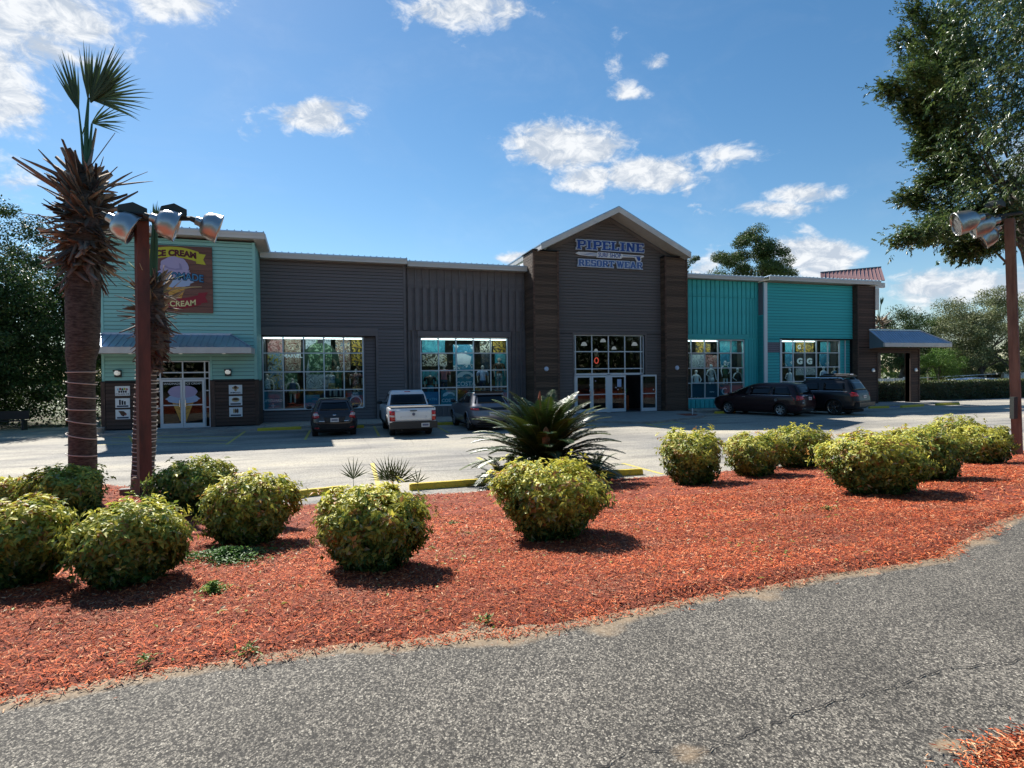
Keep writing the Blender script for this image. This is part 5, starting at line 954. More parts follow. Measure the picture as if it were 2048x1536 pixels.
# dark hatchback
o, patch, rear, side, P = make_car('hatchback', 'dark brown compact hatchback parked nose-in before the first shop window', 'car', (.05, 23.3, 0), R_(1.5), dict(rt=.325, rw=.325, ra=.37, wy=(.78, 3.42), mir=(.98, 2.9), dm=0,
   lv=[(.20,.74,.30,4.15),(.32,.84,.07,4.32),(.55,.868,.0,4.40),(.80,.868,.05,4.36),(.93,.85,.10,4.15),(.98,.80,.14,3.35),(1.03,.78,.19,3.1),(1.36,.62,.52,2.25),(1.44,.58,.62,2.0),(1.475,.50,.80,1.8)]), 'paint_char')
patch('rear_window', 'car_glass', [(-.66, 1.03), (.66, 1.03), (.53, 1.375), (-.53, 1.375)], 'r')
for s in (-1, 1):
    patch('side_window', 'car_glass', [(.85, 1.03), (1.9, 1.0), (1.9, 1.37), (1.05, 1.35)], 's', s=s); patch('side_window', 'car_glass', [(1.97, 1.0), (2.85, 1.0), (2.35, 1.36), (1.97, 1.37)], 's', s=s)
    tl = patch('tail_lamp', 'lamp_red', [(s*.55, .76), (s*.80, .70), (s*.79, .96), (s*.62, .98)][:: 1], 'r', .02, nx=4); patch('lamp_lens', 'lamp_clear', [(s*.56, .84), (s*.79, .82), (s*.78, .92), (s*.63, .93)], 'r', .026, nx=4, par=tl)
    patch('fog_reflector', 'lamp_red', [(s*.56, .33), (s*.74, .33), (s*.74, .38), (s*.58, .38)], 'r', .015, nx=3); patch('bumper_slot', 'plastic', [(s*.50, .36), (s*.78, .40), (s*.76, .52), (s*.55, .46)], 'r', .008, nx=3)
    patch('badge', 'chrome', [(s*.36, .60), (s*.56, .61), (s*.56, .64), (s*.36, .63)], 'r', .012, nx=2, nz=1)
patch('hatch_seam', 'dark', [(-.50, .50), (.50, .50), (.50, .512), (-.50, .512)], 'r', .006); patch('plate_recess', 'plastic', [(-.34, .56), (.34, .56), (.42, .80), (-.42, .80)], 'r', .007); plate(o, rear, .0, .66); patch('emblem', 'chrome', [(-.06, .83), (.06, .83), (.06, .865), (-.06, .865)], 'r', .015, nx=2, nz=1); patch('lower_bumper', 'plastic', [(-.66, .22), (.66, .22), (.7, .34), (-.7, .34)], 'r', .01)
MB().tube([(-.50, .50, 1.44), (0, .44, 1.455), (.50, .50, 1.44)], .03, 6).build('spoiler', 'paint_char', o, local=True); MB().tube([(0, .9, 1.46), (0, .72, 1.60)], .008, 5).build('aerial', 'black', o, local=True)
MB().tube([(-.2, rear(-.2, 1.05, .02), 1.06), (.25, rear(.25, 1.08, .02), 1.09)], .01, 5).build('rear_wiper', 'black', o, local=True)
# white pickup
o, patch, rear, side, P = make_car('pickup_truck', 'white compact pickup truck with covered bed, right of the dark hatchback', 'pickup', (2.93, 22.12, 0), R_(0), dict(n=14, rt=.37, rw=.37, ra=.44, wy=(1.0, 4.08), mir=(1.15, 3.35), dm=1, spk=6, archm='plastic', arch=.035,
   lv=[(.34,.80,.12,4.9),(.46,.90,.02,5.0),(.60,.915,.0,5.07),(1.02,.915,.03,5.05),(1.09,.90,.05,4.95),(1.11,.86,1.45,3.85),(1.16,.84,1.52,3.7),(1.62,.70,1.80,2.85),(1.70,.66,1.86,2.7),(1.745,.58,2.0,2.6)]), 'paint_white')
patch('rear_window', 'car_glass', [(-.74, 1.17), (.74, 1.17), (.66, 1.58), (-.66, 1.58)], 'r'); MB().box(-.84, .84, .10, 1.5, 1.095, 1.135).build('bed_cover', 'plastic', o, local=True)
for s in (-1, 1):
    patch('side_window', 'car_glass', [(1.75, 1.15), (2.55, 1.15), (2.5, 1.6), (1.98, 1.6)], 's', s=s); patch('side_window', 'car_glass', [(2.62, 1.15), (3.45, 1.15), (2.95, 1.6), (2.6, 1.6)], 's', s=s); patch('rocker_panel', 'plastic', [(1.5, .36), (3.6, .36), (3.6, .50), (1.5, .50)], 's', .02, s=s)
    tl = patch('tail_lamp', 'lamp_red', [(s*.70, .62), (s*.89, .62), (s*.89, 1.0), (s*.70, 1.0)], 'r', .02, nx=5); patch('lamp_lens', 'lamp_clear', [(s*.71, .77), (s*.885, .77), (s*.885, .84), (s*.71, .84)], 'r', .026, nx=5, par=tl)
    patch('bumper_lamp', 'plastic', [(s*.5, .50), (s*.7, .50), (s*.7, .54), (s*.5, .54)], 'r', .05, nx=3, nz=1)
MB().prism([(-.90, .33), (.90, .33), (.90, .58), (.66, .60), (-.66, .60), (-.90, .58)], -.10, .12).build('rear_bumper', 'plastic', o, local=True)
tg = patch('tailgate', 'paint_white', [(-.68, .60), (.68, .60), (.68, 1.05), (-.68, 1.05)], 'r', .022, nx=6)
MB().box(-.13, .13, -.035, -.01, .985, 1.02).build('tailgate_handle', 'black', tg, local=True); MB().lathe([(.001, 0), (.055, 0), (.055, .02)], (0, -.022, .87), (0, -1, 0), 16).build('emblem', 'plate_mark', tg, local=True)
for q in (((-.50, .75), (-.46, .79)), ((-.46, .79), (.46, .79)), ((.46, .79), (.50, .75))): MB().box(min(q[0][0], q[1][0]), max(q[0][0], q[1][0])+.004, -.026, -.018, min(q[0][1], q[1][1]), max(q[0][1], q[1][1])+.006).build('tailgate_crease', 'plate', tg, local=True)
p_ = MB().box(.28, .59, -.115, -.10, .38, .53).build('number_plate', 'plate', o, local=True); MB().box(.32, .55, -.118, -.1155, .42, .50).build('plate_print', 'plate_mark', p_, local=True); MB().box(-.12, .12, 1.84, 1.9, 1.66, 1.70).build('brake_lamp', 'lamp_red', o, local=True)
MB().lathe([(.03, 0), (.03, .12)], (-.45, -.05, .30), (0, 1, 0), 8).build('tow_loop', 'chrome', o, local=True)
# grey coupe SUV
o, patch, rear, side, P = make_car('luxury_suv', 'silver grey SUV with black roof, half hidden behind the sago palm', 'car', (6.30, 22.85, 0), R_(1), dict(rt=.375, rw=.375, ra=.43, wy=(.92, 3.60), mir=(1.12, 3.0), dm=1, rr=.74, spk=10, arch=.03,
   lv=[(.26,.80,.28,4.1),(.40,.90,.08,4.25),(.62,.95,.0,4.36),(.86,.95,.06,4.36),(1.02,.93,.10,4.25),(1.08,.88,.16,3.3),(1.14,.86,.25,3.15),(1.50,.70,.62,2.3),(1.58,.66,.62,2.05),(1.635,.56,.80,1.85)]), 'paint_grey')
patch('rear_window', 'car_glass', [(-.72, 1.16), (.72, 1.16), (.58, 1.50), (-.58, 1.50)], 'r'); patch('black_band', 'car_glass', [(-.86, .88), (.86, .88), (.84, .99), (-.84, .99)], 'r', .01, nx=12)
MB().slab([(-.62, .55), (.62, .55), (.60, 2.05), (-.60, 2.05)], 1.60, 1.655).build('roof_panel', 'car_glass', o, local=True)
for s in (-1, 1):
    patch('side_window', 'car_glass', [(.70, 1.18), (1.85, 1.12), (1.85, 1.52), (1.0, 1.48)], 's', s=s); patch('side_window', 'car_glass', [(1.90, 1.12), (3.0, 1.12), (2.4, 1.52), (1.9, 1.52)], 's', s=s); patch('tail_lamp', 'lamp_red', [(s*.60, .90), (s*.88, .90), (s*.88, .97), (s*.60, .97)], 'r', .018, nx=4)
    patch('bumper_vent', 'plastic', [(s*.52, .44), (s*.86, .52), (s*.84, .58), (s*.55, .54)], 'r', .01, nx=4)
plate(o, rear, 0, .74, .34); patch('lower_bumper', 'plastic', [(-.66, .30), (.66, .30), (.55, .46), (-.55, .46)], 'r', .012)
# maroon minivan
def at_wheel(px_, py_, rz, x, y):   # rear-centre position from the ground contact of a wheel
    p = onz(px_, py_, 0); c, s = math.cos(rz), math.sin(rz); return (p[0]-(x*c-y*s), p[1]-(x*s+y*c), 0)
rz = R_(20)
o, patch, rear, side, P = make_car('minivan', 'dark maroon minivan parked at an angle before the third shop window', 'minivan', at_wheel(1561, 833, rz, -.92, 1.08), rz, dict(rt=.345, rw=.345, ra=.39, wy=(1.08, 4.08), mir=(1.08, 3.85), spk=7, arch=.015,
   lv=[(.20,.84,.25,4.9),(.34,.96,.05,5.05),(.60,1.0,.0,5.15),(.86,1.0,.04,5.08),(1.02,.985,.08,4.75),(1.08,.96,.10,4.35),(1.14,.93,.14,4.2),(1.50,.80,.36,3.3),(1.64,.75,.46,2.9),(1.71,.68,.62,2.6),(1.74,.58,.85,2.3)]), 'paint_maroon')
patch('rear_window', 'car_glass', [(-.80, 1.16), (.80, 1.16), (.68, 1.58), (-.68, 1.58)], 'r'); patch('chrome_strip', 'chrome', [(-.62, 1.055), (.62, 1.055), (.62, 1.09), (-.62, 1.09)], 'r', .02, nz=1); plate(o, rear, .1, .93)
for s in (-1, 1):
    patch('tail_lamp', 'lamp_red', [(s*.50, .92), (s*.94, .84), (s*.94, 1.10), (s*.50, 1.06)], 'r', .018, nx=6)
    for a, b in ((.42, 1.5), (1.56, 2.75), (2.81, 3.9)): patch('side_window', 'car_glass', [(a+.1, 1.12), (b, 1.12), (b if b < 3.5 else 3.35, 1.52), (a+.35 if a < 1 else a, 1.54)], 's', s=s)
    patch('window_trim', 'chrome', [(.5, 1.09), (3.0, 1.09), (3.0, 1.105), (.5, 1.105)], 's', .012, s=s, nz=1); MB().box(s*1.0-.02, s*1.0+.02, 3.0, 3.2, .98, 1.0).build('door_handle', 'chrome', o, local=True); MB().lathe([(.001, 0), (.08, 0), (.08, .015)], (side(1.3, .86, s, .002), 1.3, .86), (s, 0, 0), 14).build('fuel_flap', 'paint_grey', o, local=True)
patch('lower_bumper', 'paint_char', [(-.84, .26), (.84, .26), (.90, .46), (-.90, .46)], 'r', .01); MB().tube([(.55, .1, .26), (.55, -.05, .25)], .035, 8).build('exhaust', 'chrome', o, local=True); patch('badge', 'chrome', [(-.7, .72), (-.5, .72), (-.5, .745), (-.7, .745)], 'r', .012, nx=2, nz=1)
# black full-size SUV with loaded roof
rz = R_(20)
o, patch, rear, side, P = make_car('large_suv', 'black full-size SUV with things tied on its roof rack, beyond the minivan', 'car', at_wheel(1667, 830.5, rz, -.98, 1.15), rz, dict(n=9, rt=.42, rw=.42, ra=.47, wy=(1.15, 4.25), mir=(1.3, 3.9), spk=5, rr=.80, rimm='chrome', arch=.03,
   lv=[(.34,.88,.22,4.9),(.50,1.0,.04,5.1),(.75,1.01,.0,5.2),(1.05,1.01,.06,5.15),(1.18,.99,.10,4.9),(1.24,.95,.14,4.0),(1.30,.93,.18,3.9),(1.72,.80,.42,3.0),(1.84,.74,.50,2.8),(1.90,.64,.70,2.6)]), 'paint_navy')
patch('rear_window', 'car_glass', [(-.80, 1.32), (.80, 1.32), (.70, 1.74), (-.70, 1.74)], 'r'); plate(o, rear, .05, .98); MB().box(-.95, .95, -.12, .1, .48, .68).build('rear_bumper', 'paint_navy', o, local=True)
for s in (-1, 1):
    patch('tail_lamp', 'lamp_red', [(s*.66, 1.02), (s*.96, 1.02), (s*.95, 1.22), (s*.72, 1.20)], 'r', .02, nx=5)
    for a, b in ((.5, 1.7), (1.8, 2.75), (2.83, 3.8)): patch('side_window', 'car_glass', [(a+.1, 1.29), (b, 1.29), (b if b < 3.4 else 3.3, 1.70), (a+.2, 1.70)], 's', s=s)
    patch('window_trim', 'chrome', [(.5, 1.255), (3.5, 1.255), (3.5, 1.275), (.5, 1.275)], 's', .012, s=s, nz=1); MB().tube([(s*.74, .75, 1.86), (s*.74, .85, 1.96), (s*.74, 2.7, 1.97), (s*.74, 2.85, 1.88)], .025, 6).build('roof_rail', 'chrome', o, local=True); patch('door_handle', 'chrome', [(2.55, 1.10), (2.72, 1.10), (2.72, 1.14), (2.55, 1.14)], 's', .03, s=s, nx=2, nz=1)
for y in (1.0, 1.9): MB().box(-.76, .76, y, y+.06, 1.97, 2.01).build('cross_bar', 'black', o, local=True)
c, s = math.cos(rz), math.sin(rz); q = Vector(o.location)
ld = empty('roof_load', (q.x-1.4*s, q.y+1.4*c, 2.01), 'dark flat load strapped on the roof rack of the black SUV', 'luggage', None, rz)
MB().prism([(-.62, 0), (.62, 0), (.66, .05), (.5, .10), (.1, .07), (-.3, .12), (-.66, .05)], -.75, .6).build('bundle', 'plastic', ld, local=True); MB().tube([(-.5, -.85, .13), (-.2, .6, .15)], .03, 6).build('pole', 'plastic', ld, local=True); MB().tube([(.1, -.8, .12), (.45, .7, .12)], .03, 6).build('pole', 'chrome', ld, local=True); MB().box(-.68, .68, -.1, -.04, .13, .15).build('strap', 'rubber', ld, local=True)
# ------------------------------------------------------------------ lamp posts
FWD = -RM[:, 2]*-1 if 0 else RM @ np.array([0, 0, -1.])
def depth(p): return float(np.dot(np.array(p)-CP, FWD))
def mpp(p): return depth(p)/FOC     # metres per photo pixel at a point
def at(px_, py_, p): return onv(px_, py_, p[1])
SR = RM @ np.array([1., 0, 0]); SUP = RM @ np.array([0, 1., 0])
def flood(o, c, neck, ax, L, R, arm_from):
    ax = Vector(ax).normalized(); c = Vector(c)
    h = MB().lathe([(.05*L/.45, 0), (.085, .02), (.09, .10), (.12, .13), (R*.62, L*.28), (R*.86, L*.44), (R*.97, L*.68), (R, L*.94), (R*1.03, L*.95), (R*1.03, L), (R*.97, L), (R*.95, L*.93), (R*.86, L*.7), (R*.5, L*.42), (.05, L*.35)], c, ax, 28).build('flood_lamp', 'spun_alu', o, smooth=True)
    MB().lathe([(.001, L*.93), (R*.95, L*.93)], c, ax, 24).build('lens', 'lens', h); MB().lathe([(.001, -.10), (.05, -.09), (.06, .02)], c, ax, 12).build('socket', 'ballast', h)
    MB().tube([arm_from, c-ax*.06], .022, 6).build('bracket', 'black', h)
def ballast(o, c, w, h, d, rz=.3):
    m = MB(); c_, s_ = math.cos(rz), math.sin(rz); P = [(-w/2, 0), (w/2, 0), (w/2, h*.55), (0, h), (-w/2, h*.55)]; vs = []
    for y in (-d/2, d/2): vs += [(c[0]+x*c_-y*s_, c[1]+x*s_+y*c_, c[2]+z) for x, z in P]
    m.add(vs, [(0,1,2,3,4), (9,8,7,6,5)]+[(i, i+5, (i+1) % 5+5, (i+1) % 5) for i in range(5)]); return m.build('ballast_box', 'ballast', o)
pb = onterr(289, 985); k = mpp(pb); ptop = at(283, 428, pb)
o = empty('lamp_post', tuple(pb), 'brown square lamp post with three aluminium floods, beside the palms on the left', 'lamp post', 'floodlight posts in the mulch bed')
def sqpost(o, a, b, w, rz, m, z0=-.3):
    c_, s_ = math.cos(rz)*w/2, math.sin(rz)*w/2; r = [(c_-s_, s_+c_), (-c_-s_, -s_+c_), (-c_+s_, -s_-c_), (c_+s_, s_-c_)]; mb = MB()
    mb.add([(a[0]+x, a[1]+y, a[2]+z0) for x, y in r]+[(b[0]+x, b[1]+y, b[2]) for x, y in r], [(3,2,1,0),(4,5,6,7),(0,1,5,4),(1,2,6,5),(2,3,7,6),(3,0,4,7)]); return mb.build('pole', m, o)
sqpost(o, pb, ptop, .21, R_(28), 'post_brown')
def P1(x, y, dy=0.): p = at(x, y, pb); return (p[0], p[1]+dy, p[2])
MB().tube([P1(228, 442, -.15), P1(386, 441, -.15)], .045, 6).build('cross_arm', 'black', o); MB().tube([P1(255, 436, -.2), P1(268, 432, -.25), P1(300, 437, -.3)], .02, 6).build('conduit', 'black', o)
ballast(o, P1(268, 431, -.1), .47, .20, .3, .35); ballast(o, P1(349, 433, -.1), .44, .20, .3, .35)
AX = SR*.86-SUP*.26+np.array([0, 1, 0])*.42
flood(o, P1(393, 444, -.15), 0, AX, .46, .285, P1(384, 441, -.15)); flood(o, P1(309, 443, -.35), 0, AX, .50, .29, P1(300, 440, -.2)); flood(o, P1(224, 440, -.3), 0, SR*.80-SUP*.40+np.array([0, 1, 0])*.4, .50, .29, P1(232, 440, -.2))
s2 = onterr(269, 990); q = at(270, 957, s2); oo = empty('stub_post', tuple(s2), 'short weathered wooden stub post at the foot of the brown lamp post', 'post'); sqpost(oo, s2, q, .11, .5, 'post_wood', -.1); MB().ball((q[0], q[1], q[2]), .055, .6).build('cap', 'post_wood', oo)
s2 = onterr(252, 990); q = at(252, 979, s2); oo = empty('junction_box', tuple(s2), 'small tan electric box in the mulch left of the stub post', 'box'); MB().box(s2[0]-.09, s2[0]+.09, s2[1]-.07, s2[1]+.07, s2[2]-.05, q[2]).build('case', 'post_wood', oo); MB().box(s2[0]-.1, s2[0]+.1, s2[1]-.08, s2[1]+.08, q[2], q[2]+.02).build('lid', 'concrete', oo)
pb2 = onterr(2036, 908); k2 = mpp(pb2)
o = empty('lamp_post', tuple(pb2), 'slender brown wooden lamp post under the oak branches at the right edge', 'lamp post', 'floodlight posts in the mulch bed')
def P2(x, y, dy=0.): p = at(x, y, pb2); return (p[0], p[1]+dy, p[2])
sqpost(o, pb2, P2(2019, 438), .20, R_(24), 'post_wood'); MB().tube([P2(1975, 436), P2(2075, 420)], .04, 6).build('cross_arm', 'black', o); ballast(o, P2(1990, 414), .42, .17, .28, .2)
x_, y_, z_ = P2(2016, 815, -.12); MB().box(x_-.07, x_+.07, y_-.06, y_+.04, z_-.28, z_+.28).build('meter_box', 'ballast', o)
AX2 = -SR*.90-SUP*.30+np.array([0, 1, 0])*.35
flood(o, P2(1951, 436, -.2), 0, AX2, .62, .29, P2(1976, 434, -.1)); flood(o, P2(1992, 441, -.1), 0, AX2*1.0+np.array([0, .2, 0]), .60, .29, P2(2000, 432, 0)); flood(o, P2(2016, 452, .15), 0, -SR*.6-SUP*.5+np.array([0, .5, 0]), .5, .30, P2(2014, 434, 0))
# ------------------------------------------------------------------ palms
def fan(c, spread, mid, n, L, blade, webf, fw, droop=.0, cup=.3):
    """blades radiating from a hinge; returns V,F quads"""
    V = []; F = []
    for i in range(n):
        t = mid+spread*(i/(n-1)-.5)*1.0; jit = rng.normal(0, .015); d = SR*math.cos(t+jit)+SUP*math.sin(t+jit)+np.array([0, 1, 0])*(fw+cup*math.sin(i*2.1)*.15); d /= np.linalg.norm(d)
        s = np.cross(d, np.array([0, -1., 0])); s /= np.linalg.norm(s); Li = L*(1-.25*abs(i/(n-1)-.5)*2)*rng.uniform(.86, 1.05); pts = []
        for j, (f, w) in enumerate(((0, .25), (.3, .8), (webf, 1.0), (.8, .40), (1., .04))):
            c0 = c+d*Li*f-np.array([0, 0, 1])*droop*Li*f**3+np.array([0, .02*(-1)**i, 0]); pts += [c0-s*blade*w*.5, c0+s*blade*w*.5]
        b = len(V); V += pts; F += [(b+2*j, b+2*j+1, b+2*j+3, b+2*j+2) for j in range(4)]
    return V, F
def boots(o, base, top, r0, r1, n, Ls, w, px, name='leaf_base', up=(1.1, -1.2), pal=None, seed=0, stuff=True):
    V = []; F = []; C = []; base = np.array(base); top = np.array(top)
    for i in range(n):
        h = min(1, max(0, (i+rng.random())/n+rng.normal(0, .03))); p = base+(top-base)*h; az = i*2.399+rng.normal(0, .3); out = np.array([math.cos(az), math.sin(az), 0]); r = r0+(r1-r0)*h
        el = up[1]+(up[0]-up[1])*h+rng.normal(0, .40); tg = np.cross(out, [0, 0, 1.]); d = out*math.cos(el)*.85+np.array([0, 0, 1])*math.sin(el)+tg*rng.normal(0, .55); d /= np.linalg.norm(d); L = rng.uniform(*Ls)*(1+.15*math.sin(h*3)); ww = w*rng.uniform(.7, 1.25); s = np.cross(d, out*.6+[0, 0, .8]); s /= np.linalg.norm(s); s = s+rng.normal(0, .35, 3); s /= np.linalg.norm(s); nn = np.cross(s, d); nn /= np.linalg.norm(nn)+1e-9
        c = p+out*r*.8; bend = rng.uniform(-.15, .2); fr = [(0, 1.25), (.35, 1.), (.75, .7), (1, rng.uniform(.05, .6))]; b = len(V)
        for f, wf in fr:
            q = c+d*L*f-np.array([0, 0, 1])*bend*L*f*f; V += [q-s*ww*wf*.5, q+nn*ww*.18*wf, q+s*ww*wf*.5, q-nn*.006]
        for j in range(3):
            for e in range(4): F.append((b+j*4+e, b+j*4+(e+1) % 4, b+(j+1)*4+(e+1) % 4, b+(j+1)*4+e))
        F.append((b+12, b+13, b+14, b+15))
        col = np.array(pal[rng.integers(len(pal))])*rng.uniform(.7, 1.25); g = max(0, .35-h)*2; col = col*(1-g)+np.array([.16, .145, .13])*g; C += [col]*16
    return V, F, np.array(C)
tan = [(.20, .155, .115), (.30, .235, .175), (.12, .092, .07), (.23, .17, .13), (.085, .062, .048), (.38, .31, .24)]
pp = onterr(166, 978); K = mpp(pp)
def Q(x, y, dy=0): p = at(x, y, pp); return np.array([p[0], p[1]+dy, p[2]])
o = empty('palm_tree', tuple(pp), 'tall thick palm with a shaggy head and one dark upright fan, far left', 'palm', 'palms at the left of the bed')
prof = [(167, 985, 25.5), (166, 940, 24), (165, 850, 23), (163, 770, 22.5), (163, 738, 23), (162, 715, 25.5), (166, 690, 28.5), (166, 650, 29), (166, 600, 29.5), (167, 560, 29), (167, 535, 26), (168, 480, 30), (168, 420, 32), (170, 360, 22), (171, 335, 12)]
pts = []; rad = []
for i in range(len(prof)-1):
    for f in np.linspace(0, 1, 6, endpoint=False):
        a, b = prof[i], prof[i+1]; x, y, r = [a[j]+(b[j]-a[j])*f for j in range(3)]; pts.append(Q(x, y)); rad.append(r*K*(1+.015*math.sin(y*.9)+rng.normal(0, .006)))
pts.append(Q(171, 335)); rad.append(12*K)
MB().tube(pts, rad, 22).build('trunk', 'palm_trunk', o, smooth=True)
V, F, C = boots(o, Q(167, 545), Q(171, 352), 28*K, 17*K, 430, (26*K, 60*K), 11.5*K, 0, up=(1.15, -1.15), pal=tan); np_mesh('leaf_bases', V, F, 'chips', o, 'stuff', C)
V, F, C = boots(o, Q(168, 470), Q(171, 350), 24*K, 10*K, 24, (80*K, 112*K), 8*K, 0, up=(.85, .0), pal=tan[:4]); np_mesh('dry_leaf_stalks', V, F, 'chips', o, 'stuff', C)
def blades(nm, par, parts, col, m='leafd'):
    Vv = []; Ff = []; Cc = []
    for V, F in parts:
        b = len(Vv); Vv += V; Ff += [tuple(i+b for i in f) for f in F]
    Vv = np.array(Vv); c = np.tile(np.array([col]), (len(Vv), 1))*rng.uniform(.8, 1.2, (len(Vv), 1)); c[8::10] = c[8::10]*.6+np.array([.12, .09, .04]); return np_mesh(nm, Vv, Ff, m, par, None, c)
dg_ = (.060, .095, .040)
MB().tube([Q(172, 340), Q(173, 250), Q(177, 195)], [.055, .04, .02], 8).build('leaf_stalk', 'p_green', o); MB().tube([Q(168, 338), Q(163, 270), Q(157, 215)], [.03, .022, .014], 7).build('leaf_stalk', 'p_green', o); MB().tube([Q(175, 340), Q(180, 290), Q(184, 247)], [.045, .03, .018], 7).build('leaf_stalk', 'p_green', o)
blades('palm_leaf', o, [fan(Q(157, 220), R_(30), R_(108), 14, 135*K, 4.2*K, .42, .05)], dg_)
blades('palm_leaf', o, [fan(Q(181, 205), R_(52), R_(66), 27, 132*K, 5.2*K, .50, .05), fan(Q(184, 198, .05), R_(64), R_(14), 17, 122*K, 4.8*K, .42, .1, .10), fan(Q(178, 200, -.05), R_(16), R_(93), 7, 128*K, 4*K, .45, -.05)], dg_)
blades('palm_leaf', o, [fan(Q(184, 246), R_(72), R_(22), 12, 78*K, 3.4*K, .4, .12, .1), fan(Q(170, 240, .1), R_(10), R_(245), 3, 42*K, 3*K, .4, .2)], (.05, .085, .025))
def coil(par, cx, ys, rpx, tilt, PQ, rr=.011, n=14):
    mb = MB()
    for i, y in enumerate(ys):
        r = (rpx(y)+1.0)*K_; c = PQ(cx(y), y); tl = tilt+rng.normal(0, 1.6)*K_; mb_pts = [(c[0]+r*math.cos(t), c[1]+r*math.sin(t), c[2]+tl*-math.cos(t)+.5*(ys[min(i+1, len(ys)-1)]-y)*K_*(-t/6.28)*.3) for t in np.linspace(0, 2*math.pi, 25)]; MB().tube(mb_pts, rr, 5, cap=False).build('rope_turn', 'rope', par)
K_ = K; rp = empty('rope_light', tuple(Q(166, 960)), 'white rope light wound in loose turns round the thick left palm', 'rope light', 'rope lights on the palms')
coil(rp, lambda y: 164, [742, 763, 791, 816, 840, 868, 905, 938], lambda y: 25, 3.2*K, Q)
pp1 = pp; pp = onterr(286, 978); K2 = mpp(pp); pp_ = pp.copy()
def Q2(x, y, dy=0): p = at(x, y, pp_); return np.array([p[0], p[1]+dy, p[2]])
o = empty('palm_tree', tuple(pp_), 'thinner shaggy palm standing behind the brown lamp post, ropes round its stem', 'palm', 'palms at the left of the bed')
prof = [(286, 985, 21), (286, 940, 20), (289, 880, 20), (291, 800, 19), (294, 740, 17), (302, 715, 19), (306, 695, 29), (305, 660, 30), (303, 630, 24), (304, 580, 20), (306, 556, 10)]
pts = []; rad = []
for i in range(len(prof)-1):
    for f in np.linspace(0, 1, 5, endpoint=False):
        a, b = prof[i], prof[i+1]; x, y, r = [a[j]+(b[j]-a[j])*f for j in range(3)]; pts.append(Q2(x, y)); rad.append(r*K2*(1+rng.normal(0, .02)))
MB().tube(pts, rad, 18).build('trunk', 'palm_trunk', o, smooth=True)
V, F, C = boots(o, Q2(303, 735), Q2(305, 640), 20*K2, 26*K2, 210, (12*K2, 26*K2), 7*K2, 0, up=(-.2, -1.2), pal=[(.12, .05, .035), (.08, .035, .025), (.17, .08, .05)]); np_mesh('fibres', V, F, 'chips', o, 'stuff', C)
V, F, C = boots(o, Q2(303, 655), Q2(305, 562), 20*K2, 9*K2, 110, (28*K2, 52*K2), 9*K2, 0, up=(1.1, -.7), pal=tan); np_mesh('leaf_bases', V, F, 'chips', o, 'stuff', C)
V, F, C = boots(o, Q2(303, 610), Q2(305, 565), 12*K2, 6*K2, 16, (50*K2, 80*K2), 4.5*K2, 0, up=(.9, .1), pal=[(.42, .40, .24), (.12, .16, .05), (.30, .24, .15)]); np_mesh('dry_leaf_stalks', V, F, 'chips', o, 'stuff', C)
MB().tube([Q2(304, 565), Q2(305, 510), Q2(307, 448)], [.06, .05, .03], 8).build('leaf_stalk', 'p_green', o); MB().tube([Q2(309, 565), Q2(312, 500), Q2(313, 450)], [.05, .04, .02], 8).build('leaf_stalk', 'p_green', o)
blades('palm_leaf', o, [fan(Q2(308, 462), R_(30), R_(86), 13, 62*K2, 4.2*K2, .5, .05)], (.05, .09, .03)); blades('palm_leaf', o, [fan(Q2(300, 520), R_(50), R_(140), 6, 38*K2, 2.6*K2, .4, -.2, .2)], (.2, .25, .1))
K_ = K2; rp = empty('rope_light', tuple(Q2(286, 960)), 'white rope light wound in tight turns round the thin palm behind the post', 'rope light', 'rope lights on the palms')
coil(rp, lambda y: 286+(960-y)*.04, list(range(722, 965, 9)), lambda y: 19.5, 1.5*K2, Q2, .010)
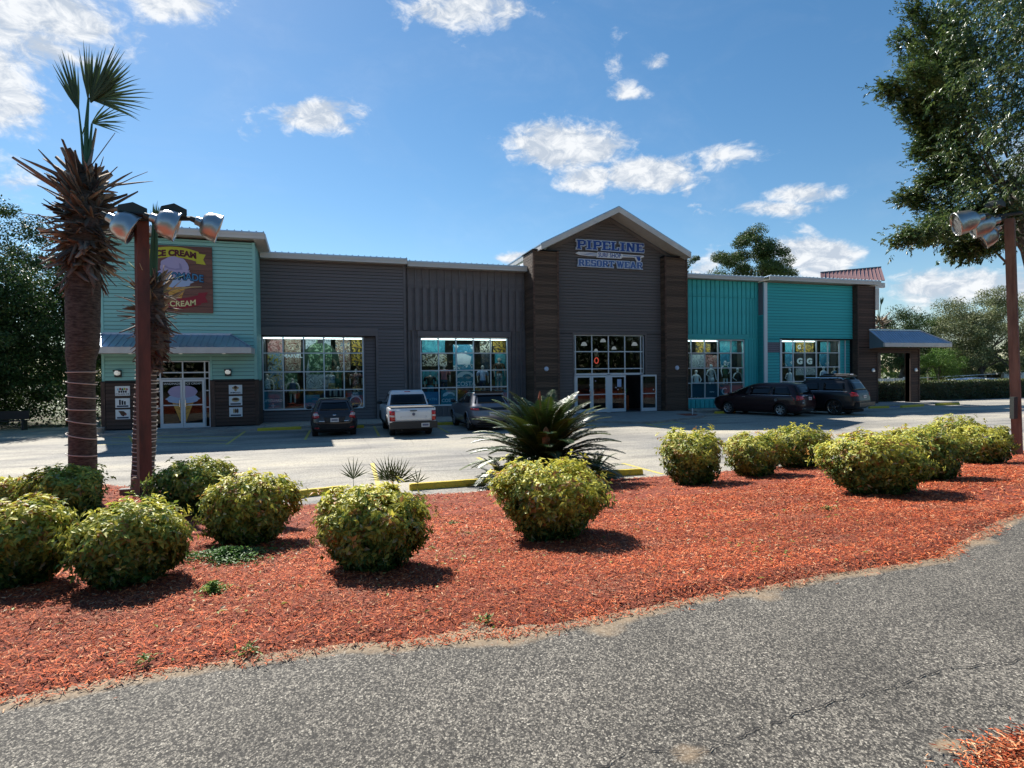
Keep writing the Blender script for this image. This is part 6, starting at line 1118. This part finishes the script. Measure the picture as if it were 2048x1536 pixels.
# ------------------------------------------------------------------ shrubs: heavenly bamboo mounds
def bush(px_, base, wpx, top, label, nleaf=7000, tint=0, flat=0., seed=0, lean=0, size=.045, lump=1.25):
    p = onterr(px_, base); K = mpp(p); p = p.copy(); w = wpx*K; topz = at(px_, top, p)[2]; hh = topz-p[2]; p[1] += w*.38; p[0] -= .0; p = p+(np.array(p)-CP)*0
    s = (w*.38); cx = onterr(px_, base)[0]+ (px_-VPx)/FOC*s*1.02 if 0 else p[0]+(onv(px_, base, p[1])[0]-onv(px_, base, p[1]-w*.38)[0])
    gz = float(terr(cx, p[1])); hh = (onv(px_, top, p[1])[2]-gz)*.95; w = .90*wpx*mpp((cx, p[1], gz+hh/2))
    o = empty('shrub', (cx, p[1], gz), label, 'shrub', 'clipped shrubs in the red mulch bed')
    r = np.random.default_rng(100+seed); nc = int(nleaf*1.6)//6; size = .055+.0035*max(0, p[1]-5); d = r.normal(size=(nc, 3)); d /= np.linalg.norm(d, axis=1, keepdims=True); az = np.arctan2(d[:, 1], d[:, 0]); zz = d[:, 2]
    lob = 1+lump*(.10*np.sin(2*az+seed*1.3)+.09*np.sin(3*az+2.1*seed+zz*2)+.07*np.sin(5*az-seed+zz*5)+.05*np.sin(9*az+zz*11+seed)+.04*np.sin(zz*17-az*7+seed))
    holes = np.sin(az*6+seed*3+zz*4)*np.sin(zz*8-az*3+seed)+.5*np.sin(az*13+zz*9); rr = 1-np.abs(r.normal(0, .09, nc))-.55*(r.random(nc) < .34)*r.random(nc)-.20*(holes > .75)
    rr = rr+(r.random(nc) < .06)*r.random(nc)*.24; tz = .5+.5*np.sign(zz)*np.abs(zz)**.8; rp = (1-np.abs(zz)**(4.5 if flat else 3.1))**.40; h = np.hypot(d[:, 0], d[:, 1])+1e-6
    belly = np.where(tz > .5, 1., .60+.40*(tz/.5)**(2.0 if flat else 1.1)); tophump = 1+.09*np.sin(az*2+seed)*np.clip(tz-.4, 0, 1)+.05*np.sin(az*5-seed)
    P = np.stack([d[:, 0]/h*rp*belly*lob*rr*w*.5, d[:, 1]/h*rp*belly*lob*rr*w*.5, tz*np.where(tz > .5, rr*.5+.5, 1)*tophump*hh*1.03], 1); sx = d
    shoot = r.random(nc) < .018; P[:, 2] += shoot*r.random(nc)*.16*hh+r.normal(0, .015, nc)*hh; P[:, 0] += lean*P[:, 2]; P[:, 2] = np.maximum(P[:, 2], .02); C0 = P+[cx, p[1], gz]
    # whorls of leaflets
    m = 6; C = np.repeat(C0, m, 0); out = nrm(np.repeat(np.stack([sx[:, 0], sx[:, 1], sx[:, 2]+.35], 1), m, 0)+r.normal(0, .28, (nc*m, 3))); t1 = nrm(np.cross(out, [0.3, .2, 1.])); t2 = np.cross(out, t1); a = np.tile(np.arange(m)*2*np.pi/m, nc)+np.repeat(r.uniform(0, 6, nc), m)+r.normal(0, .3, nc*m)
    dr = t1*np.cos(a)[:, None]+t2*np.sin(a)[:, None]+out*r.uniform(-.05, .75, (nc*m, 1))-np.array([0, 0, .35]); L = size*r.uniform(.65, 1.35, nc*m); V, F = leaf_geo(C+r.normal(0, .012, C.shape), dr, out, L, L*r.uniform(.36, .52, nc*m), .22)
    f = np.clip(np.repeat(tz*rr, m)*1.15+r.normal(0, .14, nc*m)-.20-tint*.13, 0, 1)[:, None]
    young_lit = np.array([[.78, .72, .12]]); old_shaded = np.array([[.055, .12, .022]]); c = old_shaded*(1-f)+young_lit*f; k = r.random(nc*m); kc = np.repeat(r.random(nc), m)  # new growth tint, with lit tops and shaded interior also put into the colour
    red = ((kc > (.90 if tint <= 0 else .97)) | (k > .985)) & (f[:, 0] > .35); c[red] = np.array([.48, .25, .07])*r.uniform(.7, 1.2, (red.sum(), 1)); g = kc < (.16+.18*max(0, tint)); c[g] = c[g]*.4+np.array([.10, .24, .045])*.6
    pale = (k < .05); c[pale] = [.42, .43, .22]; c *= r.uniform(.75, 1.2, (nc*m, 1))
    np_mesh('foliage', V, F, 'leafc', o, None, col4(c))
    st = MB()
    for i in range(16):
        a = i*2.4; rr_ = w*.12*r.random(); q = w*.34*r.uniform(.5, 1); st.tube([(cx+rr_*math.cos(a), p[1]+rr_*math.sin(a), gz-.04), (cx+q*.5*math.cos(a), p[1]+q*.5*math.sin(a), gz+hh*.4), (cx+q*math.cos(a+.2), p[1]+q*math.sin(a+.2), gz+hh*.85)], [.008, .006, .003], 4)
    ob = st.build('stems', 'stem', o, 'stuff'); return o
bush(32, 1182, 188, 1003, 'big yellow green shrub cut off by the left edge, nearest the corner', 11000, 0, seed=1)
bush(132, 1052, 140, 936, 'shrub at the foot of the thick left palm, dark towards its right side', 8000, .6, seed=2)
bush(5, 1020, 110, 960, 'yellowish shrub half out of the left edge, behind the big corner shrub', 4500, -.6, seed=3)
bush(268, 1178, 212, 1010, 'wide green shrub with vines at its right foot, nearest the thin palm stem', 13000, .5, seed=4, lump=1.2)
bush(392, 1035, 150, 921, 'dark green shrub just right of the brown lamp post', 7500, 1.2, seed=5)
bush(500, 1097, 172, 954, 'yellow topped shrub between the lamp post and the small palmettos', 9500, -.2, seed=6)
bush(742, 1150, 212, 978, 'rounded yellow green shrub in front of the small palmettos', 13000, -.1, seed=7)
bush(1098, 1090, 222, 924, 'mushroom shaped yellow shrub in front of the sago palm', 14000, -.6, flat=1, seed=8)
bush(1384, 974, 134, 861, 'tall round shrub standing alone right of the sago palm', 7500, .1, seed=9)
bush(1508, 957, 132, 868, 'orange tipped shrub, left of a touching pair in the middle right', 6500, -.1, seed=10)
bush(1594, 940, 130, 854, 'greener shrub, right and behind in the touching pair', 6000, .5, seed=11)
bush(1746, 1000, 182, 868, 'large orange green shrub, front left of the right-hand clump', 10500, -.3, seed=12, lump=1.3)
bush(1850, 968, 146, 856, 'green shrub tucked behind the large orange green one', 7500, .8, seed=13)
bush(1912, 905, 108, 832, 'small leafy shrub topping the back of the right-hand clump', 4500, .6, seed=14)
bush(1966, 932, 115, 853, 'low shrub nearest the slender lamp post on the right', 5500, .1, seed=15)
# ground vines beside the wide shrub, weeds
def scatter_leaves(name, label, cx, cy, rx, ry, n, h, cols, L, seed, kind='stuff'):
    r = np.random.default_rng(seed); a = r.uniform(0, 2*np.pi, n); q = np.abs(r.normal(0, .55, n))*(1+.45*np.sin(a*3+seed)+.3*np.sin(a*5+seed*2)); x = cx+rx*q*np.cos(a); y = cy+ry*q*np.sin(a); C = np.stack([x, y, terr(x, y)+.01+h*r.random(n)*(1-q*.6)], 1)
    V, F = leaf_geo(C, r.normal(size=(n, 3))*[1, 1, .3]+[0, 0, .2], nrm(r.normal(0, .4, (n, 3))+[0, 0, 1]), L*r.uniform(.6, 1.3, n), L*.45*r.uniform(.7, 1.2, n)); c = np.array(cols)[r.integers(0, len(cols), n)]*r.uniform(.7, 1.2, (n, 1)); return np_mesh(name, V, F, 'leafc', None, kind, col4(c))
p = onterr(455, 1120); scatter_leaves('creeping_vines', '', p[0], p[1], .42, .30, 1700, .12, [(.06, .15, .03), (.10, .22, .05), (.16, .28, .07)], .045, 5); p = onterr(425, 1185); scatter_leaves('creeping_vines', '', p[0], p[1], .10, .07, 260, .08, [(.22, .36, .06), (.3, .42, .1)], .04, 6); p = onterr(150, 1120); scatter_leaves('creeping_vines', '', p[0], p[1], .16, .12, 350, .14, [(.12, .2, .05), (.2, .28, .07)], .04, 7)
for (px_, py_, n) in ((975, 1248, 40), (500, 1310, 50), (290, 1330, 35), (1030, 1000, 90), (1655, 1020, 70), (340, 1090, 40), (905, 1050, 60)):
    p = onterr(px_, py_); scatter_leaves('weeds', '', p[0], p[1], .09, .07, n, .05, [(.12, .2, .04), (.3, .34, .1)], .035, px_)
# ------------------------------------------------------------------ sago palm and palmettos
def sago(px_, base, R, H, nf, label, seed, cone=True, crown=.66, light=1.):
    p = onterr(px_, base); r = np.random.default_rng(seed); o = empty('sago_palm', tuple(p), label, 'cycad', 'sago palms'); p = p.copy(); hc = H*crown*.42
    tk = MB(); tk.tube([(p[0], p[1], p[2]-.05), (p[0], p[1], p[2]+hc*.5), (p[0], p[1], p[2]+hc*.8)], [R*.12, R*.13, R*.07], 14); tk.build('trunk', 'trunk', o, smooth=True)
    nsk = nf//3
    for i in range(nf+nsk):
        sk = i >= nf; f = i/nf if not sk else .8; az = i*2.39996+r.normal(0, .1); el = (R_(84)*(1-f)**.8-R_(26)*f) if not sk else -R_(r.uniform(5, 60)); L = R*r.uniform(.92, 1.1)*(1.0 if f > .15 else .9)*(.62 if sk else 1); out = np.array([math.cos(az), math.sin(az), 0]); up = np.array([0, 0, 1.]); P = []; q = np.array([p[0], p[1], p[2]+hc*(.55+.45*(1-f))])+out*R*.06; e = el; NS = 14; tw = []
        for j in range(NS+1):
            P.append(q.copy()); dd = out*math.cos(e)+up*math.sin(e); tw.append(dd); q = q+dd*L/NS; e -= R_(52 if el > .6 else 42)/NS*(.4+1.4*j/NS)
        P = np.array(P); T = np.array(tw); floor = p[2]+.04; P[:, 2] = np.maximum(P[:, 2], floor); nl = 46; s_ = np.linspace(.07, .99, nl); ix = s_*NS; i0 = np.minimum(ix.astype(int), NS-1); fr = (ix-i0)[:, None]; C = P[i0]*(1-fr)+P[i0+1]*fr; D_ = nrm(T[i0]*(1-fr)+T[i0+1]*fr)
        side = nrm(np.cross(D_, up+1e-3)); nrm_ = np.cross(side, D_); Ll = R*.185*np.sin(np.pi*(.12+.86*s_))**.6*(1-.2*s_); Vs = []; 
        for s in (-1, 1):
            d = side*s*.9+D_*.42+nrm_*.16+r.normal(0, .04, (nl, 3)); V, F = leaf_geo(C, d, nrm_*1.+side*s*-.1, Ll, R*.019, .2, .3); Vs.append((V, F))
        rs = MB().tube(P[::2], [R*.008*(1-.6*k/7) for k in range(len(P[::2]))], 4)
        nv = len(Vs[0][0]); V = np.concatenate([Vs[0][0], Vs[1][0], np.array(rs.v)]); tri = [tuple(t) for t in np.concatenate([Vs[0][1], Vs[1][1]+nv])]
        rf = []
        for ff in rs.f:
            for k in range(1, len(ff)-1): rf.append((ff[0]+2*nv, ff[k]+2*nv, ff[k+1]+2*nv))
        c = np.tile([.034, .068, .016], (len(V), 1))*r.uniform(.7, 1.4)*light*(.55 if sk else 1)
        if r.random() < .10: c = c+np.array([.05, .06, .0])
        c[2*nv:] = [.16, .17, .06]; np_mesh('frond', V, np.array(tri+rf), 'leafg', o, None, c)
    if cone: 
        c = onv(px_+4, 868, p[1]-.75); MB().lathe([(.06, 0), (.085, .10), (.08, .22), (.05, .34), (.001, .40)], (c[0], c[1], c[2]-.24), (0, 0, 1), 14).build('cone', 'cone', o, smooth=True); MB().tube([(p[0]-.08, p[1]-.2, p[2]+H*.5), (p[0]-.12, p[1]-.1, p[2]+H*.86), (p[0]-.11, p[1]-.1, p[2]+H*.93)], [.05, .04, .01], 8).build('young_leaf_spear', 'p_orange', o)
    return o
pS = onterr(1092, 958); KS = mpp(pS)
sago(1088, 962, 150*KS, 190*KS, 120, 'large dark sago palm with an orange cone in front of the entrance', 31)
sago(1190, 952, 62*KS, 60*KS, 24, 'low sago pup at the right foot of the large sago palm', 32, cone=False, crown=.2); sago(1010, 970, 70*KS, 50*KS, 22, 'low drooping sago pup at the left foot of the large sago palm', 33, cone=False, crown=.2)
def palmetto(px_, base, hpx, n, label, seed, stems=1):
    p = onterr(px_, base); K = mpp(p); o = empty('palmetto', tuple(p), label, 'palm seedling', 'small palmettos at the back of the mulch')
    for i in range(stems):
        a = .5*(i-(stems-1)/2); c = p+SR*a*hpx*K*.35+np.array([0, 0, hpx*K*.42])*(1-.1*i); MB().tube([p, (np.array(p)+c)/2+SR*a*.05, c], [.008, .006, .004], 5).build('stalk', 'p_green', o); blades('leaf', o, [fan(c, R_(125), R_(90)-a*.8, n, hpx*K*1.05, 2.6*K, .35, .1*(-1)**i, .08)], (.05, .075, .022))
palmetto(707, 978, 48, 11, 'small fan palmetto standing behind the near yellow wheel stop, leftmost of three', 1); palmetto(787, 985, 58, 14, 'fuller small palmetto with three fans beside the yellow bay line', 2, 3); palmetto(836, 980, 34, 6, 'tiny palmetto seedling, rightmost of the three', 3)
# ------------------------------------------------------------------ trees
def tree(name, label, base, H, crown, nl, L, cols, seed, trunk=.25, mt='leafd', clumps=60, group='trees around the shop', cat='tree', limb=8, th=None, shell=.55, flatc=.6, csize=None, vine=0, cz=None):
    """crown: list of (dx,dy,dz,rx,ry,rz) lobes relative to the base"""
    r = np.random.default_rng(seed); o = empty(name, tuple(base), label, cat, group); b = np.array(base, float); cr = np.array(crown, float); vol = cr[:, 3]*cr[:, 4]*cr[:, 5]; vol = vol**.7/np.sum(vol**.7)
    k = r.choice(len(cr), clumps, p=vol); d = r.normal(size=(clumps, 3)); d /= np.linalg.norm(d, axis=1, keepdims=True); rad = (r.uniform(shell, 1., clumps))[:, None]; CC = b+cr[k, :3]+d*rad*cr[k, 3:]
    cs = csize or .26*float(np.mean(cr[:, 3])); n = nl; ki = r.integers(0, clumps, n); g = r.normal(size=(n, 3)); g = g/np.linalg.norm(g, axis=1, keepdims=True)*(r.random((n, 1))**.45); C = CC[ki]+g*np.array([1, 1, flatc])*cs*r.uniform(.6, 1.35, clumps)[ki][:, None]; C[:, 2] = np.maximum(C[:, 2], b[2]+.1)
    V, F = leaf_geo(C, nrm(g*.7+r.normal(0, .6, (n, 3))-[0, 0, .25]), nrm(g+r.normal(0, .5, (n, 3))+[0, 0, .6]), L*r.uniform(.6, 1.4, n), L*.5*r.uniform(.7, 1.3, n), .15)
    c = np.array(cols)[r.integers(0, len(cols), n)]*r.uniform(.7, 1.3, (n, 1))*r.uniform(.75, 1.25, clumps)[ki][:, None]; np_mesh('crown', V, F, mt, o, None, col4(c))
    t = MB(); top = b+np.mean(cr[:, :3], 0); sw = np.array([r.normal(0, .2), r.normal(0, .2), 0]); mid = b+(top-b)*.45+sw; t.tube([b-[0, 0, .3], b+(mid-b)*.5, mid, top], [trunk*1.2, trunk, trunk*.75, trunk*.3], 10)
    for i in range(limb):
        e = CC[r.integers(0, clumps)]; s = b+(top-b)*r.uniform(.3, .7)+sw*.6; m_ = (s+e)/2+[0, 0, .08*H]; t.tube([s, m_, e], [trunk*.42, trunk*.26, trunk*.08], 6)
    t.build('trunk', 'bark', o, smooth=True); return o
oakc = [(.045, .085, .022), (.06, .105, .028), (.035, .06, .02), (.085, .13, .036)]; grn = [(.07, .12, .03), (.10, .16, .04), (.05, .09, .025), (.13, .18, .06)]
# dark wood on the left
k = 0
LT = [(-13.5, 37, 10.2, 'dark evergreen behind the head of the thick palm'), (-18, 40, 12.5, 'tallest dark tree of the wood at the left edge'), (-16.5, 33.5, 8.5, 'dark tree left of the mint wall, lower branches over the drive'), (-21.5, 36, 11.0, 'dark tree cut by the left edge of the picture'), (-12.3, 45, 10.8, 'dark tree showing between thick palm and mint wall'), (-25, 45, 13, 'dark tree far out beyond the left edge')]
for x, y, h, lb in LT:
    k += 1; tree('oak_tree', lb, (x, y, -.05), h, [(0, 0, h*.55, 3.4, 3.2, h*.45), (-1.2, -.6, h*.32, 3.0, 2.6, h*.30), (1.0, .5, h*.75, 2.2, 2.2, h*.22)], 26000, .17, oakc, 40+k, .28, 'leafd', 90, 'dark wood left of the shop', csize=.95)
r = np.random.default_rng(77); n = 26000; C = np.stack([r.uniform(-40, -10.2, n), r.uniform(34.5, 52, n), r.uniform(0, 1, n)**1.2*4.2], 1); C[:, 1] += np.where(C[:, 0] > -12, 3, 0); V, F = leaf_geo(C, rand_dirs(n), nrm(rng.normal(0, .5, (n, 3))+[0, 0, .7]), .22*r.uniform(.6, 1.3, n), .11, .1); np_mesh('undergrowth', V, F, 'leafd', None, 'stuff', col4(np.array(oakc)[r.integers(0, 4, n)]*r.uniform(.6, 1.2, (n, 1))))
# behind the shop
p = onv(1503, 620, 60); tree('broadleaf_tree', 'round leafy tree rising behind the turquoise wings', (p[0], 60, 0), 17, [(0, 0, 15.2, 4.9, 4, 3.6), (-3.2, 0, 13.6, 2.7, 3, 2.2), (3.2, 0, 14.2, 2.6, 3, 2.6), (0.3, 0, 18.0, 2.8, 2.2, 2.3)], 46000, .22, grn, 61, .35, clumps=75, csize=1.15)
p = onv(1384, 600, 62); tree('pine_tree', 'sparse pine tip just right of the entrance tower', (p[0]-.3, 62, 0), 16, [(0, 0, 14.0, 1.5, 1.5, 2.0), (.5, 0, 16.0, .7, .8, .8)], 2600, .22, oakc, 62, .15, clumps=12, csize=.55)
# right: grove beyond the hedge
RT = [(1800, 46, [(0, 0, 6.0, 3.0, 3, 3.0), (1.5, 0, 3.5, 3.0, 3, 2.4)], 'dark leafy tree above the porch roof', oakc, 22000),
      (1862, 48, [(0, 0, 5.8, 3.6, 3, 3.1), (1, 0, 3.4, 3.6, 3, 2.4)], 'mid green tree right of the porch roof', grn, 24000),
      (1965, 44, [(0, 0, 7.2, 5.0, 4, 4.1), (-3.4, 0, 5.8, 3.2, 3, 3.2), (3.5, 0, 6.6, 3.6, 3, 3.6), (0, 0, 3.6, 4.8, 3.5, 2.4)], 'broad pale green live oak with bare limbs showing, right background', [(.19, .22, .09), (.24, .27, .12), (.14, .17, .07), (.28, .29, .15)], 60000),
      (2090, 46, [(0, 0, 7.0, 5.0, 4, 4.2), (0, 0, 3.4, 4.5, 3.5, 2.4)], 'live oak running out of the right edge of the picture', [(.18, .21, .09), (.23, .26, .11), (.14, .17, .07)], 36000)]
for i, (px_, vv, cr, lb, cols, nl) in enumerate(RT):
    p = onv(px_, 770, vv); tree('live_oak', lb, (p[0], vv, 0), 10, cr, nl, .17, cols, 70+i, .3, clumps=80 if nl < 50000 else 150, group='grove right of the shop', limb=14, csize=1.0)
p = onv(1885, 800, 36.5); tree('crape_myrtle', 'bright green small tree with many stems behind the hedge', (p[0], 36.5, 0), 4, [(0, 0, 2.9, 1.9, 1.6, 1.1), (-.9, 0, 3.3, 1.1, 1, .9)], 14000, .10, [(.12, .22, .03), (.17, .28, .05), (.08, .15, .03)], 80, .07, clumps=45, group='grove right of the shop', limb=14, csize=.5)
# slim palm behind the porch
p = onv(1756, 700, 40); o = empty('palm_tree', (p[0], 40, 0), 'distant palm with two upright fans behind the timber end wall', 'palm'); K = .036
MB().tube([(p[0], 40, 0), (p[0], 40, onv(1756, 660, 40)[2])], .22, 8).build('trunk', 'palm_trunk', o); V, F, C = boots(o, onv(1758, 668, 40), onv(1758, 640, 40), .3, .3, 60, (.5, 1.2), .16, 0, up=(1.0, -.6), pal=tan); np_mesh('leaf_bases', V, F, 'chips', o, 'stuff', C)
MB().tube([onv(1757, 645, 40), onv(1756, 610, 40)], .035, 5).build('leaf_stalk', 'p_green', o); MB().tube([onv(1757, 645, 40), onv(1762, 608, 40)], .035, 5).build('leaf_stalk', 'p_green', o)
blades('palm_leaf', o, [fan(onv(1755, 612, 40), R_(34), R_(98), 9, 26*K, 3.5*K, .5, .1)], dg_); blades('palm_leaf', o, [fan(onv(1762, 610, 40), R_(34), R_(74), 9, 25*K, 3.5*K, .5, .1)], dg_)
# hedge, things behind it
r = np.random.default_rng(5); a, b = onv(1690, 800, 32.6)[0], 66; n = 42000; x = r.uniform(a, b, n); face = r.random(n) < .62; y = np.where(face, 32.2+np.abs(r.normal(0, .06, n)), r.uniform(32.2, 33.3, n)); z = np.where(face, r.uniform(.02, 1.42, n), 1.42+r.normal(0, .04, n)+.04*np.sin(x*1.7)); C = np.stack([x, y+.05*np.sin(x*2.3+z*4), z], 1)
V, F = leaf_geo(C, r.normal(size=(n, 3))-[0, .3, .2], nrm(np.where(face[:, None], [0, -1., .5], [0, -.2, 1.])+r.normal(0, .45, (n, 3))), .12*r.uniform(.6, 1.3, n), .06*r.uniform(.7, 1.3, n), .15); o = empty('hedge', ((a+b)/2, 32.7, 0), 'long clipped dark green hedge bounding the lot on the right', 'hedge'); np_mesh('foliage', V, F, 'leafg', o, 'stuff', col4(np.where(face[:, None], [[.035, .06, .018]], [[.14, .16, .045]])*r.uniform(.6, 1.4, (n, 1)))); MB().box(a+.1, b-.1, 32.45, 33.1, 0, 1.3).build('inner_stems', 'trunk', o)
a, c = onv(1745, 757, 38), onv(1812, 757, 38); o = empty('white_fence', ((a[0]+c[0])/2, 38, 0), 'white board fence seen through the porch opening', 'fence'); x = a[0]
while x < c[0]: piece('fence_board', 'white_paint', o, x, x+.28, 38, 38.03, 0, a[2]-.02); x += .30
x = a[0]
while x < c[0]: MB().box(x-.06, x+.06, 37.95, 38.07, 0, a[2]+.08).build('fence_post', 'white_paint', o); x += 1.8
a, c = onv(1905, 752, 40), onv(2012, 770, 40); o = empty('covered_boat', ((a[0]+c[0])/2, 40.5, .2), 'long pale covered boat on blocks behind the hedge', 'boat'); h0, h1 = .5, a[2]
vs = []; nn_ = 9
for i in range(nn_+1):
    f = i/nn_; x = a[0]+(c[0]-a[0])*f; w = 1.1*math.sin(math.pi*min(.98, .12+.86*f))**.5; zt = h1-.15-.35*abs(f-.45)
    vs += [(x, 40.5-w*.3, .35), (x, 40.5-w, .9), (x, 40.5-w*.8, zt-.2), (x, 40.5, zt), (x, 40.5+w*.8, zt-.2), (x, 40.5+w, .9)]
MB().add(vs, [(i*6+j, i*6+(j+1) % 6, (i+1)*6+(j+1) % 6, (i+1)*6+j) for i in range(nn_) for j in range(6)]+[(5, 4, 3, 2, 1, 0), tuple(range(nn_*6, nn_*6+6))]).build('tarpaulin', 'sign_outline', o, smooth=True); MB().box(a[0]+1, a[0]+1.3, 40, 41, 0, .5).box(c[0]-1.6, c[0]-1.3, 40, 41, 0, .5).build('blocks', 'concrete', o)
a, c = onv(2008, 745, 43), onv(2075, 770, 43); o = empty('white_van', ((a[0]+c[0])/2, 43.5, 0), 'white panel van parked beyond the hedge at the right edge', 'van'); MB().slab([(a[0], 43), (c[0], 43), (c[0], 45), (a[0], 45)], .45, a[2]).build('body', 'white_paint', o); MB().box(a[0]-.02, a[0]+.0, 43.3, 44.7, 1.4, a[2]-.2).build('windscreen', 'car_glass', o)
for q_ in (a[0]+.9, c[0]-.9): MB().lathe([(.001, 0), (.36, 0), (.36, .2)], (q_, 42.98, .36), (0, 1, 0), 16).build('wheel', 'rubber', o)
MB().tube([onv(1815, 757, 39), onv(1990, 748, 42)], .03, 5).build('boom', 'white_paint', None); bpy.context.scene.objects['boom']['label'] = 'thin white rail or boom lying along the top of the hedge'; bpy.context.scene.objects['boom']['category'] = 'rail'
# low bollard and steps by the left corner
p = onz(201, 872, 0); o = empty('bollard', tuple(p), 'small round concrete bollard at the left foot of the ice cream wing', 'bollard'); MB().lathe([(.13, 0), (.14, .30), (.16, .31), (.16, .36), (.001, .37)], p, (0, 0, 1), 16).build('body', 'concrete', o, smooth=True)
o = empty('side_steps', (-10.3, 29.6, 0), 'low concrete steps at the left side of the ice cream wing', 'steps')
for i in range(3): piece('step', 'concrete', o, -10.9, -9.92, 29.0+i*.35, 29.35+i*.35, 0, .15*(i+1))
p = onz(8, 862, 0); o = empty('bench', tuple(p), 'dark bench in the shade under the trees at the left edge', 'bench')
MB().box(p[0]-.8, p[0]+.8, p[1], p[1]+.45, .42, .47).build('seat', 'black', o); MB().box(p[0]-.8, p[0]+.8, p[1]+.42, p[1]+.47, .5, .9).build('backrest', 'black', o)
for x in (-.7, .7): MB().box(p[0]+x-.04, p[0]+x+.04, p[1]+.02, p[1]+.42, 0, .42).build('leg', 'black', o)
p = onz(1385, 829, .1); o = MB().lathe([(.03, 0), (.03, .32), (.001, .33)], (p[0], p[1], .1), (0, 0, 1), 8).build('marker_peg', 'white_paint'); props(o, 'short white peg in the mulch pocket right of the entrance', 'peg')
# near live oak hanging into the upper right
r = np.random.default_rng(99); OV = 12.5; o = empty('live_oak', (20.8, 11.5, .0), 'near live oak whose glossy branches hang into the upper right corner', 'tree')
tips = [(a_+4, b_) for a_, b_ in [(1765, 168), (1800, 70), (1822, 215), (1815, 15), (1838, 300), (1842, 250), (1805, 392), (1850, 360), (1795, 478), (1850, 478), (1915, 505), (1975, 490), (1830, 140), (2040, 470), (1880, 440), (1960, 420), (1860, 110), (1870, 30)]]
trunkp = np.array([20.8, 11.5, 0]); t = MB(); t.tube([trunkp-[0, 0, .3], trunkp+[0, 0, 2.5], trunkp+[-.6, .3, 5.0], trunkp+[-1.4, .6, 8]], [.42, .36, .28, .15], 14)
CC = []; DD = []
for (x, y) in tips:
    v = OV+r.uniform(-1.2, 1.2); e = onv(x, y, v); s = trunkp+np.array([-.6, .3, 5.0])+[0, 0, r.uniform(-.8, 2.5)]; s = s*.35+e*.65+np.array([.0, 0, .6]) if 0 else s; m_ = (s+e)/2+[0, 0, .9]; bz = lambda f: s*(1-f)**2+2*m_*f*(1-f)+e*f*f
    t.tube([bz(f) for f in (.3, .5, .75, 1)], [.035, .028, .018, .005], 5)
    for j in range(60):
        f = r.uniform(.62, 1.0)**.9; c = bz(f); w = (1-f)*1.5+.10; c = c+r.normal(0, 1, 3)*[w*.45, w*.6, w*.38]; CC.append(c); DD.append((e-bz(.85))/np.linalg.norm(e-bz(.85)))
for j in range(1350):    # mass of the crown
    x, y = r.uniform(1850, 2260), r.uniform(-120, 430); 
    if x < 1870+.16*abs(y-180)*(y < 180)+.1*max(0, y-250): continue
    CC.append(onv(x, y, OV+r.normal(0, 1.3))); DD.append(np.array([-.6, 0, -.5]))
CC = np.array(CC); DD = np.array(DD); t.build('trunk', 'bark', o, smooth=True)
tw = 11; lf = 8; N_ = len(CC); T0 = np.repeat(CC, tw, 0)+r.normal(0, 1, (N_*tw, 3))*[.15, .17, .11]; Td = nrm(np.repeat(DD, tw, 0)*1.1+r.normal(0, .55, (N_*tw, 3))-[0, 0, .15]); Tl = r.uniform(.10, .24, N_*tw)
n = N_*tw*lf; fr_ = np.tile(np.linspace(.1, 1, lf), N_*tw)[:, None]; C = np.repeat(T0, lf, 0)+np.repeat(Td*Tl[:, None], lf, 0)*fr_; sd = nrm(np.cross(np.repeat(Td, lf, 0), r.normal(0, .25, (n, 3))+[0, 0, 1])); sg_ = np.tile([1, -1]*(lf//2), N_*tw)[:, None]
d = nrm(np.repeat(Td, lf, 0)*(.5+.7*fr_)+sd*sg_*(1.15-fr_)+r.normal(0, .18, (n, 3))-[0, 0, .15]); L = .100*r.uniform(.7, 1.25, n)
V, F = leaf_geo(C, d, nrm(r.normal(0, .38, (n, 3))+[-.1, -.1, 1]), L, L*.40, .2); oc = np.array([(.06, .11, .03), (.08, .135, .035), (.11, .16, .04), (.045, .08, .028), (.15, .19, .06)]); np_mesh('crown', V, F, 'leafo', o, None, col4(oc[np.repeat(r.integers(0, 5, N_*tw), lf)]*np.repeat(r.uniform(.6, 1.35, (N_*tw, 1)), lf, 0)*r.uniform(.85, 1.15, (n, 1))))
# woods across the road behind the camera, mirrored in the shop glass
r = np.random.default_rng(8); n = 42000; x = r.uniform(-60, 140, n); C = np.stack([x, -24+r.uniform(-4, 4, n), r.random(n)*(9.5+2.5*np.sin(x*.35)+1.5*np.sin(x*.9+1))], 1); V, F = leaf_geo(C, rand_dirs(n), rand_dirs(n), .9*r.uniform(.6, 1.3, n), .5, .1); np_mesh('woods', V, F, 'leafd', None, 'stuff', col4(np.array(oakc)[r.integers(0, 4, n)]))
n = 26000; a = r.uniform(-.25, 3.4, n); R2 = r.uniform(90, 120, n); x = 15+R2*np.cos(a)*1.2; y = 20+R2*np.sin(a)*.75; C = np.stack([x, y, r.random(n)*(6.5+1.6*np.sin(a*23)+1.2*np.sin(a*51))], 1); V, F = leaf_geo(C, rand_dirs(n), rand_dirs(n), 1.1*r.uniform(.6, 1.3, n), .6, .1); np_mesh('woods', V, F, 'leafd', None, 'stuff', col4(np.array(grn)[r.integers(0, 4, n)]*.8))
